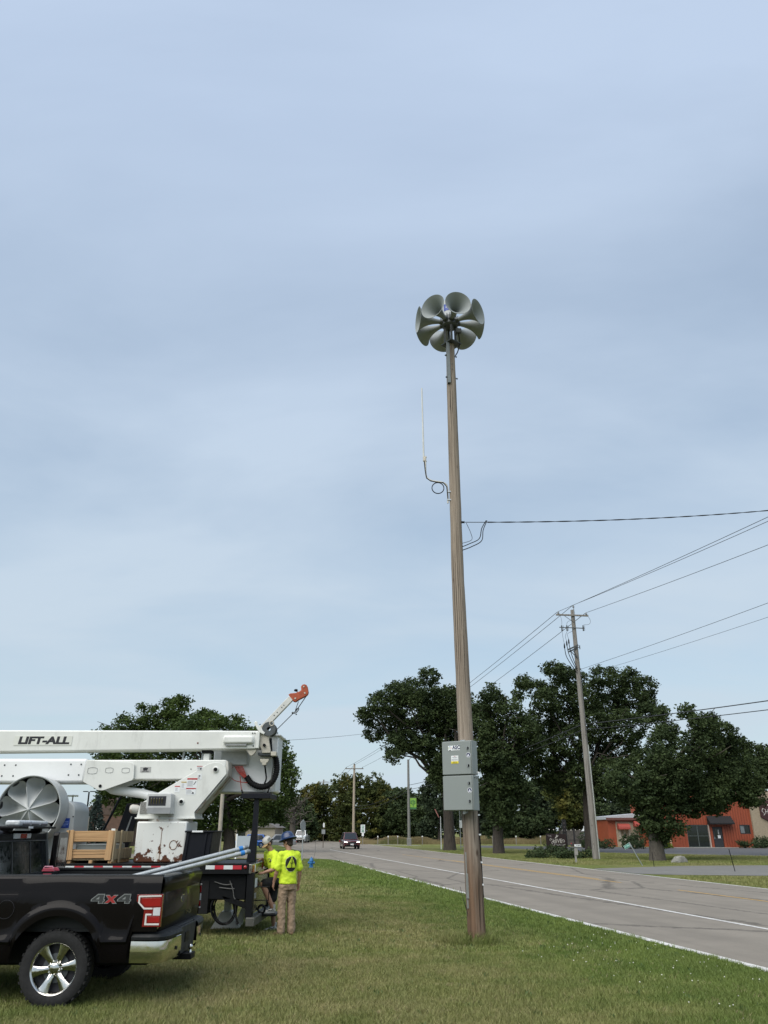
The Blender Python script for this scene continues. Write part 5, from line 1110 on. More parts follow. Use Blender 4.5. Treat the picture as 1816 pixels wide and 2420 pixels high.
cb = PR('control_box', [(-4.90, 2.60), (-4.88, 2.615), (-4.42, 2.615), (-4.40, 2.60), (-4.375, 2.215), (-4.80, 2.215), (-4.905, 2.33)], 16.95, 17.235, M('grey_white_control_box', (.52, .53, .53), .45), .015)
B('control_opening', -4.86, -4.50, 16.944, 16.952, 2.375, 2.56, INK, .03, cb); B('control_box_base', -4.87, -4.39, 16.945, 16.952, 2.22, 2.34, M('control_box_grey', (.27, .28, .29), .5), .002, cb)
for i in range(5): TU('lever', [(-4.80 + i * .055, 16.95, 2.40), (-4.79 + i * .055, 16.90, 2.52)], [.006, .011], CHROME, 6, cb)
B('label_panel', -5.10, -4.93, 17.225, 17.238, 2.225, 2.455, M('worn_label_grey', (.20, .20, .19), .7, var=.4, vs=30), .002)
mb = MB(); mb.lathe([(0, 0), (.07, .01), (.09, .05), (.09, .16), (.06, .2), (0, .2)], (-5.16, 17.4, 2.31), (-1, -.2, .1), 16); obj('rotation_motor', mb, RUSTP, bt)
# lower boom
lbm = B('lower_boom', -6.45, -3.40, 17.36, 17.84, 2.905, 3.31, WHITE, .025); B('lower_boom_insert', -12, -6.38, 17.33, 17.87, 2.83, 3.335, WHITE2, .06)
PR('lower_boom_end', [(-3.41, 2.93), (-3.41, 3.30), (-3.36, 3.28), (-3.335, 3.12), (-3.35, 2.98)], 17.37, 17.83, RUSTP, .01)
for y0, y1 in ((17.30, 17.335), (17.865, 17.90)):
    PR('link_plate', [(-6.38, 3.30), (-5.42, 3.255), (-5.35, 3.21), (-5.33, 2.93), (-5.36, 2.89), (-5.95, 2.685), (-6.05, 2.69), (-6.40, 2.86)], y0, y1, WHITE, .006)
for (x0, x1, z0, z1) in ((-6.33, -6.13, 3.02, 3.15), (-5.95, -5.79, 3.04, 3.145), (-5.60, -5.44, 3.04, 3.14)):
    mb = MB(); cx, cz = (x0 + x1) / 2, (z0 + z1) / 2; mb.tube([(cx + (x1 - x0) / 2 * max(-1, min(1, 1.35 * math.cos(q))), 17.297, cz + (z1 - z0) / 2 * math.sin(q)) for q in np.linspace(0, 2 * PI, 33)[:-1]], .0045, 5, closed=True); obj('slot_rim', mb, M('grey_line', (.30, .31, .31), .6), bt)
for x, z in ((-8.14, 3.20), (-7.90, 3.20), (-8.16, 2.98), (-7.92, 2.98), (-6.72, 3.215), (-6.50, 3.215), (-6.74, 3.0), (-6.52, 3.0)):
    mb = MB(); mb.lathe([(.018, 0), (.018, .006), (.006, .012), (0, .012)], (x, 17.33, z), (0, -1, 0), 10); obj('bolt_head', mb, DSTEEL, lbm)
for x, z in ((-4.14, 3.12), (-3.92, 3.12)):
    mb = MB(); mb.cyl((x, 17.358, z), (x, 17.352, z), .012, n=8); obj('bolt_head', mb, DSTEEL, lbm)
# upper boom
PR('upper_boom', [(-12, 3.42), (-8.4, 3.47), (-2.80, 3.53), (-2.72, 3.60), (-2.72, 3.88), (-2.77, 3.92), (-12, 3.945)], 17.38, 17.80, WHITE, .03)
B('boom_tip_plate', -2.80, -2.715, 17.372, 17.80, 3.55, 3.90, WHITE, .012)
cv = B('tip_cover', -3.50, -2.83, 17.30, 17.385, 3.64, 3.815, WHITE, .07); B('tip_cover_skirt', -3.44, -2.98, 17.33, 17.378, 3.60, 3.645, M('grey_line', (.30, .31, .31), .6), .004, cv)
for x, z in ((-2.87, 3.865), (-2.82, 3.865), (-2.84, 3.60)):
    mb = MB(); mb.cyl((x, 17.372, z), (x, 17.362, z), .014, n=8); obj('bolt_head', mb, DSTEEL, bt)
mb = MB(); mb.lathe([(.02, 0), (.014, .012), (0, .012)], (-4.05, 17.38, 3.66), (0, -1, 0), 8); obj('bolt_head', mb, M('rusty_bolt', (.16, .06, .04), .8), bt)
B('boom_cap_strip', -3.85, -3.55, 17.45, 17.75, 3.92, 3.935, WHITE, .002)
TU('boom_rest_rod', [(-4.40, 17.6, 3.29), (-4.38, 17.6, 3.56)], .022, ALU); TU('boom_rest_rod', [(-3.98, 17.6, 3.29), (-3.96, 17.6, 3.56)], .022, ALU); B('boom_rest', -3.93, -3.80, 17.5, 17.7, 3.29, 3.46, WHITE, .008); B('boom_rest_pad', -3.97, -3.76, 17.46, 17.74, 3.46, 3.52, BLACKR, .01)
lt = B('lettering_plate', -8.05, -6.79, 17.371, 17.377, 3.61, 3.81, M('decal_cream', (.66, .67, .62), .4, var=.03), 0)
text('lettering', 'LIFT-ALL', .205, INK, face_cam(-7.41, 17.369, 3.708), lt, .0005, shear=.10, off=.011, sx=1.42)
TU('lift_cylinder', [(-5.98, 17.6, 2.76), (-5.86, 17.6, 2.715), (-5.78, 17.6, 2.705), (-5.2, 17.6, 2.635), (-4.93, 17.6, 2.58), (-4.6, 17.6, 2.52), (-4.3, 17.6, 2.47)], [.06, .088, .095, .095, .088, .08, .06], WHITE2, 20)
lp_ = B('maker_plate', -5.23, -5.00, 17.354, 17.359, 3.055, 3.165, M('silver_decal', (.40, .40, .39), .4), 0); PR('maker_mark', [(-5.16, 3.09), (-5.08, 3.09), (-5.06, 3.14), (-5.12, 3.155), (-5.17, 3.14)], 17.352, 17.354, INK, 0, lp_); text('maker_lettering', 'LIFT-ALL', .034, INK, face_cam(-5.115, 17.352, 3.072), lp_, .0003, off=.001, sx=1.2)
def sticker(x0, x1, z0, z1, band, bars):
    s = B('safety_sticker', x0, x1, 17.236, 17.2395, z0, z1, WPAINT, 0); h = z1 - z0
    if band: B('sticker_band', x0, x1, 17.234, 17.236, z1 - h * .16, z1, band, 0, s)
    for i in range(bars): B('sticker_print', x0 + .012, x0 + (x1 - x0) * (.62 if i % 2 else .55), 17.234, 17.236, z1 - h * (.3 + .6 * i / bars) - .006, z1 - h * (.3 + .6 * i / bars), GREYINK, 0, s)
    return s
s = sticker(-3.99, -3.87, 3.09, 3.175, REDINK, 3); PR('sticker_pictogram', [(-3.92, 3.10), (-3.89, 3.10), (-3.885, 3.14), (-3.91, 3.145)], 17.233, 17.2345, INK, 0, s)
s = sticker(-3.96, -3.87, 2.90, 3.02, None, 4); PR('sticker_pictogram', [(-3.92, 2.955), (-3.905, 2.955), (-3.90, 2.985), (-3.92, 2.99)], 17.233, 17.2345, INK, 0, s)
s = sticker(-4.17, -3.955, 2.735, 2.93, REDINK, 6); PR('sticker_pictogram', [(-4.03, 2.80), (-4.02, 2.795), (-3.975, 2.86), (-3.985, 2.87)], 17.233, 17.2345, INK, 0, s)
s = sticker(-4.18, -3.97, 2.60, 2.73, REDINK, 4); PR('sticker_pictogram', [(-4.05, 2.62), (-4.0, 2.62), (-4.01, 2.645), (-4.04, 2.65)], 17.233, 17.2345, INK, 0, s)
sticker(-4.29, -4.18, 2.715, 2.86, M('ochre_band', (.45, .33, .10), .5), 4); sticker(-4.42, -4.31, 2.65, 2.775, REDINK, 4)
# bucket
bk = PR('bucket', [(-3.79, 2.70), (-3.76, 2.675), (-2.42, 2.675), (-2.385, 2.71), (-2.375, 3.87), (-3.81, 3.87)], 17.96, 18.74, WHITE2, .05)
B('bucket_lip', -3.86, -2.32, 17.91, 18.79, 3.865, 3.905, WHITE2, .015, bk); B('bucket_liner', -3.72, -2.46, 18.03, 18.67, 3.88, 3.912, M('dark_liner', (.05, .05, .05), .7), 0, bk)
B('bucket_control_cover', -3.62, -3.02, 17.84, 17.965, 3.235, 3.60, M('pale_grey_cover', (.45, .46, .46), .5), .03, bk)
# tip mechanics
CRM_ = M('cream_castings', (.47, .44, .37), .5, var=.15, vs=12, dirt=.4)
PR('tip_bracket', [(-2.79, 3.92), (-2.72, 3.60), (-2.66, 3.52), (-2.66, 3.46), (-2.47, 3.46), (-2.47, 3.52), (-2.52, 3.75), (-2.50, 3.86), (-2.60, 4.00), (-2.70, 4.06)], 17.46, 17.54, CRM_, .012); PR('tip_bracket', [(-2.79, 3.92), (-2.72, 3.60), (-2.66, 3.46), (-2.47, 3.46), (-2.52, 3.75), (-2.50, 3.86), (-2.60, 4.00), (-2.70, 4.06)], 17.68, 17.76, CRM_, .012)
PR('tip_hook', [(-2.86, 4.09), (-2.83, 4.13), (-2.79, 4.12), (-2.77, 4.05), (-2.70, 4.0), (-2.66, 3.93), (-2.60, 3.88), (-2.63, 3.84), (-2.72, 3.88), (-2.79, 3.97)], 17.40, 17.455, WHITE, .012)
mb = MB(); mb.lathe([(.045, -.16), (.15, -.16), (.15, -.14), (.10, -.135), (.105, .135), (.15, .14), (.15, .16), (.045, .16)], (-2.53, 17.58, 3.965), (0, 1, 0), 26); wd = obj('winch_drum', mb, DSTEEL, bt); mb = MB()
for k in range(9): mb.tube([(-2.53 + .118 * math.cos(q), 17.47 + .025 * k, 3.965 + .118 * math.sin(q)) for q in np.linspace(0, 2 * PI, 19)[:-1]], .013, 5, closed=True)
o = obj('wound_rope', mb, M('rope_grey', (.12, .12, .115), .8), wd); o['kind'] = 'stuff'
mb = MB(); mb.tube([(-2.47 + .045 * math.cos(q), 17.42, 4.08 + .05 * math.sin(q)) for q in np.linspace(0, 2 * PI, 17)[:-1]], .012, 6, closed=True); obj('lifting_eye', mb, CRM_, bt)
TU('pivot_pin', [(-2.61, 17.40, 3.62), (-2.61, 17.80, 3.62)], .032, BLACKP, 12); TU('tilt_cylinder', [(-2.50, 17.55, 3.78), (-2.47, 17.58, 3.5)], .03, BLACKP, 10)
B('rotator_plate', -2.75, -2.38, 17.5, 17.95, 3.42, 3.47, DSTEEL, .006); B('rotator_block', -2.46, -2.34, 17.45, 17.65, 3.40, 3.49, CRM_, .01)
PR('valve_block', [(-2.70, 3.34), (-2.50, 3.34), (-2.52, 3.27), (-2.55, 3.26), (-2.56, 3.21), (-2.64, 3.21), (-2.65, 3.26), (-2.68, 3.27)], 17.50, 17.62, CRM_, .008)
PR('boom_bracket', [(-3.0, 3.53), (-2.76, 3.53), (-2.80, 3.46), (-2.86, 3.40), (-2.90, 3.40), (-2.95, 3.46)], 17.42, 17.50, CRM_, .008)
# jib and orange sheave head
a, b = Vector((-2.70, 17.6, 3.99)), Vector((-2.085, 17.6, 4.655)); d = (b - a).normalized(); rm = Matrix.Rotation(-math.atan2(d.z, d.x), 3, 'Y')
mb = MB(); mb.box((a + b) / 2, ((b - a).length, .12, .125), rm); jb = obj('jib', mb, M('jib_white', (.58, .585, .56), .45, dirt=.3), bt, bevel=.008)
for f in (.42, .52, .68, .75):
    mb = MB(); q = a.lerp(b, f); mb.cyl(q + Vector((0, -.058, 0)), q + Vector((0, -.066, 0)), .012, n=8); obj('pin_hole', mb, INK, jb)
hd = PR('sheave_head', [(-2.15, 4.73), (-2.10, 4.755), (-1.98, 4.765), (-1.90, 4.80), (-1.865, 4.83), (-1.875, 4.90), (-1.85, 4.945), (-1.80, 4.96), (-1.75, 4.94), (-1.725, 4.90), (-1.70, 4.78), (-1.715, 4.73), (-1.75, 4.695), (-1.90, 4.62), (-1.98, 4.565), (-2.03, 4.575), (-2.075, 4.62)], 17.54, 17.66, ORANGE, .012)
for x, z, r in ((-1.81, 4.90, .018), (-1.78, 4.76, .02), (-1.99, 4.64, .02)):
    mb = MB(); mb.cyl((x, 17.54, z), (x, 17.525, z), r, n=10); obj('head_bolt', mb, CRM_, hd)
mb = MB(); mb.ball((-1.99, 17.6, 4.83), (.045, .03, .03), 10, 8); mb.cyl((-1.99, 17.6, 4.83), (-1.94, 17.6, 4.77), .014, n=6); obj('anti_two_block', mb, BLACKP, hd)
TU('winch_line', [(-2.44, 17.58, 3.90), (-2.02, 17.6, 4.33), (-1.98, 17.6, 4.37)], .009, WIRE, 6); TU('winch_line', [(-1.97, 17.6, 4.37), (-1.745, 17.6, 4.71)], .010, WIRE, 6); TU('winch_line', [(-1.985, 17.59, 4.38), (-1.92, 17.59, 4.58)], .008, WIRE, 6)
mb = MB(); mb.tube(spline([(-2.03, 17.6, 4.34), (-2.0, 17.58, 4.32), (-1.94, 17.6, 4.36), (-1.91, 17.6, 4.42), (-1.95, 17.61, 4.42), (-1.98, 17.6, 4.36)], 5), .013, 6); mb.ball((-2.04, 17.6, 4.33), .026, 8, 6); mb.ball((-1.96, 17.6, 4.30), .018, 8, 6); obj('load_hook', mb, DSTEEL, bt)
# hoses round the bucket
hp = spline([(-3.02, 17.86, 2.99), (-2.90, 17.84, 2.86), (-2.70, 17.82, 2.785), (-2.52, 17.80, 2.82), (-2.40, 17.79, 2.96), (-2.355, 17.78, 3.14), (-2.375, 17.77, 3.32), (-2.42, 17.75, 3.44)], 12)
TU('corrugated_hose', hp, [.060 + .009 * (i % 3 == 0) for i in range(len(hp))], BLACKR, 12)
for i in range(7):
    j = .025 * i; TU('red_hose', spline([(-3.30 + j * 1.1, 17.86 + .01 * (i % 3), 3.22), (-3.22 + j, 17.84, 3.10), (-3.08 + j * .55, 17.84, 2.98 - .006 * i), (-2.96 + j * .2, 17.85, 2.91 - .008 * i)], 6), .009, REDHOSE, 6)
TU('red_hose', spline([(-3.34, 17.84, 3.2), (-3.38, 17.83, 3.05), (-3.30, 17.82, 2.93), (-3.12, 17.82, 2.88), (-2.95, 17.83, 2.87)], 6), .009, REDHOSE, 6); TU('red_hose', spline([(-3.16, 17.82, 3.0), (-3.13, 17.8, 2.85), (-3.10, 17.79, 2.70)], 6), .009, REDHOSE, 6)
TU('black_cable', spline([(-3.10, 17.79, 2.72), (-3.04, 17.78, 2.60), (-2.90, 17.77, 2.50), (-2.72, 17.77, 2.50), (-2.58, 17.77, 2.58), (-2.50, 17.77, 2.75), (-2.44, 17.77, 2.95)], 8), .016, BLACKR, 7)
TU('black_cable', spline([(-2.60, 17.62, 3.22), (-2.585, 17.7, 3.08), (-2.57, 17.74, 2.95), (-2.61, 17.78, 2.84)], 6), .018, BLACKR, 7); TU('control_pipe', [(-2.44, 17.72, 3.42), (-2.43, 17.74, 3.2), (-2.47, 17.76, 2.85)], .016, M('grey_hose', (.10, .10, .095), .6), 7)
# boom rest post at the tail
PR('boom_support_post', [(-2.86, 1.30), (-2.67, 1.30), (-2.68, 2.53), (-2.77, 2.53), (-2.78, 1.95), (-2.82, 1.6)], 17.52, 17.66, M('navy_black_steel', (.0055, .0065, .011), .45, spec=.25), .008); B('boom_support_cradle', -3.04, -2.43, 17.45, 18.6, 2.53, 2.64, M('navy_black_steel', (.0055, .0065, .011), .45, spec=.25), .01)
# black storage bin
NB = M('navy_black_steel', (.0055, .0065, .011), .45, spec=.25)
bn = PR('storage_bin', [(-4.05, 1.30), (-3.50, 1.30), (-3.46, 1.87), (-3.99, 1.87)], 16.85, 17.75, NB, .01); PR('bin_rim', [(-4.02, 1.865), (-3.43, 1.865), (-3.43, 1.90), (-4.02, 1.90)], 16.80, 17.80, NB, .008, bn)
for x in (-3.96, -3.60, -3.505):
    PR('bin_rib', [(x - .045, 1.31), (x - .01, 1.31), (x + .035, 1.86), (x, 1.86)], 16.82, 16.852, NB, .004, bn)
B('bin_sticker', -3.87, -3.65, 16.795, 16.80, 1.87, 1.902, WPAINT, 0, bn)
# tilted black rack and strut on the far side of the deck
PR('tilted_rack', [(-6.10, 1.30), (-5.72, 1.30), (-5.47, 2.47), (-5.80, 2.46)], 18.55, 18.68, NB, .01); PR('rack_slot', [(-5.86, 1.5), (-5.82, 1.5), (-5.64, 2.2), (-5.67, 2.2)], 18.54, 18.549, M('grey_line', (.30, .31, .31), .6), 0); TU('rack_strut', [(-6.53, 18.6, 1.30), (-5.95, 18.6, 2.66)], .028, NB)
# ================================================================== THINGS LOADED ON THE DECK
cr = thing('wooden_crate', 'open pine crate holding a grey box on the flatbed', 'crate', (-5.85, 17.3, 1.3))
def C(name, x0, x1, y0, y1, z0, z1, mat=CRATEWOOD, rot=0):
    mb = MB(); mb.box(((x0 + x1) / 2, (y0 + y1) / 2, (z0 + z1) / 2), (x1 - x0, y1 - y0, z1 - z0), (0, rot, 0)); return obj(name, mb, mat, cr, bevel=.004)
C('top_board', -6.30, -5.40, 16.72, 16.745, 1.70, 1.895, CRATEH); C('bottom_board', -6.28, -5.40, 16.72, 16.745, 1.39, 1.55, CRATEH)
C('corner_post', -6.34, -6.20, 16.69, 16.718, 1.36, 1.91, CRATEWOOD, R(-4)); C('corner_post', -5.53, -5.40, 16.69, 16.718, 1.36, 1.905, CRATEWOOD, R(2)); C('corner_post', -5.395, -5.37, 16.70, 16.80, 1.33, 1.92, PALEWOOD)
C('side_board', -5.395, -5.37, 16.81, 17.9, 1.68, 1.89, PALEWOOD); C('side_board', -5.395, -5.37, 16.81, 17.9, 1.37, 1.565, PALEWOOD); C('corner_post', -5.368, -5.34, 17.0, 17.09, 1.31, 1.91, PALEWOOD)
C('back_board', -6.30, -5.40, 17.88, 17.905, 1.68, 1.89, PALEWOOD); C('back_board', -6.30, -5.40, 17.88, 17.905, 1.37, 1.565, PALEWOOD); C('side_board', -6.33, -6.305, 16.75, 17.9, 1.68, 1.89); C('side_board', -6.33, -6.305, 16.75, 17.9, 1.37, 1.565)
C('deck_board', -6.3, -5.4, 16.75, 17.88, 1.355, 1.372, PALEWOOD)
for x in (-6.28, -5.85, -5.47): C('pallet_block', x, x + .07, 16.72, 17.9, 1.298, 1.354, CRATEWOOD)
mb = MB(); mb.bb(-6.18, -5.50, 16.86, 17.8, 1.374, 1.645); gb = tag(obj('grey_box', mb, GREYBOX, bevel=.012), 'grey steel equipment box inside the pine crate', 'box')
mb = MB(); mb.bb(-6.25, -6.19, 16.84, 16.85, 1.56, 1.66); obj('shipping_label', mb, WPAINT, gb)
# big petal siren
SX, SY, SZ = -7.24, 16.78, 2.30
s2 = thing('petal_siren', 'large round grey siren with eight petal-shaped horns behind the pickup cab', 'siren', (SX, 17.4, 1.3))
mb = MB(); mb.lathe([(.630, 0), (.65, -.014), (.660, .0), (.658, .02), (.650, .25), (.635, .50), (.58, .50), (.62, .25), (.630, .02)], (SX, SY, SZ), (0, 1, 0), 64); obj('outer_ring', mb, HORN2, s2, smooth=50, fix=False)
mb = MB(); mb.lathe([(0, .47), (.575, .47), (.60, .30), (.618, .06)], (SX, SY, SZ), (0, 1, 0), 40); obj('dark_backing', mb, INK, s2)
for k in range(8):
    a0 = R(38 + 45 * k); P = []; nr, na = 16, 14
    for i in range(nr + 1):
        r = .02 + (.628 - .02) * (i / nr) ** .85
        ha = R(22.2) if r < .50 else R(22.2) * math.sqrt(max(0, 1 - ((r - .50) / .13) ** 2)) ** .75
        row = []
        for j in range(na + 1):
            u = -1 + 2 * j / na; q = a0 + u * ha; tt = i / nr
            dep = .46 * (math.sin(PI * min(1, (tt ** 1.35) * .95)) ** .9) * (1 - u * u) ** .75 * (.25 + .75 * tt)
            row.append((SX + r * math.cos(q), SY + .015 + dep, SZ + r * math.sin(q)))
        P.append(row)
    mb = MB(); mb.grid(P); obj('petal_horn', mb, HORN2, s2, smooth=70)
    q = a0 + R(22.5); mb = MB(); mb.tube([(SX + .02 * math.cos(q), SY + .008, SZ + .02 * math.sin(q)), (SX + .45 * math.cos(q), SY + .012, SZ + .45 * math.sin(q))], .007, 6); obj('petal_rib', mb, HORN2, s2)
mb = MB(); mb.ball((SX, SY, SZ), (.035, .02, .035), 12, 8); obj('centre_boss', mb, HORN2, s2)
mb = MB(); n = 20; ring_ = [(-6.46 - .26 + .26 * math.cos(PI / 2 * k / n), 2.26 + .22 * math.sin(PI / 2 * k / n)) for k in range(n + 1)] + [(-7.6 - .26 * math.sin(PI / 2 * k / n), 2.26 + .22 * math.cos(PI / 2 * k / n)) for k in range(n + 1)]
mb.prism([(-6.43, 1.36)] + ring_ + [(-7.9, 1.36)], 17.25, 18.1, 'y'); hs_ = obj('motor_housing', mb, HORN2, s2, smooth=30, bevel=.015)
mb = MB(); mb.bb(-6.76, -6.54, 17.243, 17.2475, 1.95, 2.14); lb_ = obj('blue_label', mb, BLUELAB, hs_)
for i, (z, w) in enumerate(((2.075, .12), (2.045, .13), (2.015, .12), (1.99, .07))):
    mb = MB(); mb.bb(-6.68, -6.68 + w, 17.2415, 17.243, z - .006, z + .006); obj('label_print', mb, M('pale_blue_print', (.25, .35, .7), .5), lb_)
mb = MB(); mb.tube([(-6.74, 17.242, 2.045), (-6.70, 17.242, 2.045)], .006, 5); obj('label_print', mb, WPAINT, lb_)
for z in (2.17, 1.86):
    mb = MB(); mb.cyl((-6.48, 17.25, z), (-6.48, 17.24, z), .014, n=8); obj('rivet', mb, BLACKP, hs_)
mb = MB(); mb.bb(-7.9, -6.6, 16.9, 18.0, 1.298, 1.36); obj('skid', mb, PALEWOOD, s2); mb = MB(); mb.bb(-7.35, -7.13, 16.95, 17.3, 1.36, 1.75); obj('yoke', mb, HORN2, s2)
# ================================================================== BLACK PICKUP
t_ = NT('black_brown_metallic_paint'); t_.set(Base_Color=(.0045, .0036, .004), Metallic=0.0, Roughness=.3, Specular_IOR_Level=.06, Coat_Weight=.20, Coat_Roughness=.02); CARP = t_.m
TRIM = M('charcoal_bumper_plastic', (.010, .0115, .013), .55, var=.1, spec=.3)
GLASSV = M('cab_glass', (.006, .008, .009), .03, spec=.9)
pk = thing('pickup_truck', 'black four-wheel-drive pickup parked on the grass, tail to the right', 'pickup', (-5.4, 11.33, 0))
YN, YF, XT = 10.33, 12.50, -2.68
WX, WX2, WZ, ARCH = -3.87, -7.55, .405, .54
pz = [.47, .52, .60, .66, .69, .72, .76, .85, .95, 1.05, 1.12, 1.165, 1.19, 1.24, 1.30, 1.36, 1.385]
po = [-.030, -.012, 0, .006, .034, .030, .010, .012, .018, .022, .022, .018, .010, .002, -.008, -.020, -.045]
def side(x0, x1, near, arches, ztop=1.385):
    s = -1 if near else 1; y0 = YN if near else YF; P = []
    xs = set(np.linspace(x0, x1, int((x1 - x0) / .06) + 2))
    for ax in arches: xs |= set(ax + ARCH * np.cos(np.linspace(0, PI, 41)))
    xs = sorted(q for q in xs if x0 - 1e-6 <= q <= x1 + 1e-6)
    for x in xs:
        zb = .47; bul = 0
        if x > -2.985: zb = .795
        for ax in arches:
            if abs(x - ax) < ARCH: zb = max(zb, WZ + .02 + math.sqrt(max(0, ARCH ** 2 - (x - ax) ** 2)))
        row = []
        for z in pz:
            q = zb + (ztop - zb) * (z - .47) / (1.385 - .47) if zb > .47 else .47 + (ztop - .47) * (z - .47) / .915
            o = float(np.interp(q, pz, po))
            for ax in arches:
                d = math.hypot(x - ax, q - WZ - .02); e = max(0, min(1, (.69 - d) / .07)); o += .036 * e * e * (3 - 2 * e) * max(0, min(1, (q - .50) / .25)) * max(0, min(1, (1.17 - q) / .05))
            row.append((x, y0 + s * o, q))
        P.append(row)
    mb = MB(); mb.grid(P); return mb
for near in (True, False):
    o = obj('bed_side', side(-4.80, XT - .01, near, [WX]), CARP, pk, smooth=28, fix=True)
    mb = side(-8.55, -4.82, near, [WX2], 1.20); obj('cab_side', mb, CARP, pk, smooth=28)
for near, y0, s in ((True, YN, 1), (False, YF, -1)):       # inner bed walls, rail caps, wheel wells
    mb = MB(); mb.bb(-4.74, -2.76, y0 + s * .11, y0 + s * .15, .82, 1.36); obj('bed_inner_wall', mb, TRIM, pk)
    mb = MB(); mb.bb(-4.79, -2.70, y0 + s * .068, y0 + s * .155, 1.362, 1.402); obj('rail_cap', mb, TRIM, pk, bevel=.012)
    mb = MB(); mb.prism([(WX + .5 * math.cos(a), .80 + .30 * math.sin(a)) for a in np.linspace(0, PI, 14)], y0 + s * .16, y0 + s * .42, 'y'); obj('wheel_well', mb, TRIM, pk)
mb = MB(); mb.bb(-4.76, -2.74, YN + .12, YF - .12, .78, .83); obj('bed_floor', mb, TRIM, pk); mb = MB(); mb.bb(-4.80, -4.75, YN + .12, YF - .12, .8, 1.37); obj('bed_front_wall', mb, TRIM, pk)
mb = MB(); mb.bb(-8.2, -2.85, YN + .32, YF - .32, .40, .74); obj('underbody_light_block', mb, BLACKP, pk, bevel=.03)  # plain black box in place of the chassis, added to block light underneath
# tailgate
P = []
for y, e in ((YN + .075, .02), (YN + .12, 0), (11.41, -.012), (YF - .12, 0), (YF - .075, .02)):
    P.append([(XT - e + dx, y, z) for z, dx in ((.755, -.012), (.80, .0), (.92, .012), (.93, .018), (1.12, .012), (1.20, .0), (1.26, .022), (1.33, .028), (1.375, .012), (1.395, -.03), (1.395, -.075))])
mb = MB(); mb.grid(P); tg = obj('tailgate', mb, CARP, pk, smooth=26); mb = MB(); mb.bb(XT - .08, XT - .035, YN + .1, YF - .1, .78, 1.39); obj('tailgate_inner', mb, TRIM, tg)
mb = MB(); mb.bb(XT + .022, XT + .030, 11.20, 11.46, 1.275, 1.325); obj('tailgate_handle', mb, TRIM, tg, bevel=.004); mb = MB(); mb.bb(XT + .03, XT + .034, 11.24, 11.42, 1.31, 1.322); obj('handle_trim', mb, CHROME, tg)
mb = MB(); mb.lathe([(0, .0), (.075, .0), (.085, .004), (.085, .014), (.07, .016), (0, .016)], (0, 0, 0), (0, 0, 1), 28)
mb.v = [(XT + .010 + z, 11.33 + x * 1.0, 1.08 + y * .62) for x, y, z in mb.v]; em = obj('oval_emblem', mb, CHROME, tg); mb = MB(); mb.lathe([(0, .0165), (.066, .0165)], (0, 0, 0), (0, 0, 1), 28); mb.v = [(XT + .011 + z, 11.33 + x, 1.08 + y * .6) for x, y, z in mb.v]; obj('emblem_field', mb, M('dark_blue_emblem', (.01, .016, .05), .3), em)
side_x = lambda x, y, z: Matrix.Translation((x, y, z)) @ Matrix.Rotation(PI / 2, 4, 'Z') @ Matrix.Rotation(PI / 2, 4, 'X')
text('tailgate_lettering', 'F-150', .13, M('gloss_black_letters', (.03, .03, .032), .2), side_x(XT + .020, 11.75, .905), tg, .002, off=.004)
mb = MB(); mb.lathe([(0, 0), (.026, 0), (.03, .004), (.02, .008), (0, .008)], (XT - .03, YN + .01, .845), (.25, -1, 0), 16); obj('tailgate_lock', mb, CHROME, pk)
# tail lamps
def lamp(near):
    s = -1 if near else 1; y = (YN if near else YF) + s * .026
    def LP(name, poly, e0, e1, mat, par): mb = MB(); mb.prism(poly, y + s * e0, y + s * e1, 'y'); return obj(name, mb, mat, par, bevel=.003)
    xr = -2.655 if near else -2.72
    L = LP('tail_lamp', [(-2.965, 1.19), (xr, 1.195), (xr, .845), (-2.872, .845), (-2.865, 1.02), (-2.965, 1.12)], -.05, .0  , M('pickup_red_lens', (.17, .004, .007), .12, coat=.8), pk)
    Wt = M('milky_light_strip', (.62, .60, .58), .25)
    LP('light_strip', [(-2.945, 1.178), (-2.67, 1.183), (-2.67, 1.166), (-2.925, 1.160), (-2.925, 1.105), (-2.862, 1.048), (-2.765, 1.048), (-2.765, 1.030), (-2.87, 1.030), (-2.945, 1.10)], .0, .004, Wt, L)
    LP('light_strip', [(-2.843, .985), (-2.77, .985), (-2.77, .967), (-2.825, .967), (-2.822, .882), (-2.67, .882), (-2.67, .863), (-2.845, .863)], .0, .004, Wt, L)
    LP('reverse_lens', [(-2.755, 1.048), (-2.67, 1.052), (-2.67, .965), (-2.755, .965)], .0, .003, M('clear_lens', (.55, .57, .58), .15), L)
    LP('brake_lens', [(-2.90, 1.15), (-2.675, 1.155), (-2.675, 1.065), (-2.85, 1.062), (-2.90, 1.105)], .0, .003, M('dark_red_lens', (.28, .004, .008), .1, coat=.8), L); LP('brake_lens', [(-2.81, .955), (-2.675, .955), (-2.675, .892), (-2.81, .892)], .0, .003, M('dark_red_lens', (.28, .004, .008), .1, coat=.8), L)
    if near: mb = MB(); mb.bb(XT - .03, XT + .012, (YN if near else YF) - s * .025 - .03, (YN if near else YF) - s * .025 + .03, .86, 1.185); obj('rear_lens', mb, REDL, L, bevel=.008)
lamp(True); lamp(False)
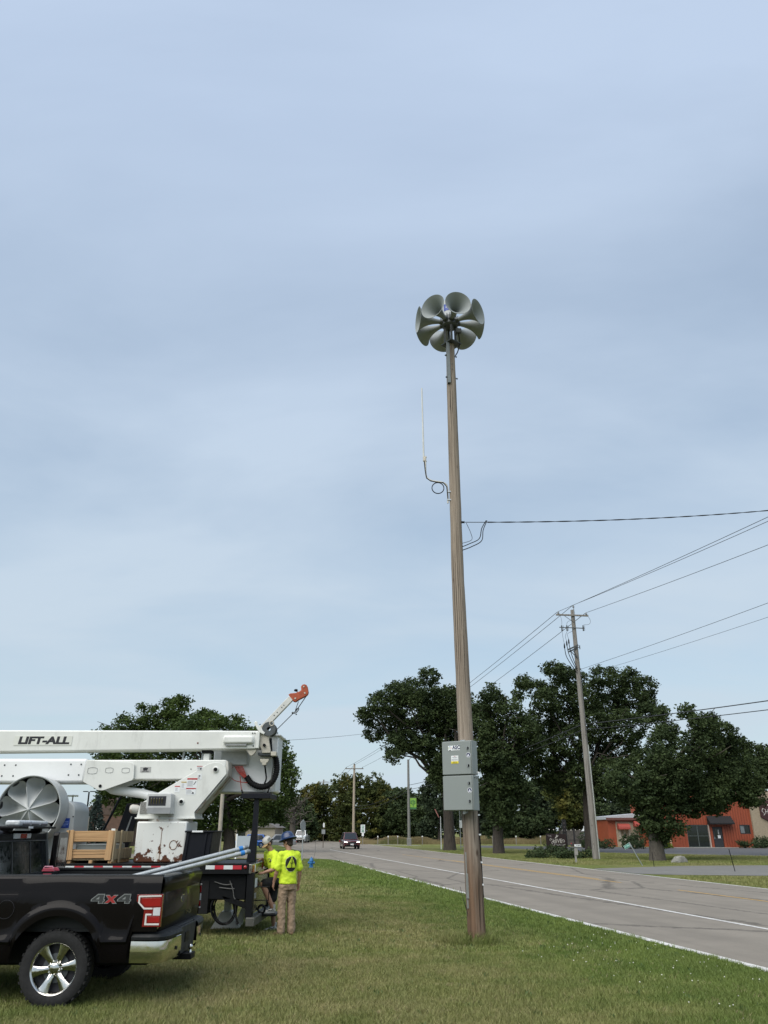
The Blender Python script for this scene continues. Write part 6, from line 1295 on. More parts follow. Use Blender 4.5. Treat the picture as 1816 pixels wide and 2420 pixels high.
# 4x4 decal
SIL = M('silver_outline', (.34, .36, .36), .4, .3); yd = YN - .0245
SIL = M('silver_outline_dim', (.24, .255, .255), .4, .3); CORE = M('dark_decal_core', (.03, .033, .034), .5)
F4 = [(0, .24), (0, .44), (.46, 1), (1, 1), (1, .44), (1.08, .44), (1.08, .24), (1, .24), (1, 0), (.60, 0), (.60, .24)]
F4i = [(.07, .29), (.07, .42), (.49, .93), (.94, .93), (.94, .39), (1.02, .39), (1.02, .29), (.94, .29), (.94, .06), (.66, .06), (.66, .29)]
F4h = [(.36, .44), (.62, .44), (.62, .74)]
def glyph(name, pts, x, w, h, y0, y1, mat, par=None):
    mb = MB(); mb.prism([(x + q[0] * w + (q[1]) * .012, 1.092 + q[1] * h) for q in pts], y0, y1, 'y'); return obj(name, mb, mat, par or pk, smooth=0)
for x in (-3.52, -3.205):
    g4 = glyph('decal_digit', F4, x, .155, .105, yd - .001, yd + .006, SIL); glyph('decal_digit_core', F4i, x, .155, .105, yd - .0022, yd - .0012, CORE, g4); glyph('decal_digit_eye', F4h, x, .155, .105, yd - .0034, yd - .0024, SIL, g4)
XX = [(0, 0), (.34, .5), (0, 1), (.36, 1), (.55, .72), (.74, 1), (1.1, 1), (.76, .5), (1.1, 0), (.74, 0), (.55, .28), (.36, 0)]
gx = glyph('decal_x', XX, -3.36, .145, .095, yd - .0045, yd - .0036, SIL); glyph('decal_x_core', [(.55 + (a - .55) * .80, .5 + (b - .5) * .84) for a, b in XX], -3.36, .145, .095, yd - .0058, yd - .0048, M('decal_red', (.30, .015, .015), .5), gx)
mb = MB(); mb.tube([(-4.52 + .10 * math.cos(q), YN - .023, 1.03 + .10 * math.sin(q)) for q in np.linspace(0, 2 * PI, 33)[:-1]], .003, 5, closed=True); obj('fuel_door', mb, INK, pk)
# rear bumper
def sweep(path, prof):          # path [(x,y,nx,ny)], prof [(out,z)]
    mb = MB(); mb.grid([[(x + nx * o, y + ny * o, z) for o, z in prof] for x, y, nx, ny in path]); return mb
def half(near):
    s = -1 if near else 1; yb = 11.415; h = 1.08
    pts = [(-2.99, h * .985, 0, 1), (-2.80, h * 1.0, .05, 1), (-2.67, h * .99, .35, .93), (-2.61, h * .945, .8, .6), (-2.585, h * .86, .97, .2), (-2.56, h * .6, 1, 0), (-2.555, h * .40, 1, 0)]
    return [(x, yb + s * y, nx, ny * s) for x, y, nx, ny in pts]
bmp = None
for near in (True, False):
    b = obj('bumper_face', sweep(half(near), [(-.06, .46), (-.005, .465), (.01, .50), (.012, .60), (.004, .69), (-.01, .70)]), CHROME, pk, smooth=40)
    obj('bumper_step_pad', sweep(half(near), [(.0, .70), (.016, .705), (.02, .735), (.0, .765), (-.06, .785), (-.16, .79)]), TRIM, pk, smooth=30)
    q = (11.415 - .66) if near else (11.415 + .66); mb = MB(); mb.cyl((-2.545, q, .575), (-2.538, q, .575), .022, n=14); obj('parking_sensor', mb, TRIM, b)
mb = MB(); mb.prism([(-2.75, .40), (-2.57, .40), (-2.545, .46), (-2.60, .70), (-2.555, .76), (-2.72, .79)], 10.95, 11.72, 'y')
mb.v = [(x, y, z) for x, y, z in mb.v]; mb2 = MB(); mb2.prism([(10.99, .79), (11.84, .79), (11.84, .48), (11.70, .42), (11.13, .42), (10.99, .48)], -2.74, -2.60, 'x'); obj('bumper_centre', mb2, TRIM, pk, bevel=.015)
mb = MB(); mb.prism([(10.97, .775), (11.86, .775), (11.75, .46), (11.08, .46)], -2.60, -2.565, 'x'); bc = obj('plate_recess', mb, M('recess_plastic', (.012, .013, .015), .6), pk, bevel=.01); mb = MB(); mb.bb(-2.564, -2.556, 11.24, 11.44, .58, .69); obj('receiver_socket', mb, BLACKP, bc)
mb = MB(); mb.bb(-2.70, -2.46, 11.22, 11.45, .385, .455); obj('hitch_receiver', mb, BLACKP, pk, bevel=.008); mb = MB(); mb.lathe([(.02, 0), (.015, .03), (.028, .05), (.03, .07), (.02, .09), (0, .095)], (-2.50, 11.33, .455)); obj('tow_ball', mb, CHROME, pk)
mb = MB(); mb.tube([(-3.3, 11.95, .50), (-2.95, 11.98, .46), (-2.8, 11.98, .44)], .035, 10); obj('exhaust_pipe', mb, STEEL, pk)
# wheels
TYRE = M('dusty_tyre', (.012, .012, .0125), .85, var=.3, vs=9, bump=.3, bs=50)
t_ = NT('tyre_tread'); w_ = t_.n('ShaderNodeTexWave', wave_type='BANDS'); t_.l(t_.ob(), w_.inputs['Vector']); w_.inputs['Scale'].default_value = 9; w_.inputs['Distortion'].default_value = 3
RIMM = M('satin_chrome_rim', (.60, .59, .56), .16, 1.0, var=.05)
def wheel(x, y, s):
    """s = -1: outer face towards -y"""
    T = MB(); T.lathe([(.265, -.12), (.30, -.135), (.36, -.14), (.392, -.125), (.403, -.09), (.405, 0), (.403, .09), (.392, .125), (.36, .14), (.30, .135), (.265, .12)], (x, y, WZ), (0, 1, 0), 56, True)
    w = obj('wheel', T, TYRE, pk, smooth=40)
    mb = MB()
    for k in range(52):
        a = 2 * PI * k / 52; mb.box((x + .404 * math.cos(a), y + s * .085 * (1 if k % 2 else .6), WZ + .404 * math.sin(a)), (.018, .075, .03), Matrix.Rotation(-a, 3, 'Y'))
    o = obj('tread_block', mb, TYRE, w); o['kind'] = 'stuff'
    mb = MB(); mb.lathe([(.235, .02), (.245, -.08), (.258, -.115), (.272, -.125), (.272, -.118), (.262, -.10), (.255, .10)], (x, y, WZ), (0, -s, 0), 48); obj('rim', mb, RIMM, w, smooth=40, fix=False)
    mb = MB(); mb.lathe([(0, -.02), (.25, -.02)], (x, y, WZ), (0, -s, 0), 32); obj('brake_backing', mb, INK, w)
    mb = MB(); mb.lathe([(.0, -.03), (.15, -.03), (.155, -.045), (.10, -.05), (0, -.05)], (x, y, WZ), (0, -s, 0), 28); obj('brake_disc', mb, DSTEEL, w)
    for k in range(6):
        a = R(8 + 60 * k); c, sn = math.cos(a), math.sin(a); pts = []
        def Q(r, t, d): return (x + r * c - t * sn, y + s * d, WZ + r * sn + t * c)
        rings = []
        for r, hw, d0 in ((.055, .034, .075), (.10, .032, .092), (.16, .040, .100), (.22, .054, .108), (.254, .066, .112)):
            rings.append([Q(r, -hw, d0 - .03), Q(r, -hw, d0 - .012), Q(r, -hw * .35, d0), Q(r, hw * .35, d0), Q(r, hw, d0 - .012), Q(r, hw, d0 - .03)])
        mb = MB(); mb.loft(rings); obj('spoke', mb, RIMM, w, smooth=30)
        b = a + R(30); mb = MB(); mb.lathe([(.0, .02), (.013, .018), (.014, 0), (.011, -.02)], (x + .068 * math.cos(b), y + s * .085, WZ + .068 * math.sin(b)), (0, s, 0), 6); obj('lug_nut', mb, CHROME, w)
    mb = MB(); mb.lathe([(.06, .07), (.058, .098), (.045, .106), (0, .108)], (x, y, WZ), (0, s, 0), 24); obj('hub_cap', mb, RIMM, w)
    return w
for wx in (WX, WX2): wheel(wx, YN + .155, -1); wheel(wx, YF - .155, 1)
# cab, bonnet
def hull(bot, top): 
    mb = MB(); mb.loft([[Vector(q) for q in bot], [Vector(q) for q in top]]); return mb
cabm = hull([(-7.25, 10.40, 1.17), (-4.82, 10.40, 1.17), (-4.82, 12.27, 1.17), (-7.25, 12.27, 1.17)], [(-6.45, 10.55, 1.90), (-4.94, 10.55, 1.90), (-4.94, 12.20, 1.90), (-6.45, 12.20, 1.90)])
cb_ = obj('cab', cabm, CARP, pk, bevel=.04); mb = MB(); mb.bb(-6.9, -4.82, YN + .05, YF - .05, .5, 1.18); obj('cab_lower', mb, CARP, pk)
def onface(name, A, B_, C_, D_, u0, u1, v0, v1, out, mat, par):
    A, B_, C_, D_ = map(Vector, (A, B_, C_, D_)); n = (B_ - A).cross(D_ - A).normalized() * out
    def q(u, v): return A.lerp(B_, u).lerp(D_.lerp(C_, u), v) + n
    mb = MB(); nn = 6; mb.grid([[q(u0 + (u1 - u0) * i / nn, v0 + (v1 - v0) * j / nn) for i in range(nn + 1)] for j in range(nn + 1)]); return obj(name, mb, mat, par)
onface('rear_window', (-4.82, 10.40, 1.17), (-4.82, 12.27, 1.17), (-4.94, 12.20, 1.90), (-4.94, 10.55, 1.90), .05, .95, .10, .82, .006, GLASSV, pk)
for nm, A, B_, C_, D_, sg_ in (('side_window', (-7.25, 10.40, 1.17), (-4.82, 10.40, 1.17), (-4.98, 10.63, 1.90), (-6.45, 10.63, 1.90), 1), ('side_window', (-7.25, 12.27, 1.17), (-4.82, 12.27, 1.17), (-4.98, 12.04, 1.90), (-6.45, 12.04, 1.90), -1)): onface(nm, A, B_, C_, D_, .1, .93, .12, .85, .006 * sg_, GLASSV, pk)
onface('windscreen', (-7.25, 10.40, 1.17), (-7.25, 12.27, 1.17), (-6.45, 12.04, 1.90), (-6.45, 10.63, 1.90), .05, .95, .06, .92, -.006, GLASSV, pk)
mb = MB(); mb.loft([[Vector((-8.55, y, z)) for y, z in ((10.42, .55), (12.25, .55), (12.25, 1.08), (10.42, 1.08))], [Vector((-7.2, y, z)) for y, z in ((10.36, .55), (12.31, .55), (12.31, 1.2), (10.36, 1.2))]]); obj('bonnet', mb, CARP, pk, bevel=.05); mb = MB(); mb.bb(-8.62, -8.5, 10.5, 12.17, .62, 1.0); obj('grille', mb, CHROME, pk, bevel=.03)
mb = MB(); mb.bb(-5.0, -4.91, 11.10, 11.62, 1.80, 1.865); bl = obj('high_brake_lamp', mb, M('clear_lens', (.55, .57, .58), .15), pk, bevel=.006); mb = MB(); mb.bb(-4.909, -4.903, 11.28, 11.47, 1.805, 1.86); obj('red_lens', mb, REDL, bl)
for yb_, yt_ in ((10.47, 10.61), (12.20, 12.14), (11.05, 11.06), (11.62, 11.62)):
    mb = MB(); mb.tube([(-4.818, yb_, 1.24), (-4.912, yt_, 1.77)], .012 if yb_ in (10.47, 12.20) else .007, 6); obj('window_frame', mb, M('grey_window_rubber', (.035, .037, .038), .5), pk)
for z_, x_ in ((1.24, -4.818), (1.77, -4.912)):
    mb = MB(); mb.tube([(x_, 10.49, z_), (x_, 12.19, z_)], .009, 6); obj('window_frame', mb, M('grey_window_rubber', (.035, .037, .038), .5), pk)
mb = MB(); mb.tube([(-4.83, 12.27, 1.2), (-4.945, 12.205, 1.88)], .02, 8); obj('cab_pillar', mb, M('pillar_sheen', (.045, .047, .046), .3), pk)
# opened rear-hinged door on the far side
a, b = Vector((-4.85, 12.35, 0)), Vector((-4.96, 13.08, 0)); mb = MB(); n = (b - a).cross(Vector((0, 0, 1))).normalized() * .04
def dq(u, z, e): q = a.lerp(b, u) + n * e; return (q.x, q.y, z)
out = [(0, .55), (1, .55), (1.02, 1.2), (.86, 1.84), (.80, 1.88), (.05, 1.88), (0, 1.84)]
mb.add([dq(u, z, -1) for u, z in out] + [dq(u, z, 1) for u, z in out], [tuple(range(7)), tuple(range(13, 6, -1))] + [(i, (i + 1) % 7, 7 + (i + 1) % 7, 7 + i) for i in range(7)]); dr_ = obj('open_door', mb, CARP, pk, bevel=.012)
for e in (-1.08, 1.08):
    mb = MB(); mb.add([dq(u, z, e) for u, z in ((.14, 1.22), (.90, 1.22), (.76, 1.80), (.14, 1.80))], [(0, 1, 2, 3)]); obj('door_window', mb, M('greyish_door_glass', (.03, .035, .034), .08, spec=.5), dr_)
mb = MB(); mb.add([dq(u, z, 1.3) for u, z in ((.35, 1.02), (.85, 1.05), (.85, 1.09), (.35, 1.06))], [(0, 1, 2, 3)]); obj('door_handle', mb, ALU, dr_)
# things on / in the pickup
lbr = thing('light_bar', 'clear warning light bar on a black mount above the pickup cab', 'light bar', (-5.05, 11.5, 1.9))
mb = MB(); mb.bb(-5.10, -4.78, 10.92, 12.12, 1.925, 1.955); obj('mount_plate', mb, BLACKP, lbr, bevel=.006); mb = MB(); mb.bb(-5.05, -4.85, 11.05, 12.0, 1.957, 2.03); cl_ = obj('clear_cover', mb, M('clear_plastic_cover', (.50, .53, .55), .12, var=.3, vs=16), lbr, bevel=.025)
for y in (11.15, 11.45, 11.75):
    mb = MB(); mb.bb(-4.849, -4.842, y, y + .2, 1.965, 1.99); obj('led_module', mb, M('dark_module', (.08, .08, .09), .4), cl_)
mb = MB(); mb.bb(-4.778, -4.772, 11.18, 11.31, 1.927, 1.953); obj('maker_mark', mb, WPAINT, lbr)
for y in (11.0, 11.95):
    mb = MB(); mb.bb(-5.08, -4.93, y, y + .06, 1.88, 1.925); obj('mount_foot', mb, BLACKP, lbr)
ch_ = MB(); ch_.bb(-4.72, -4.22, 10.62, 12.05, .832, 1.335); tag(obj('tool_chest', ch_, BLACKP, bevel=.02), 'black tool chest across the pickup bed behind the cab', 'tool chest')
tb_ = thing('toolbox', 'small pink-lidded toolbox on the chest in the pickup bed', 'toolbox', (-4.42, 11.25, 1.337)); PK = M('pink_red_plastic', (.33, .045, .075), .5)
mb = MB(); mb.bb(-4.49, -4.35, 11.15, 11.33, 1.337, 1.405); obj('tray', mb, BLACKP, tb_, bevel=.008)
mb = MB(); mb.bb(-4.475, -4.365, 11.143, 11.149, 1.352, 1.38); obj('drawer_front', mb, PK, tb_)
for y in (11.14, 11.305):
    mb = MB(); mb.prism([(-4.505, 1.405), (-4.335, 1.405), (-4.36, 1.445), (-4.48, 1.445)], y, y + .035, 'y'); obj('lid_side', mb, PK, tb_, bevel=.005)
mb = MB(); mb.tube([(-4.485, 11.16, 1.44), (-4.47, 11.16, 1.462), (-4.37, 11.16, 1.462), (-4.355, 11.16, 1.44)], .009, 7); obj('handle', mb, M('pale_pink', (.50, .22, .29), .5), tb_)
PIPE = M('galvanised_conduit', (.46, .48, .48), .3, .55, var=.1, vs=5); BLUEC = M('blue_end_cap', (.02, .18, .50), .45)
for i, lab in enumerate(('upper galvanised conduit pipe sticking out over the tailgate', 'lower galvanised conduit pipe sticking out over the tailgate')):
    dy, dz = (.09, .020) if i == 0 else (-.03, -.035); e = .05 if i else 0
    a = Vector((-4.05, 10.74 + dy, 1.135 + dz)); b = Vector((-1.99 + e, 11.88 + dy, 1.655 + dz)); d = (b - a).normalized()
    p = thing('conduit_pipe', lab, 'pipe', a, 'conduit pipes in the pickup bed')
    mb = MB(); mb.tube([a, b], .029, 14); obj('pipe', mb, PIPE, p); mb = MB(); mb.tube([b - d * .085, b - d * .03], .034, 14); obj('blue_sleeve', mb, BLUEC, p); mb = MB(); mb.tube([b, b + d * .055], [.03, .026], 12); obj('threaded_end', mb, M('dull_thread', (.22, .24, .25), .5, .7), p)
    mb = MB(); mb.tube([b + d * .055, b + d * .056], .019, 10); obj('bore', mb, INK, p)
# ================================================================== OTHER VEHICLES
def make_car(name, label, loc, rz, W, L, H, paint, kind='suv', lit=False, plate=True):
    """front towards local -y"""
    t = thing(name, label, 'car' if kind != 'truck' else 'pickup', (0, 0, 0)); w = W / 2; hb = H * (.56 if kind != 'hatch' else .55); gc = .24
    f, r = -L / 2, L / 2
    def ring(y, zb, zt, ww, c=.10): return [Vector((-ww, y, zb)), Vector((ww, y, zb)), Vector((ww, y, zt - c)), Vector((ww - c, y, zt)), Vector((-ww + c, y, zt)), Vector((-ww, y, zt - c))]
    mb = MB(); mb.loft([ring(f, gc + .05, hb * .82, w * .90), ring(f + .12, gc, hb * .90, w * .97), ring(f + L * .25, gc, hb * .99, w), ring(f + L * .6, gc, hb, w), ring(r - .25, gc, hb * (1 if kind != 'truck' else 1.02), w * .99), ring(r, gc + .1, hb * .96, w * .94)])
    body = obj('body', mb, paint, t, smooth=40, bevel=.03)
    c0, c1, c2, c3 = (f + L * .27, f + L * .41, r - L * .17, r - .12) if kind != 'truck' else (f + L * .26, f + L * .37, f + L * .60, f + L * .62)
    A = [(-w * .92, c0, hb - .02), (w * .92, c0, hb - .02), (w * .92, c3, hb - .02), (-w * .92, c3, hb - .02)]; Bt = [(-w * .70, c1, H), (w * .70, c1, H), (w * .70, c2, H), (-w * .70, c2, H)]
    mb = MB(); mb.loft([[Vector(q) for q in A], [Vector(q) for q in Bt]]); obj('cabin', mb, paint, t, bevel=.05)
    def face(nm, i, j, u0, u1, v0, v1, mat):
        a, b, c, d = Vector(A[i]), Vector(A[j]), Vector(Bt[j]), Vector(Bt[i]); n = (b - a).cross(d - a).normalized() * .012
        q = lambda u, v: a.lerp(b, u).lerp(d.lerp(c, u), v) + n
        mb = MB(); mb.add([q(u0, v0), q(u1, v0), q(u1, v1), q(u0, v1)], [(0, 1, 2, 3)]); return obj(nm, mb, mat, t, smooth=0)
    GL = M('car_glass', (.02, .025, .03), .05, spec=.8)
    face('windscreen', 0, 1, .06, .94, .08, .90, GL); face('rear_window', 2, 3, .08, .92, .2, .85, GL)
    for (i, j) in ((1, 2), (3, 0)): face('side_window', i, j, .10, .48, .12, .86, GL); face('side_window', i, j, .52, .90, .12, .86, GL)
    mb = MB(); mb.bb(-w * .55, w * .55, f - .02, f + .1, hb * .52, hb * .74); obj('grille', mb, INK, t, bevel=.02); mb = MB(); mb.bb(-w * .85, w * .85, f - .015, f + .1, gc + .02, gc + .2); obj('lower_bumper', mb, BLACKP, t, bevel=.02)
    if lit:
        lm = NT('lit_headlamp'); lm.set(Base_Color=(.9, .9, .9), Emission_Color=(1, .98, .94), Emission_Strength=3.0); HLm = lm.m
    else: HLm = M('clear_lens', (.55, .57, .58), .15)
    for s in (-1, 1):
        mb = MB(); mb.prism([(s * w * .52, hb * .70), (s * w * .92, hb * .74), (s * w * .92, hb * .83), (s * w * .60, hb * .79)], f - .01, f + .12, 'y'); obj('headlight', mb, HLm, t)
        mb = MB(); mb.bb(s * w * .97 if s > 0 else -w * 1.12, w * 1.12 if s > 0 else -w * .97, c0 + .25, c0 + .38, hb + .02, hb + .18); obj('mirror', mb, paint if kind == 'truck' else BLACKP, t, bevel=.02)
        mb = MB(); mb.bb(s * w * .9 - .12, s * w * .9 + .05, r - .06, r + .01, hb * .7, hb * .9); obj('tail_light', mb, REDL, t)
        for y in (f + L * .19, r - L * .2):
            mb = MB(); x = s * (w - .11); mb.lathe([(.20, -.11), (.33, -.11), (.36, -.08), (.36, .08), (.33, .11), (.20, .11)], (x, y, .36), (1, 0, 0), 22, True); wh = obj('wheel', mb, BLACKR, t); mb = MB(); mb.lathe([(0, .10), (.05, .11), (.20, .09), (.24, .115), (.24, -.08), (0, -.08)], (x, y, .36), (s, 0, 0), 18); obj('rim', mb, ALU, wh)
            for k in range(5):
                a = 2 * PI * k / 5; mb = MB(); mb.box((x + s * .105, y + .13 * math.cos(a), .36 + .13 * math.sin(a)), (.02, .10, .05), Matrix.Rotation(a, 3, 'X')); obj('rim_spoke', mb, M('rim_dark', (.05, .05, .05), .5), wh)
    if plate: mb = MB(); mb.bb(-.17, .17, f - .03, f - .02, hb * .42, hb * .52 + .06); obj('licence_plate', mb, WPAINT, t)
    if kind == 'truck':
        mb = MB(); mb.bb(-w * .95, w * .95, f - .05, f + .08, gc + .2, gc + .38); obj('chrome_bumper', mb, CHROME, t, bevel=.03)
    t.location = loc; t.rotation_euler = (0, 0, rz); return t
PNT = lambda n, c: M(n, c, .25, .2, var=.04, coat=1.0)
make_car('parked_car', 'blue hatchback seen behind the dark boom rest post', (-15.6, 98.5, .01), R(-88), 1.8, 4.2, 1.5, PNT('bright_blue_paint', (.012, .09, .36)), 'hatch')
make_car('parked_car', 'grey sedan parked beyond the blue hatchback', (-13.2, 104, .01), R(-80), 1.8, 4.5, 1.45, PNT('silver_grey_paint', (.20, .21, .22)), 'hatch')
make_car('oncoming_suv', 'dark red sport utility vehicle driving towards the camera with headlights lit', (-3.9, 95.0, .012), R(9), 1.86, 4.6, 1.70, PNT('dark_red_paint', (.085, .008, .012)), 'suv', True)
make_car('oncoming_pickup', 'white pickup truck approaching in the distance', (-14.0, 142, .012), R(-3), 2.05, 5.8, 1.98, PNT('white_truck_paint', (.62, .65, .66)), 'truck')
# ================================================================== PEOPLE
SKIN = M('skin', (.36, .20, .135), .55, var=.08, vs=18)
HIVIS = M('hi_vis_yellow_cotton', (.60, .78, .035), .8, var=.06, vs=9)
KHAKI = M('khaki_cotton', (.30, .215, .145), .9, var=.1, vs=9)
HAIR = M('dark_brown_hair', (.030, .018, .011), .7, var=.3, vs=60)
def capsule(mb, pts, rs, n=14):
    """tapered tube with round joints through pts (closed pieces, fused by the remesh)"""
    for i in range(len(pts) - 1):
        mb.tube([pts[i], pts[i + 1]], [rs[i], rs[i + 1]], n)
    for p, r in zip(pts, rs): mb.ball(p, r, n, 8)
def fuse(name, mb, mat, parent, voxel, smooth=6, fold=0.0, fscale=.09):
    o = obj(name, mb, mat, parent, smooth=180, fix=False)
    m = o.modifiers.new('fuse', 'REMESH'); m.mode = 'VOXEL'; m.voxel_size = voxel; m.use_smooth_shade = True
    s = o.modifiers.new('soften', 'SMOOTH'); s.factor = .5; s.iterations = smooth
    if fold:
        tx = bpy.data.textures.new('fold', 'CLOUDS'); tx.noise_scale = fscale; tx.noise_depth = 2
        d = o.modifiers.new('fold', 'DISPLACE'); d.texture = tx; d.strength = fold; d.mid_level = .5; d.texture_coords = 'LOCAL'
    return o
def torso_ring(c, r, f, a, b, n=24):
    c, r, f = Vector(c), Vector(r), Vector(f)
    return [c + r * (a * math.cos(2 * PI * k / n)) + f * (b * math.sin(2 * PI * k / n)) for k in range(n)]
def hand(mb, wrist, d, nrm, curl, side):
    """d: forearm direction, nrm: back-of-hand normal, side: +1 thumb along d x nrm"""
    w, d, nrm = Vector(wrist), Vector(d).normalized(), Vector(nrm).normalized(); nrm = (nrm - d * nrm.dot(d)).normalized(); x = d.cross(nrm) * side
    for q, r in ((.0, .026), (.03, .030), (.055, .033), (.08, .032)):
        for e in (-.022, 0, .022): mb.ball(w + d * q + x * e, (r * .62,) * 3, 10, 6)
    for i, (off, L) in enumerate(((.030, .075), (.010, .084), (-.011, .078), (-.031, .060))):
        p = w + d * .088 + x * off; ang = 0; pts = [p]; dd = d.copy()
        for j, fr in enumerate((.42, .33, .25)):
            ang += curl * (.55 + .22 * j); dd = d * math.cos(ang) - nrm * math.sin(ang); p = p + dd * L * fr; pts.append(p)
        capsule(mb, pts, [.0098, .0092, .0085, .0075], 8)
    p = w + d * .025 + x * .032; capsule(mb, [p, p + d * .032 + x * .026 - nrm * .012, p + d * .062 + x * .030 - nrm * .028], [.0125, .0108, .009], 8)
def head(mb, c, fwd, up):
    """skull, jaw, nose, brow, ears around c; returns the frame"""
    f, u = Vector(fwd).normalized(), Vector(up).normalized(); u = (u - f * u.dot(f)).normalized(); r = f.cross(u); c = Vector(c)
    def P(x, y, z): return c + r * x + f * y + u * z
    rot = Matrix((r, f, u)).transposed()
    def E(x, y, z, a, b, e, n=18):
        t = MB(); t.ball((0, 0, 0), (a, b, e), n, 12); mb.add([P(x, y, z) + rot @ Vector(q) for q in t.v], t.f)
    E(0, -.012, .03, .076, .094, .088); E(0, .018, -.035, .060, .068, .075); E(0, .045, -.085, .036, .036, .028); E(0, .078, .018, .050, .016, .014)
    E(0, .094, -.022, .013, .020, .026); E(0, .084, -.004, .010, .014, .03); E(0, .083, -.060, .024, .010, .006)
    for s in (-1, 1): E(s * .076, -.008, -.008, .012, .024, .034)
    return P, rot, (r, f, u)
def eyes(P, t):
    for s in (-1, 1):
        mb = MB(); mb.ball(P(s * .031, .078, .0), .011, 10, 8); e = obj('eye', mb, M('eye_white', (.5, .48, .46), .3), t); mb = MB(); mb.ball(P(s * .031, .0865, .0), .0055, 8, 6); obj('iris', mb, M('iris_brown', (.03, .018, .01), .2), e)
def shoe(name, heel, d, mat, sole, parent, L=.285):
    h, d = Vector(heel), Vector(d).normalized(); x = Vector((d.y, -d.x, 0)); mb = MB()
    for q, w, z in ((.02, .036, .055), (.07, .040, .065), (.13, .043, .052), (.19, .047, .040), (.245, .042, .034)): mb.ball(h + d * q + Vector((0, 0, z * .72)), (w, w, z * .72), 14, 10)
    capsule(mb, [h + d * .045 + Vector((0, 0, .06)), h + d * .05 + Vector((0, 0, .115))], [.042, .045]); o = fuse(name, mb, mat, parent, .008, 5)
    mb = MB(); R_ = [h + d * (L * .5 - .012 + L * .5 * math.cos(a)) + x * ((.047 if math.cos(a) > -.2 else .038) * math.sin(a)) for a in np.linspace(0, 2 * PI, 25)[:-1]]
    mb.loft([[q + Vector((0, 0, .002)) for q in R_], [q + Vector((0, 0, .026)) for q in R_]]); obj('sole', mb, sole, o); return o

# ---- worker with the blue hard hat: back to the camera, turned to his left
AX, AY, AR = -1.93, 17.10, R(30)
wa = thing('person', 'worker in blue hard hat, yellow shirt and khaki trousers, back to camera', 'person', (AX, AY, 0))
Rz = Matrix.Rotation(AR, 3, 'Z'); SA = 1.015
def A(x, y, z): q = Rz @ Vector((x * SA, y * SA, z * SA)); return Vector((AX + q.x, AY + q.y, q.z))
def AV(x, y, z): return Rz @ Vector((x, y, z))
bd = MB()
P, rot, fr = head(bd, A(-.02, .045, 1.655), AV(-.55, .80, -.28), AV(-.15, .25, 1))
capsule(bd, [A(0, -.005, 1.46), A(-.005, .005, 1.53), A(-.012, .02, 1.60)], [.062, .056, .054])
capsule(bd, [A(0, 0, 1.0), A(0, 0, 1.2), A(0, -.01, 1.40)], [.11, .105, .10])
armL = [A(-.175, -.01, 1.43), A(-.235, .0, 1.16), A(-.262, .085, .93)]; armR = [A(.175, -.01, 1.43), A(.245, -.01, 1.15), A(.262, .055, .905)]
for arm in (armL, armR): capsule(bd, arm, [.056, .043, .028]); capsule(bd, [A(0, -.01, 1.40), arm[0]], [.08, .06]); m = arm[1].lerp(arm[2], .3); bd.ball(m, .044, 12, 8)
hand(bd, armL[2], armL[2] - armL[1] + AV(0, .0, -.25), AV(-1, .15, 0), .55, 1); hand(bd, armR[2], armR[2] - armR[1] + AV(0, 0, -.25), AV(1, .15, 0), .55, -1)
for s in (-1, 1): capsule(bd, [A(s * .09, 0, .96), A(s * .10, .01, .5), A(s * .105, -.02, .1)], [.08, .055, .045])
body = fuse('body', bd, SKIN, wa, .0062, 3); eyes(P, wa)
sh = MB(); rg_ = [(.90, .184, .128, -.005), (.98, .178, .126, 0), (1.06, .168, .120, 0), (1.15, .172, .120, -.004), (1.26, .190, .128, -.012), (1.36, .194, .130, -.016), (1.43, .176, .112, -.012), (1.475, .135, .085, -.006), (1.51, .078, .068, .0)]
sh.loft([torso_ring(A(0, y, z), AV(1, 0, 0), AV(0, 1, 0), a * SA, b * SA) for z, a, b, y in rg_])
for arm in (armL, armR): capsule(sh, [arm[0] + Vector((0, 0, .0)), arm[0].lerp(arm[1], .45), arm[0].lerp(arm[1], .86)], [.070, .068, .076], 16); capsule(sh, [A(0, -.01, 1.40), arm[0]], [.095, .072])
shirt = fuse('shirt', sh, HIVIS, wa, .011, 5, .026, .075)
tr = MB(); tr.loft([torso_ring(A(0, 0, z), AV(1, 0, 0), AV(0, 1, 0), a, b) for z, a, b in ((.80, .17, .118), (.88, .176, .122), (.95, .168, .116), (1.0, .16, .11))])
for s in (-1, 1): capsule(tr, [A(s * .085, 0, .86), A(s * .095, .012, .66), A(s * .10, .015, .48), A(s * .105, -.01, .25), A(s * .107, -.012, .085)], [.098, .090, .080, .076, .080], 16)
trousers = fuse('trousers', tr, KHAKI, wa, .011, 4, .034, .06)
for s, nm in ((-1, 'pocket_flap'), (1, 'pocket_flap')):
    mb = MB(); mb.grid([[A(s * .085 + dx, -.15, z) for dx in (-.045, -.02, .0, .02, .045)] for z in (.84, .86, .88)]); o = obj(nm, mb, M('khaki_dark', (.22, .155, .10), .9), trousers); m = o.modifiers.new('wrap', 'SHRINKWRAP'); m.target = trousers; m.offset = .003
BOOT = M('tan_work_boot', (.16, .10, .055), .8, var=.2); SOLE = M('dark_sole', (.03, .025, .02), .8)
shoe('boot', A(-.107, -.075, 0), AV(-.2, 1, 0), BOOT, SOLE, wa); shoe('boot', A(.107, -.075, 0), AV(.12, 1, 0), BOOT, SOLE, wa)
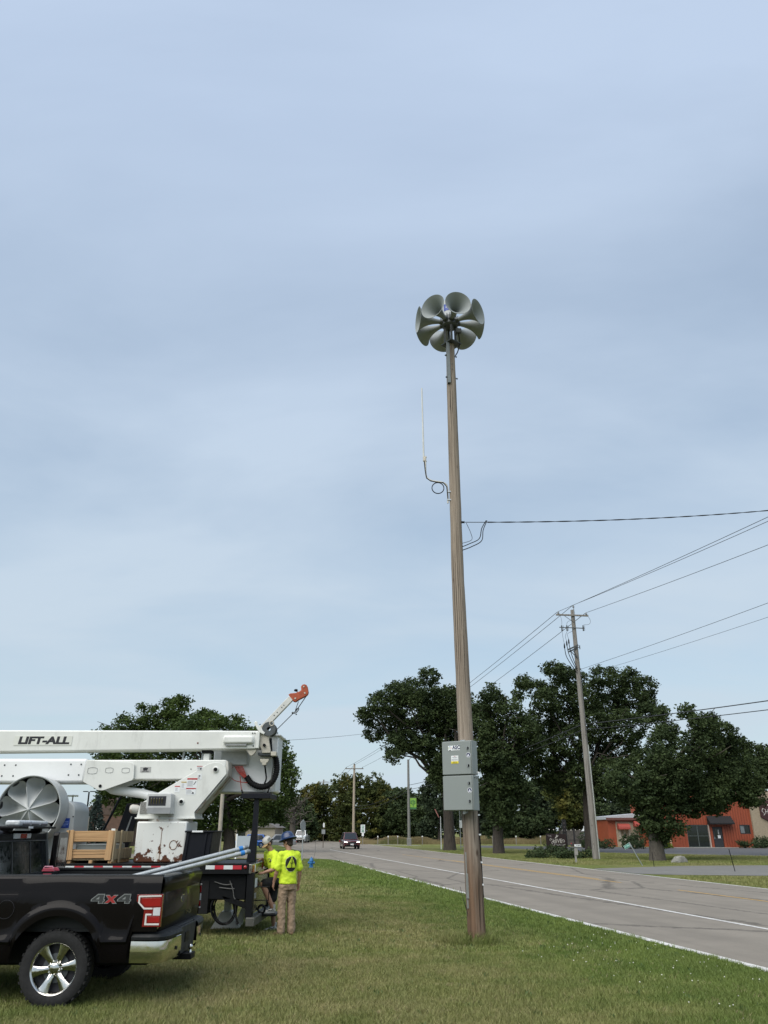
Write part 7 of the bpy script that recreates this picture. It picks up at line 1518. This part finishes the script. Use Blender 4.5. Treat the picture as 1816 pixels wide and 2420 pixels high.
# hair and hard hat
r_, f_, u_ = fr; mb = MB(); t = MB(); t.ball((0, 0, 0), (.082, .10, .094), 18, 12); mb.add([P(0, -.024, .018) + rot @ Vector(q) for q in t.v], t.f); t = MB(); t.ball((0, 0, 0), (.068, .05, .05), 14, 10); mb.add([P(0, -.055, -.05) + rot @ Vector(q) for q in t.v], t.f); fuse('hair', mb, HAIR, wa, .008, 3, .006, .02)
hh_ = MB(); prof = [(.168, .005), (.172, .012), (.150, .030), (.128, .040), (.122, .060), (.114, .095), (.095, .130), (.065, .152), (.03, .163), (0, .165), (0, .158), (.06, .146), (.09, .125), (.108, .09), (.117, .05), (.120, .034), (.15, .022), (.168, .005)]
t = MB(); t.lathe(prof, (0, 0, 0), (0, 0, 1), 40); hh_.add([P(0, -.012, .038) + rot @ Vector((q[0] * .99, q[1] * 1.16, q[2] * 1.05)) for q in t.v], t.f)
HATB = M('blue_hard_hat', (.007, .026, .085), .4, var=.2, vs=9, coat=.3); hat = obj('hard_hat', hh_, HATB, wa, smooth=60)
mb = MB(); mb.tube([P(0, q, .038 + .165 * math.sqrt(max(0, 1 - (q + .012) ** 2 / .0182)) + .004) for q in np.linspace(-.12, .10, 12)], .010, 6); obj('hat_ridge', mb, HATB, hat)
# SWS badge on the back
def badge(cx, cz, R0, fn, parent, target, letters=True, side=-1):
    def disc(nm, r0, mat, off, poly=None):
        mb = MB()
        if poly is None:
            n = 36; rings = 7; mb.add([fn(cx, cz)] + [fn(cx + r0 * i / rings * math.cos(2 * PI * k / n), cz + r0 * i / rings * math.sin(2 * PI * k / n)) for i in range(1, rings + 1) for k in range(n)],
                [(0, 1 + k, 1 + (k + 1) % n) for k in range(n)] + [(1 + i * n + k, 1 + (i + 1) * n + k, 1 + (i + 1) * n + (k + 1) % n, 1 + i * n + (k + 1) % n) for i in range(rings - 1) for k in range(n)])
        else:
            a, b, c = poly; m = 9; rows = [[(a[0] + (b[0] - a[0]) * i / m + (c[0] - b[0]) * j / m, a[1] + (b[1] - a[1]) * i / m + (c[1] - b[1]) * j / m) for j in range(i + 1)] for i in range(m + 1)]
            idx = {}; vs = []
            for i, rw in enumerate(rows):
                for j, q in enumerate(rw): idx[(i, j)] = len(vs); vs.append(fn(cx + q[0], cz + q[1]))
            fs = [(idx[(i, j)], idx[(i + 1, j)], idx[(i + 1, j + 1)]) for i in range(m) for j in range(i + 1)] + [(idx[(i, j)], idx[(i + 1, j + 1)], idx[(i, j + 1)]) for i in range(1, m) for j in range(i)]
            mb.add(vs, fs)
        o = obj(nm, mb, mat, parent, smooth=180); w = o.modifiers.new('wrap', 'SHRINKWRAP'); w.target = target; w.offset = off; w.wrap_mode = 'ABOVE_SURFACE'; return o
    disc('badge_rim', R0 * 1.07, M('badge_pale', (.62, .66, .40), .8), .004); disc('badge_disc', R0, M('badge_black', (.014, .016, .012), .8), .007)
    disc('badge_triangle', 0, HIVIS, .010, ((0, R0 * .98), (-R0 * .80, -R0 * .52), (R0 * .80, -R0 * .52)))
    if letters:
        for i, c in enumerate('SWS'):
            cu = bpy.data.curves.new('l', 'FONT'); cu.body = c; cu.size = R0 * .50; cu.align_x = 'CENTER'; cu.align_y = 'CENTER'; cu.offset = R0 * .010; cu.resolution_u = 3
            to = bpy.data.objects.new('l', cu); me = bpy.data.meshes.new_from_object(to); bpy.data.objects.remove(to)
            for v in me.vertices: q = fn(cx + v.co.x + R0 * .03, cz + R0 * (.42 - .37 * i) + v.co.y); v.co = q
            me.name = 'badge_letter'; me.materials.clear(); o = link('badge_letter', me, M('badge_black', (.014, .016, .012), .8), parent); w = o.modifiers.new('wrap', 'SHRINKWRAP'); w.target = target; w.offset = .015; w.wrap_mode = 'ABOVE_SURFACE'
badge(.0, 1.265, .138, lambda x, z: A(x, -.155, z), wa, shirt)

# ---- worker in the pale cap, leaning in over the tail of the truck
BX0, BY0 = -2.30, 17.88
wb_ = thing('person', 'worker in pale cap and black shorts leaning over the truck tail, foot on step', 'person', (BX0, BY0, 0))
fB, rB = Vector((-.80, -.60, 0)), Vector((-.60, .80, 0)); uB = Vector((0, 0, 1))
PB = Vector((-2.25, 17.87, .98)); NB_ = Vector((-2.385, 17.79, 1.50))
lean = (NB_ - PB).normalized(); fT = (fB - lean * fB.dot(lean)).normalized()
bd = MB(); P, rot, fr = head(bd, NB_ + Vector((-.075, -.05, .150)), (fB + Vector((0, 0, -.85))), (fB * .75 + uB))
capsule(bd, [NB_ + Vector((.01, .0, -.05)), NB_ + Vector((-.02, -.015, .03)), NB_ + Vector((-.05, -.035, .09))], [.062, .056, .054]); capsule(bd, [PB, PB.lerp(NB_, .5), PB.lerp(NB_, .85)], [.11, .105, .10])
shR = NB_ + rB * .185 - uB * .065; shL = NB_ - rB * .185 - uB * .065
aR = [shR, Vector((-2.50, 18.12, 1.21)), Vector((-2.60, 17.99, 1.345))]; aL = [shL, Vector((-2.275, 17.50, 1.16)), Vector((-2.48, 17.47, 1.10))]
for arm in (aR, aL): capsule(bd, arm, [.056, .043, .028]); capsule(bd, [NB_ - uB * .09, arm[0]], [.08, .06]); bd.ball(arm[1].lerp(arm[2], .3), .043, 12, 8)
hand(bd, aR[2], Vector((-.7, .15, -.35)), Vector((-.2, 0, 1)), .35, -1); hand(bd, aL[2], Vector((-1, -.05, -.15)), Vector((0, -.5, 1)), .5, 1)
hR, hL = PB + rB * .09 - uB * .05, PB - rB * .09 - uB * .05
legL = [hL, Vector((-2.50, 17.58, .88)), Vector((-2.285, 17.66, .45))]; legR = [hR, Vector((-2.33, 17.90, .52)), Vector((-2.275, 17.93, .10))]
for lg in (legL, legR): capsule(bd, lg, [.085, .060, .042]); c = lg[1].lerp(lg[2], .3); bd.ball(c, .060, 12, 8); capsule(bd, [lg[1], c, lg[2]], [.056, .060, .040])
fuse('body', bd, SKIN, wb_, .0062, 3); eyes(P, wb_)
sh = MB(); sh.loft([torso_ring(PB.lerp(NB_, t), rB, fT, a, b) for t, a, b in ((-.10, .186, .13), (.05, .185, .128), (.2, .180, .122), (.4, .186, .122), (.6, .2, .13), (.78, .204, .13), (.89, .186, .112), (.97, .13, .084), (1.03, .078, .068))])
for arm in (aR, aL): capsule(sh, [arm[0], arm[0].lerp(arm[1], .45), arm[0].lerp(arm[1], .84)], [.070, .068, .076], 16); capsule(sh, [NB_ - uB * .09, arm[0]], [.095, .072])
shB = fuse('shirt', sh, HIVIS, wb_, .011, 5, .026, .075)
so = MB(); so.loft([torso_ring(PB + uB * dz, rB, fB, a, b) for dz, a, b in ((-.16, .165, .118), (-.08, .175, .122), (0, .165, .115), (.04, .158, .11))])
capsule(so, [hL, hL.lerp(legL[1], .5), hL.lerp(legL[1], .88)], [.105, .100, .095], 16); capsule(so, [hR, hR.lerp(legR[1], .5), hR.lerp(legR[1], .80)], [.105, .100, .098], 16)
fuse('shorts', so, M('black_shorts', (.010, .010, .012), .85), wb_, .011, 5, .018, .07)
SH1 = M('white_grey_trainer', (.50, .49, .46), .6, var=.15, vs=20); SH2 = M('white_sole', (.55, .54, .52), .7)
for heel, nm in ((Vector((-2.235, 17.69, .347)), 0), (Vector((-2.23, 17.965, 0)), 1)):
    d = fB + Vector((-.15, .1, 0)) if nm == 0 else fB; s = shoe('shoe', heel, d, SH1, SH2, wb_)
    dd = d.normalized(); xx = Vector((-dd.y, dd.x, 0)); mb = MB(); c = heel + dd * .12 + xx * .052 + Vector((0, 0, .055)); mb.tube(spline([c - dd * .05 + Vector((0, 0, .02)), c - dd * .01 - Vector((0, 0, .012)), c + dd * .07 + Vector((0, 0, .015))], 5), .006, 6); obj('shoe_stripe', mb, INK, s)
    a_ = heel + dd * .04; mb = MB(); mb.tube([a_ + Vector((0, 0, .09)), a_ + Vector((0, 0, .15))], [.046, .045], 12); obj('sock', mb, M('sock_white', (.45, .44, .42), .9), wb_)
mb = MB(); t = MB(); t.ball((0, 0, 0), (.079, .096, .09), 18, 12); mb.add([P(0, -.022, .012) + rot @ Vector(q) for q in t.v], t.f); fuse('hair', mb, HAIR, wb_, .008, 3, .005, .02)
CAPW = M('off_white_cap', (.60, .585, .54), .85, var=.05, vs=20); capm = MB(); t = MB(); t.lathe([(.092, 0), (.094, .03), (.088, .065), (.066, .095), (.03, .109), (0, .111), (0, .105), (.06, .09), (.085, .055), (.088, 0)], (0, 0, 0), (0, 0, 1), 32)
capm.add([P(0, -.012, .035) + rot @ Vector((q[0] * .93, q[1] * 1.10, q[2])) for q in t.v], t.f); cap_ = obj('cap', capm, CAPW, wb_, smooth=60)
mb = MB(); rows = []
for i in range(5):
    q = i / 4; rows.append([P(math.sin(a) * (.084 + .002 * q), .085 * math.cos(a) * 1.0 + q * .075 * math.cos(a) ** .6, .040 - .020 * q - .018 * (math.sin(a) ** 2)) for a in np.linspace(-1.25, 1.25, 15)])
mb.grid(rows); o = obj('brim', mb, M('tan_brim', (.46, .31, .14), .8), cap_, smooth=60); m = o.modifiers.new('thick', 'SOLIDIFY'); m.thickness = .006
mb = MB(); mb.grid([[P(x, .0955 * 1.0 + .004 - 9 * x * x * .5, z) for x in np.linspace(-.028, .028, 6)] for z in (.058, .075, .092)]); obj('cap_patch', mb, INK, cap_)
for s in (-1, 1):
    mb = MB(); mb.grid([[P(s * (.093 - .25 * (z - .05) ** 1 * .5), y, z) for y in np.linspace(-.07, .0, 5)] for z in (.05, .08, .105)]); obj('mesh_panel', mb, M('grey_mesh', (.25, .25, .24), .9), cap_)
badge(0, 0, .045, lambda x, z: PB.lerp(NB_, .74) - rB * .085 + fT * .16 + rB * (-x) + lean * z, wb_, shB, False)
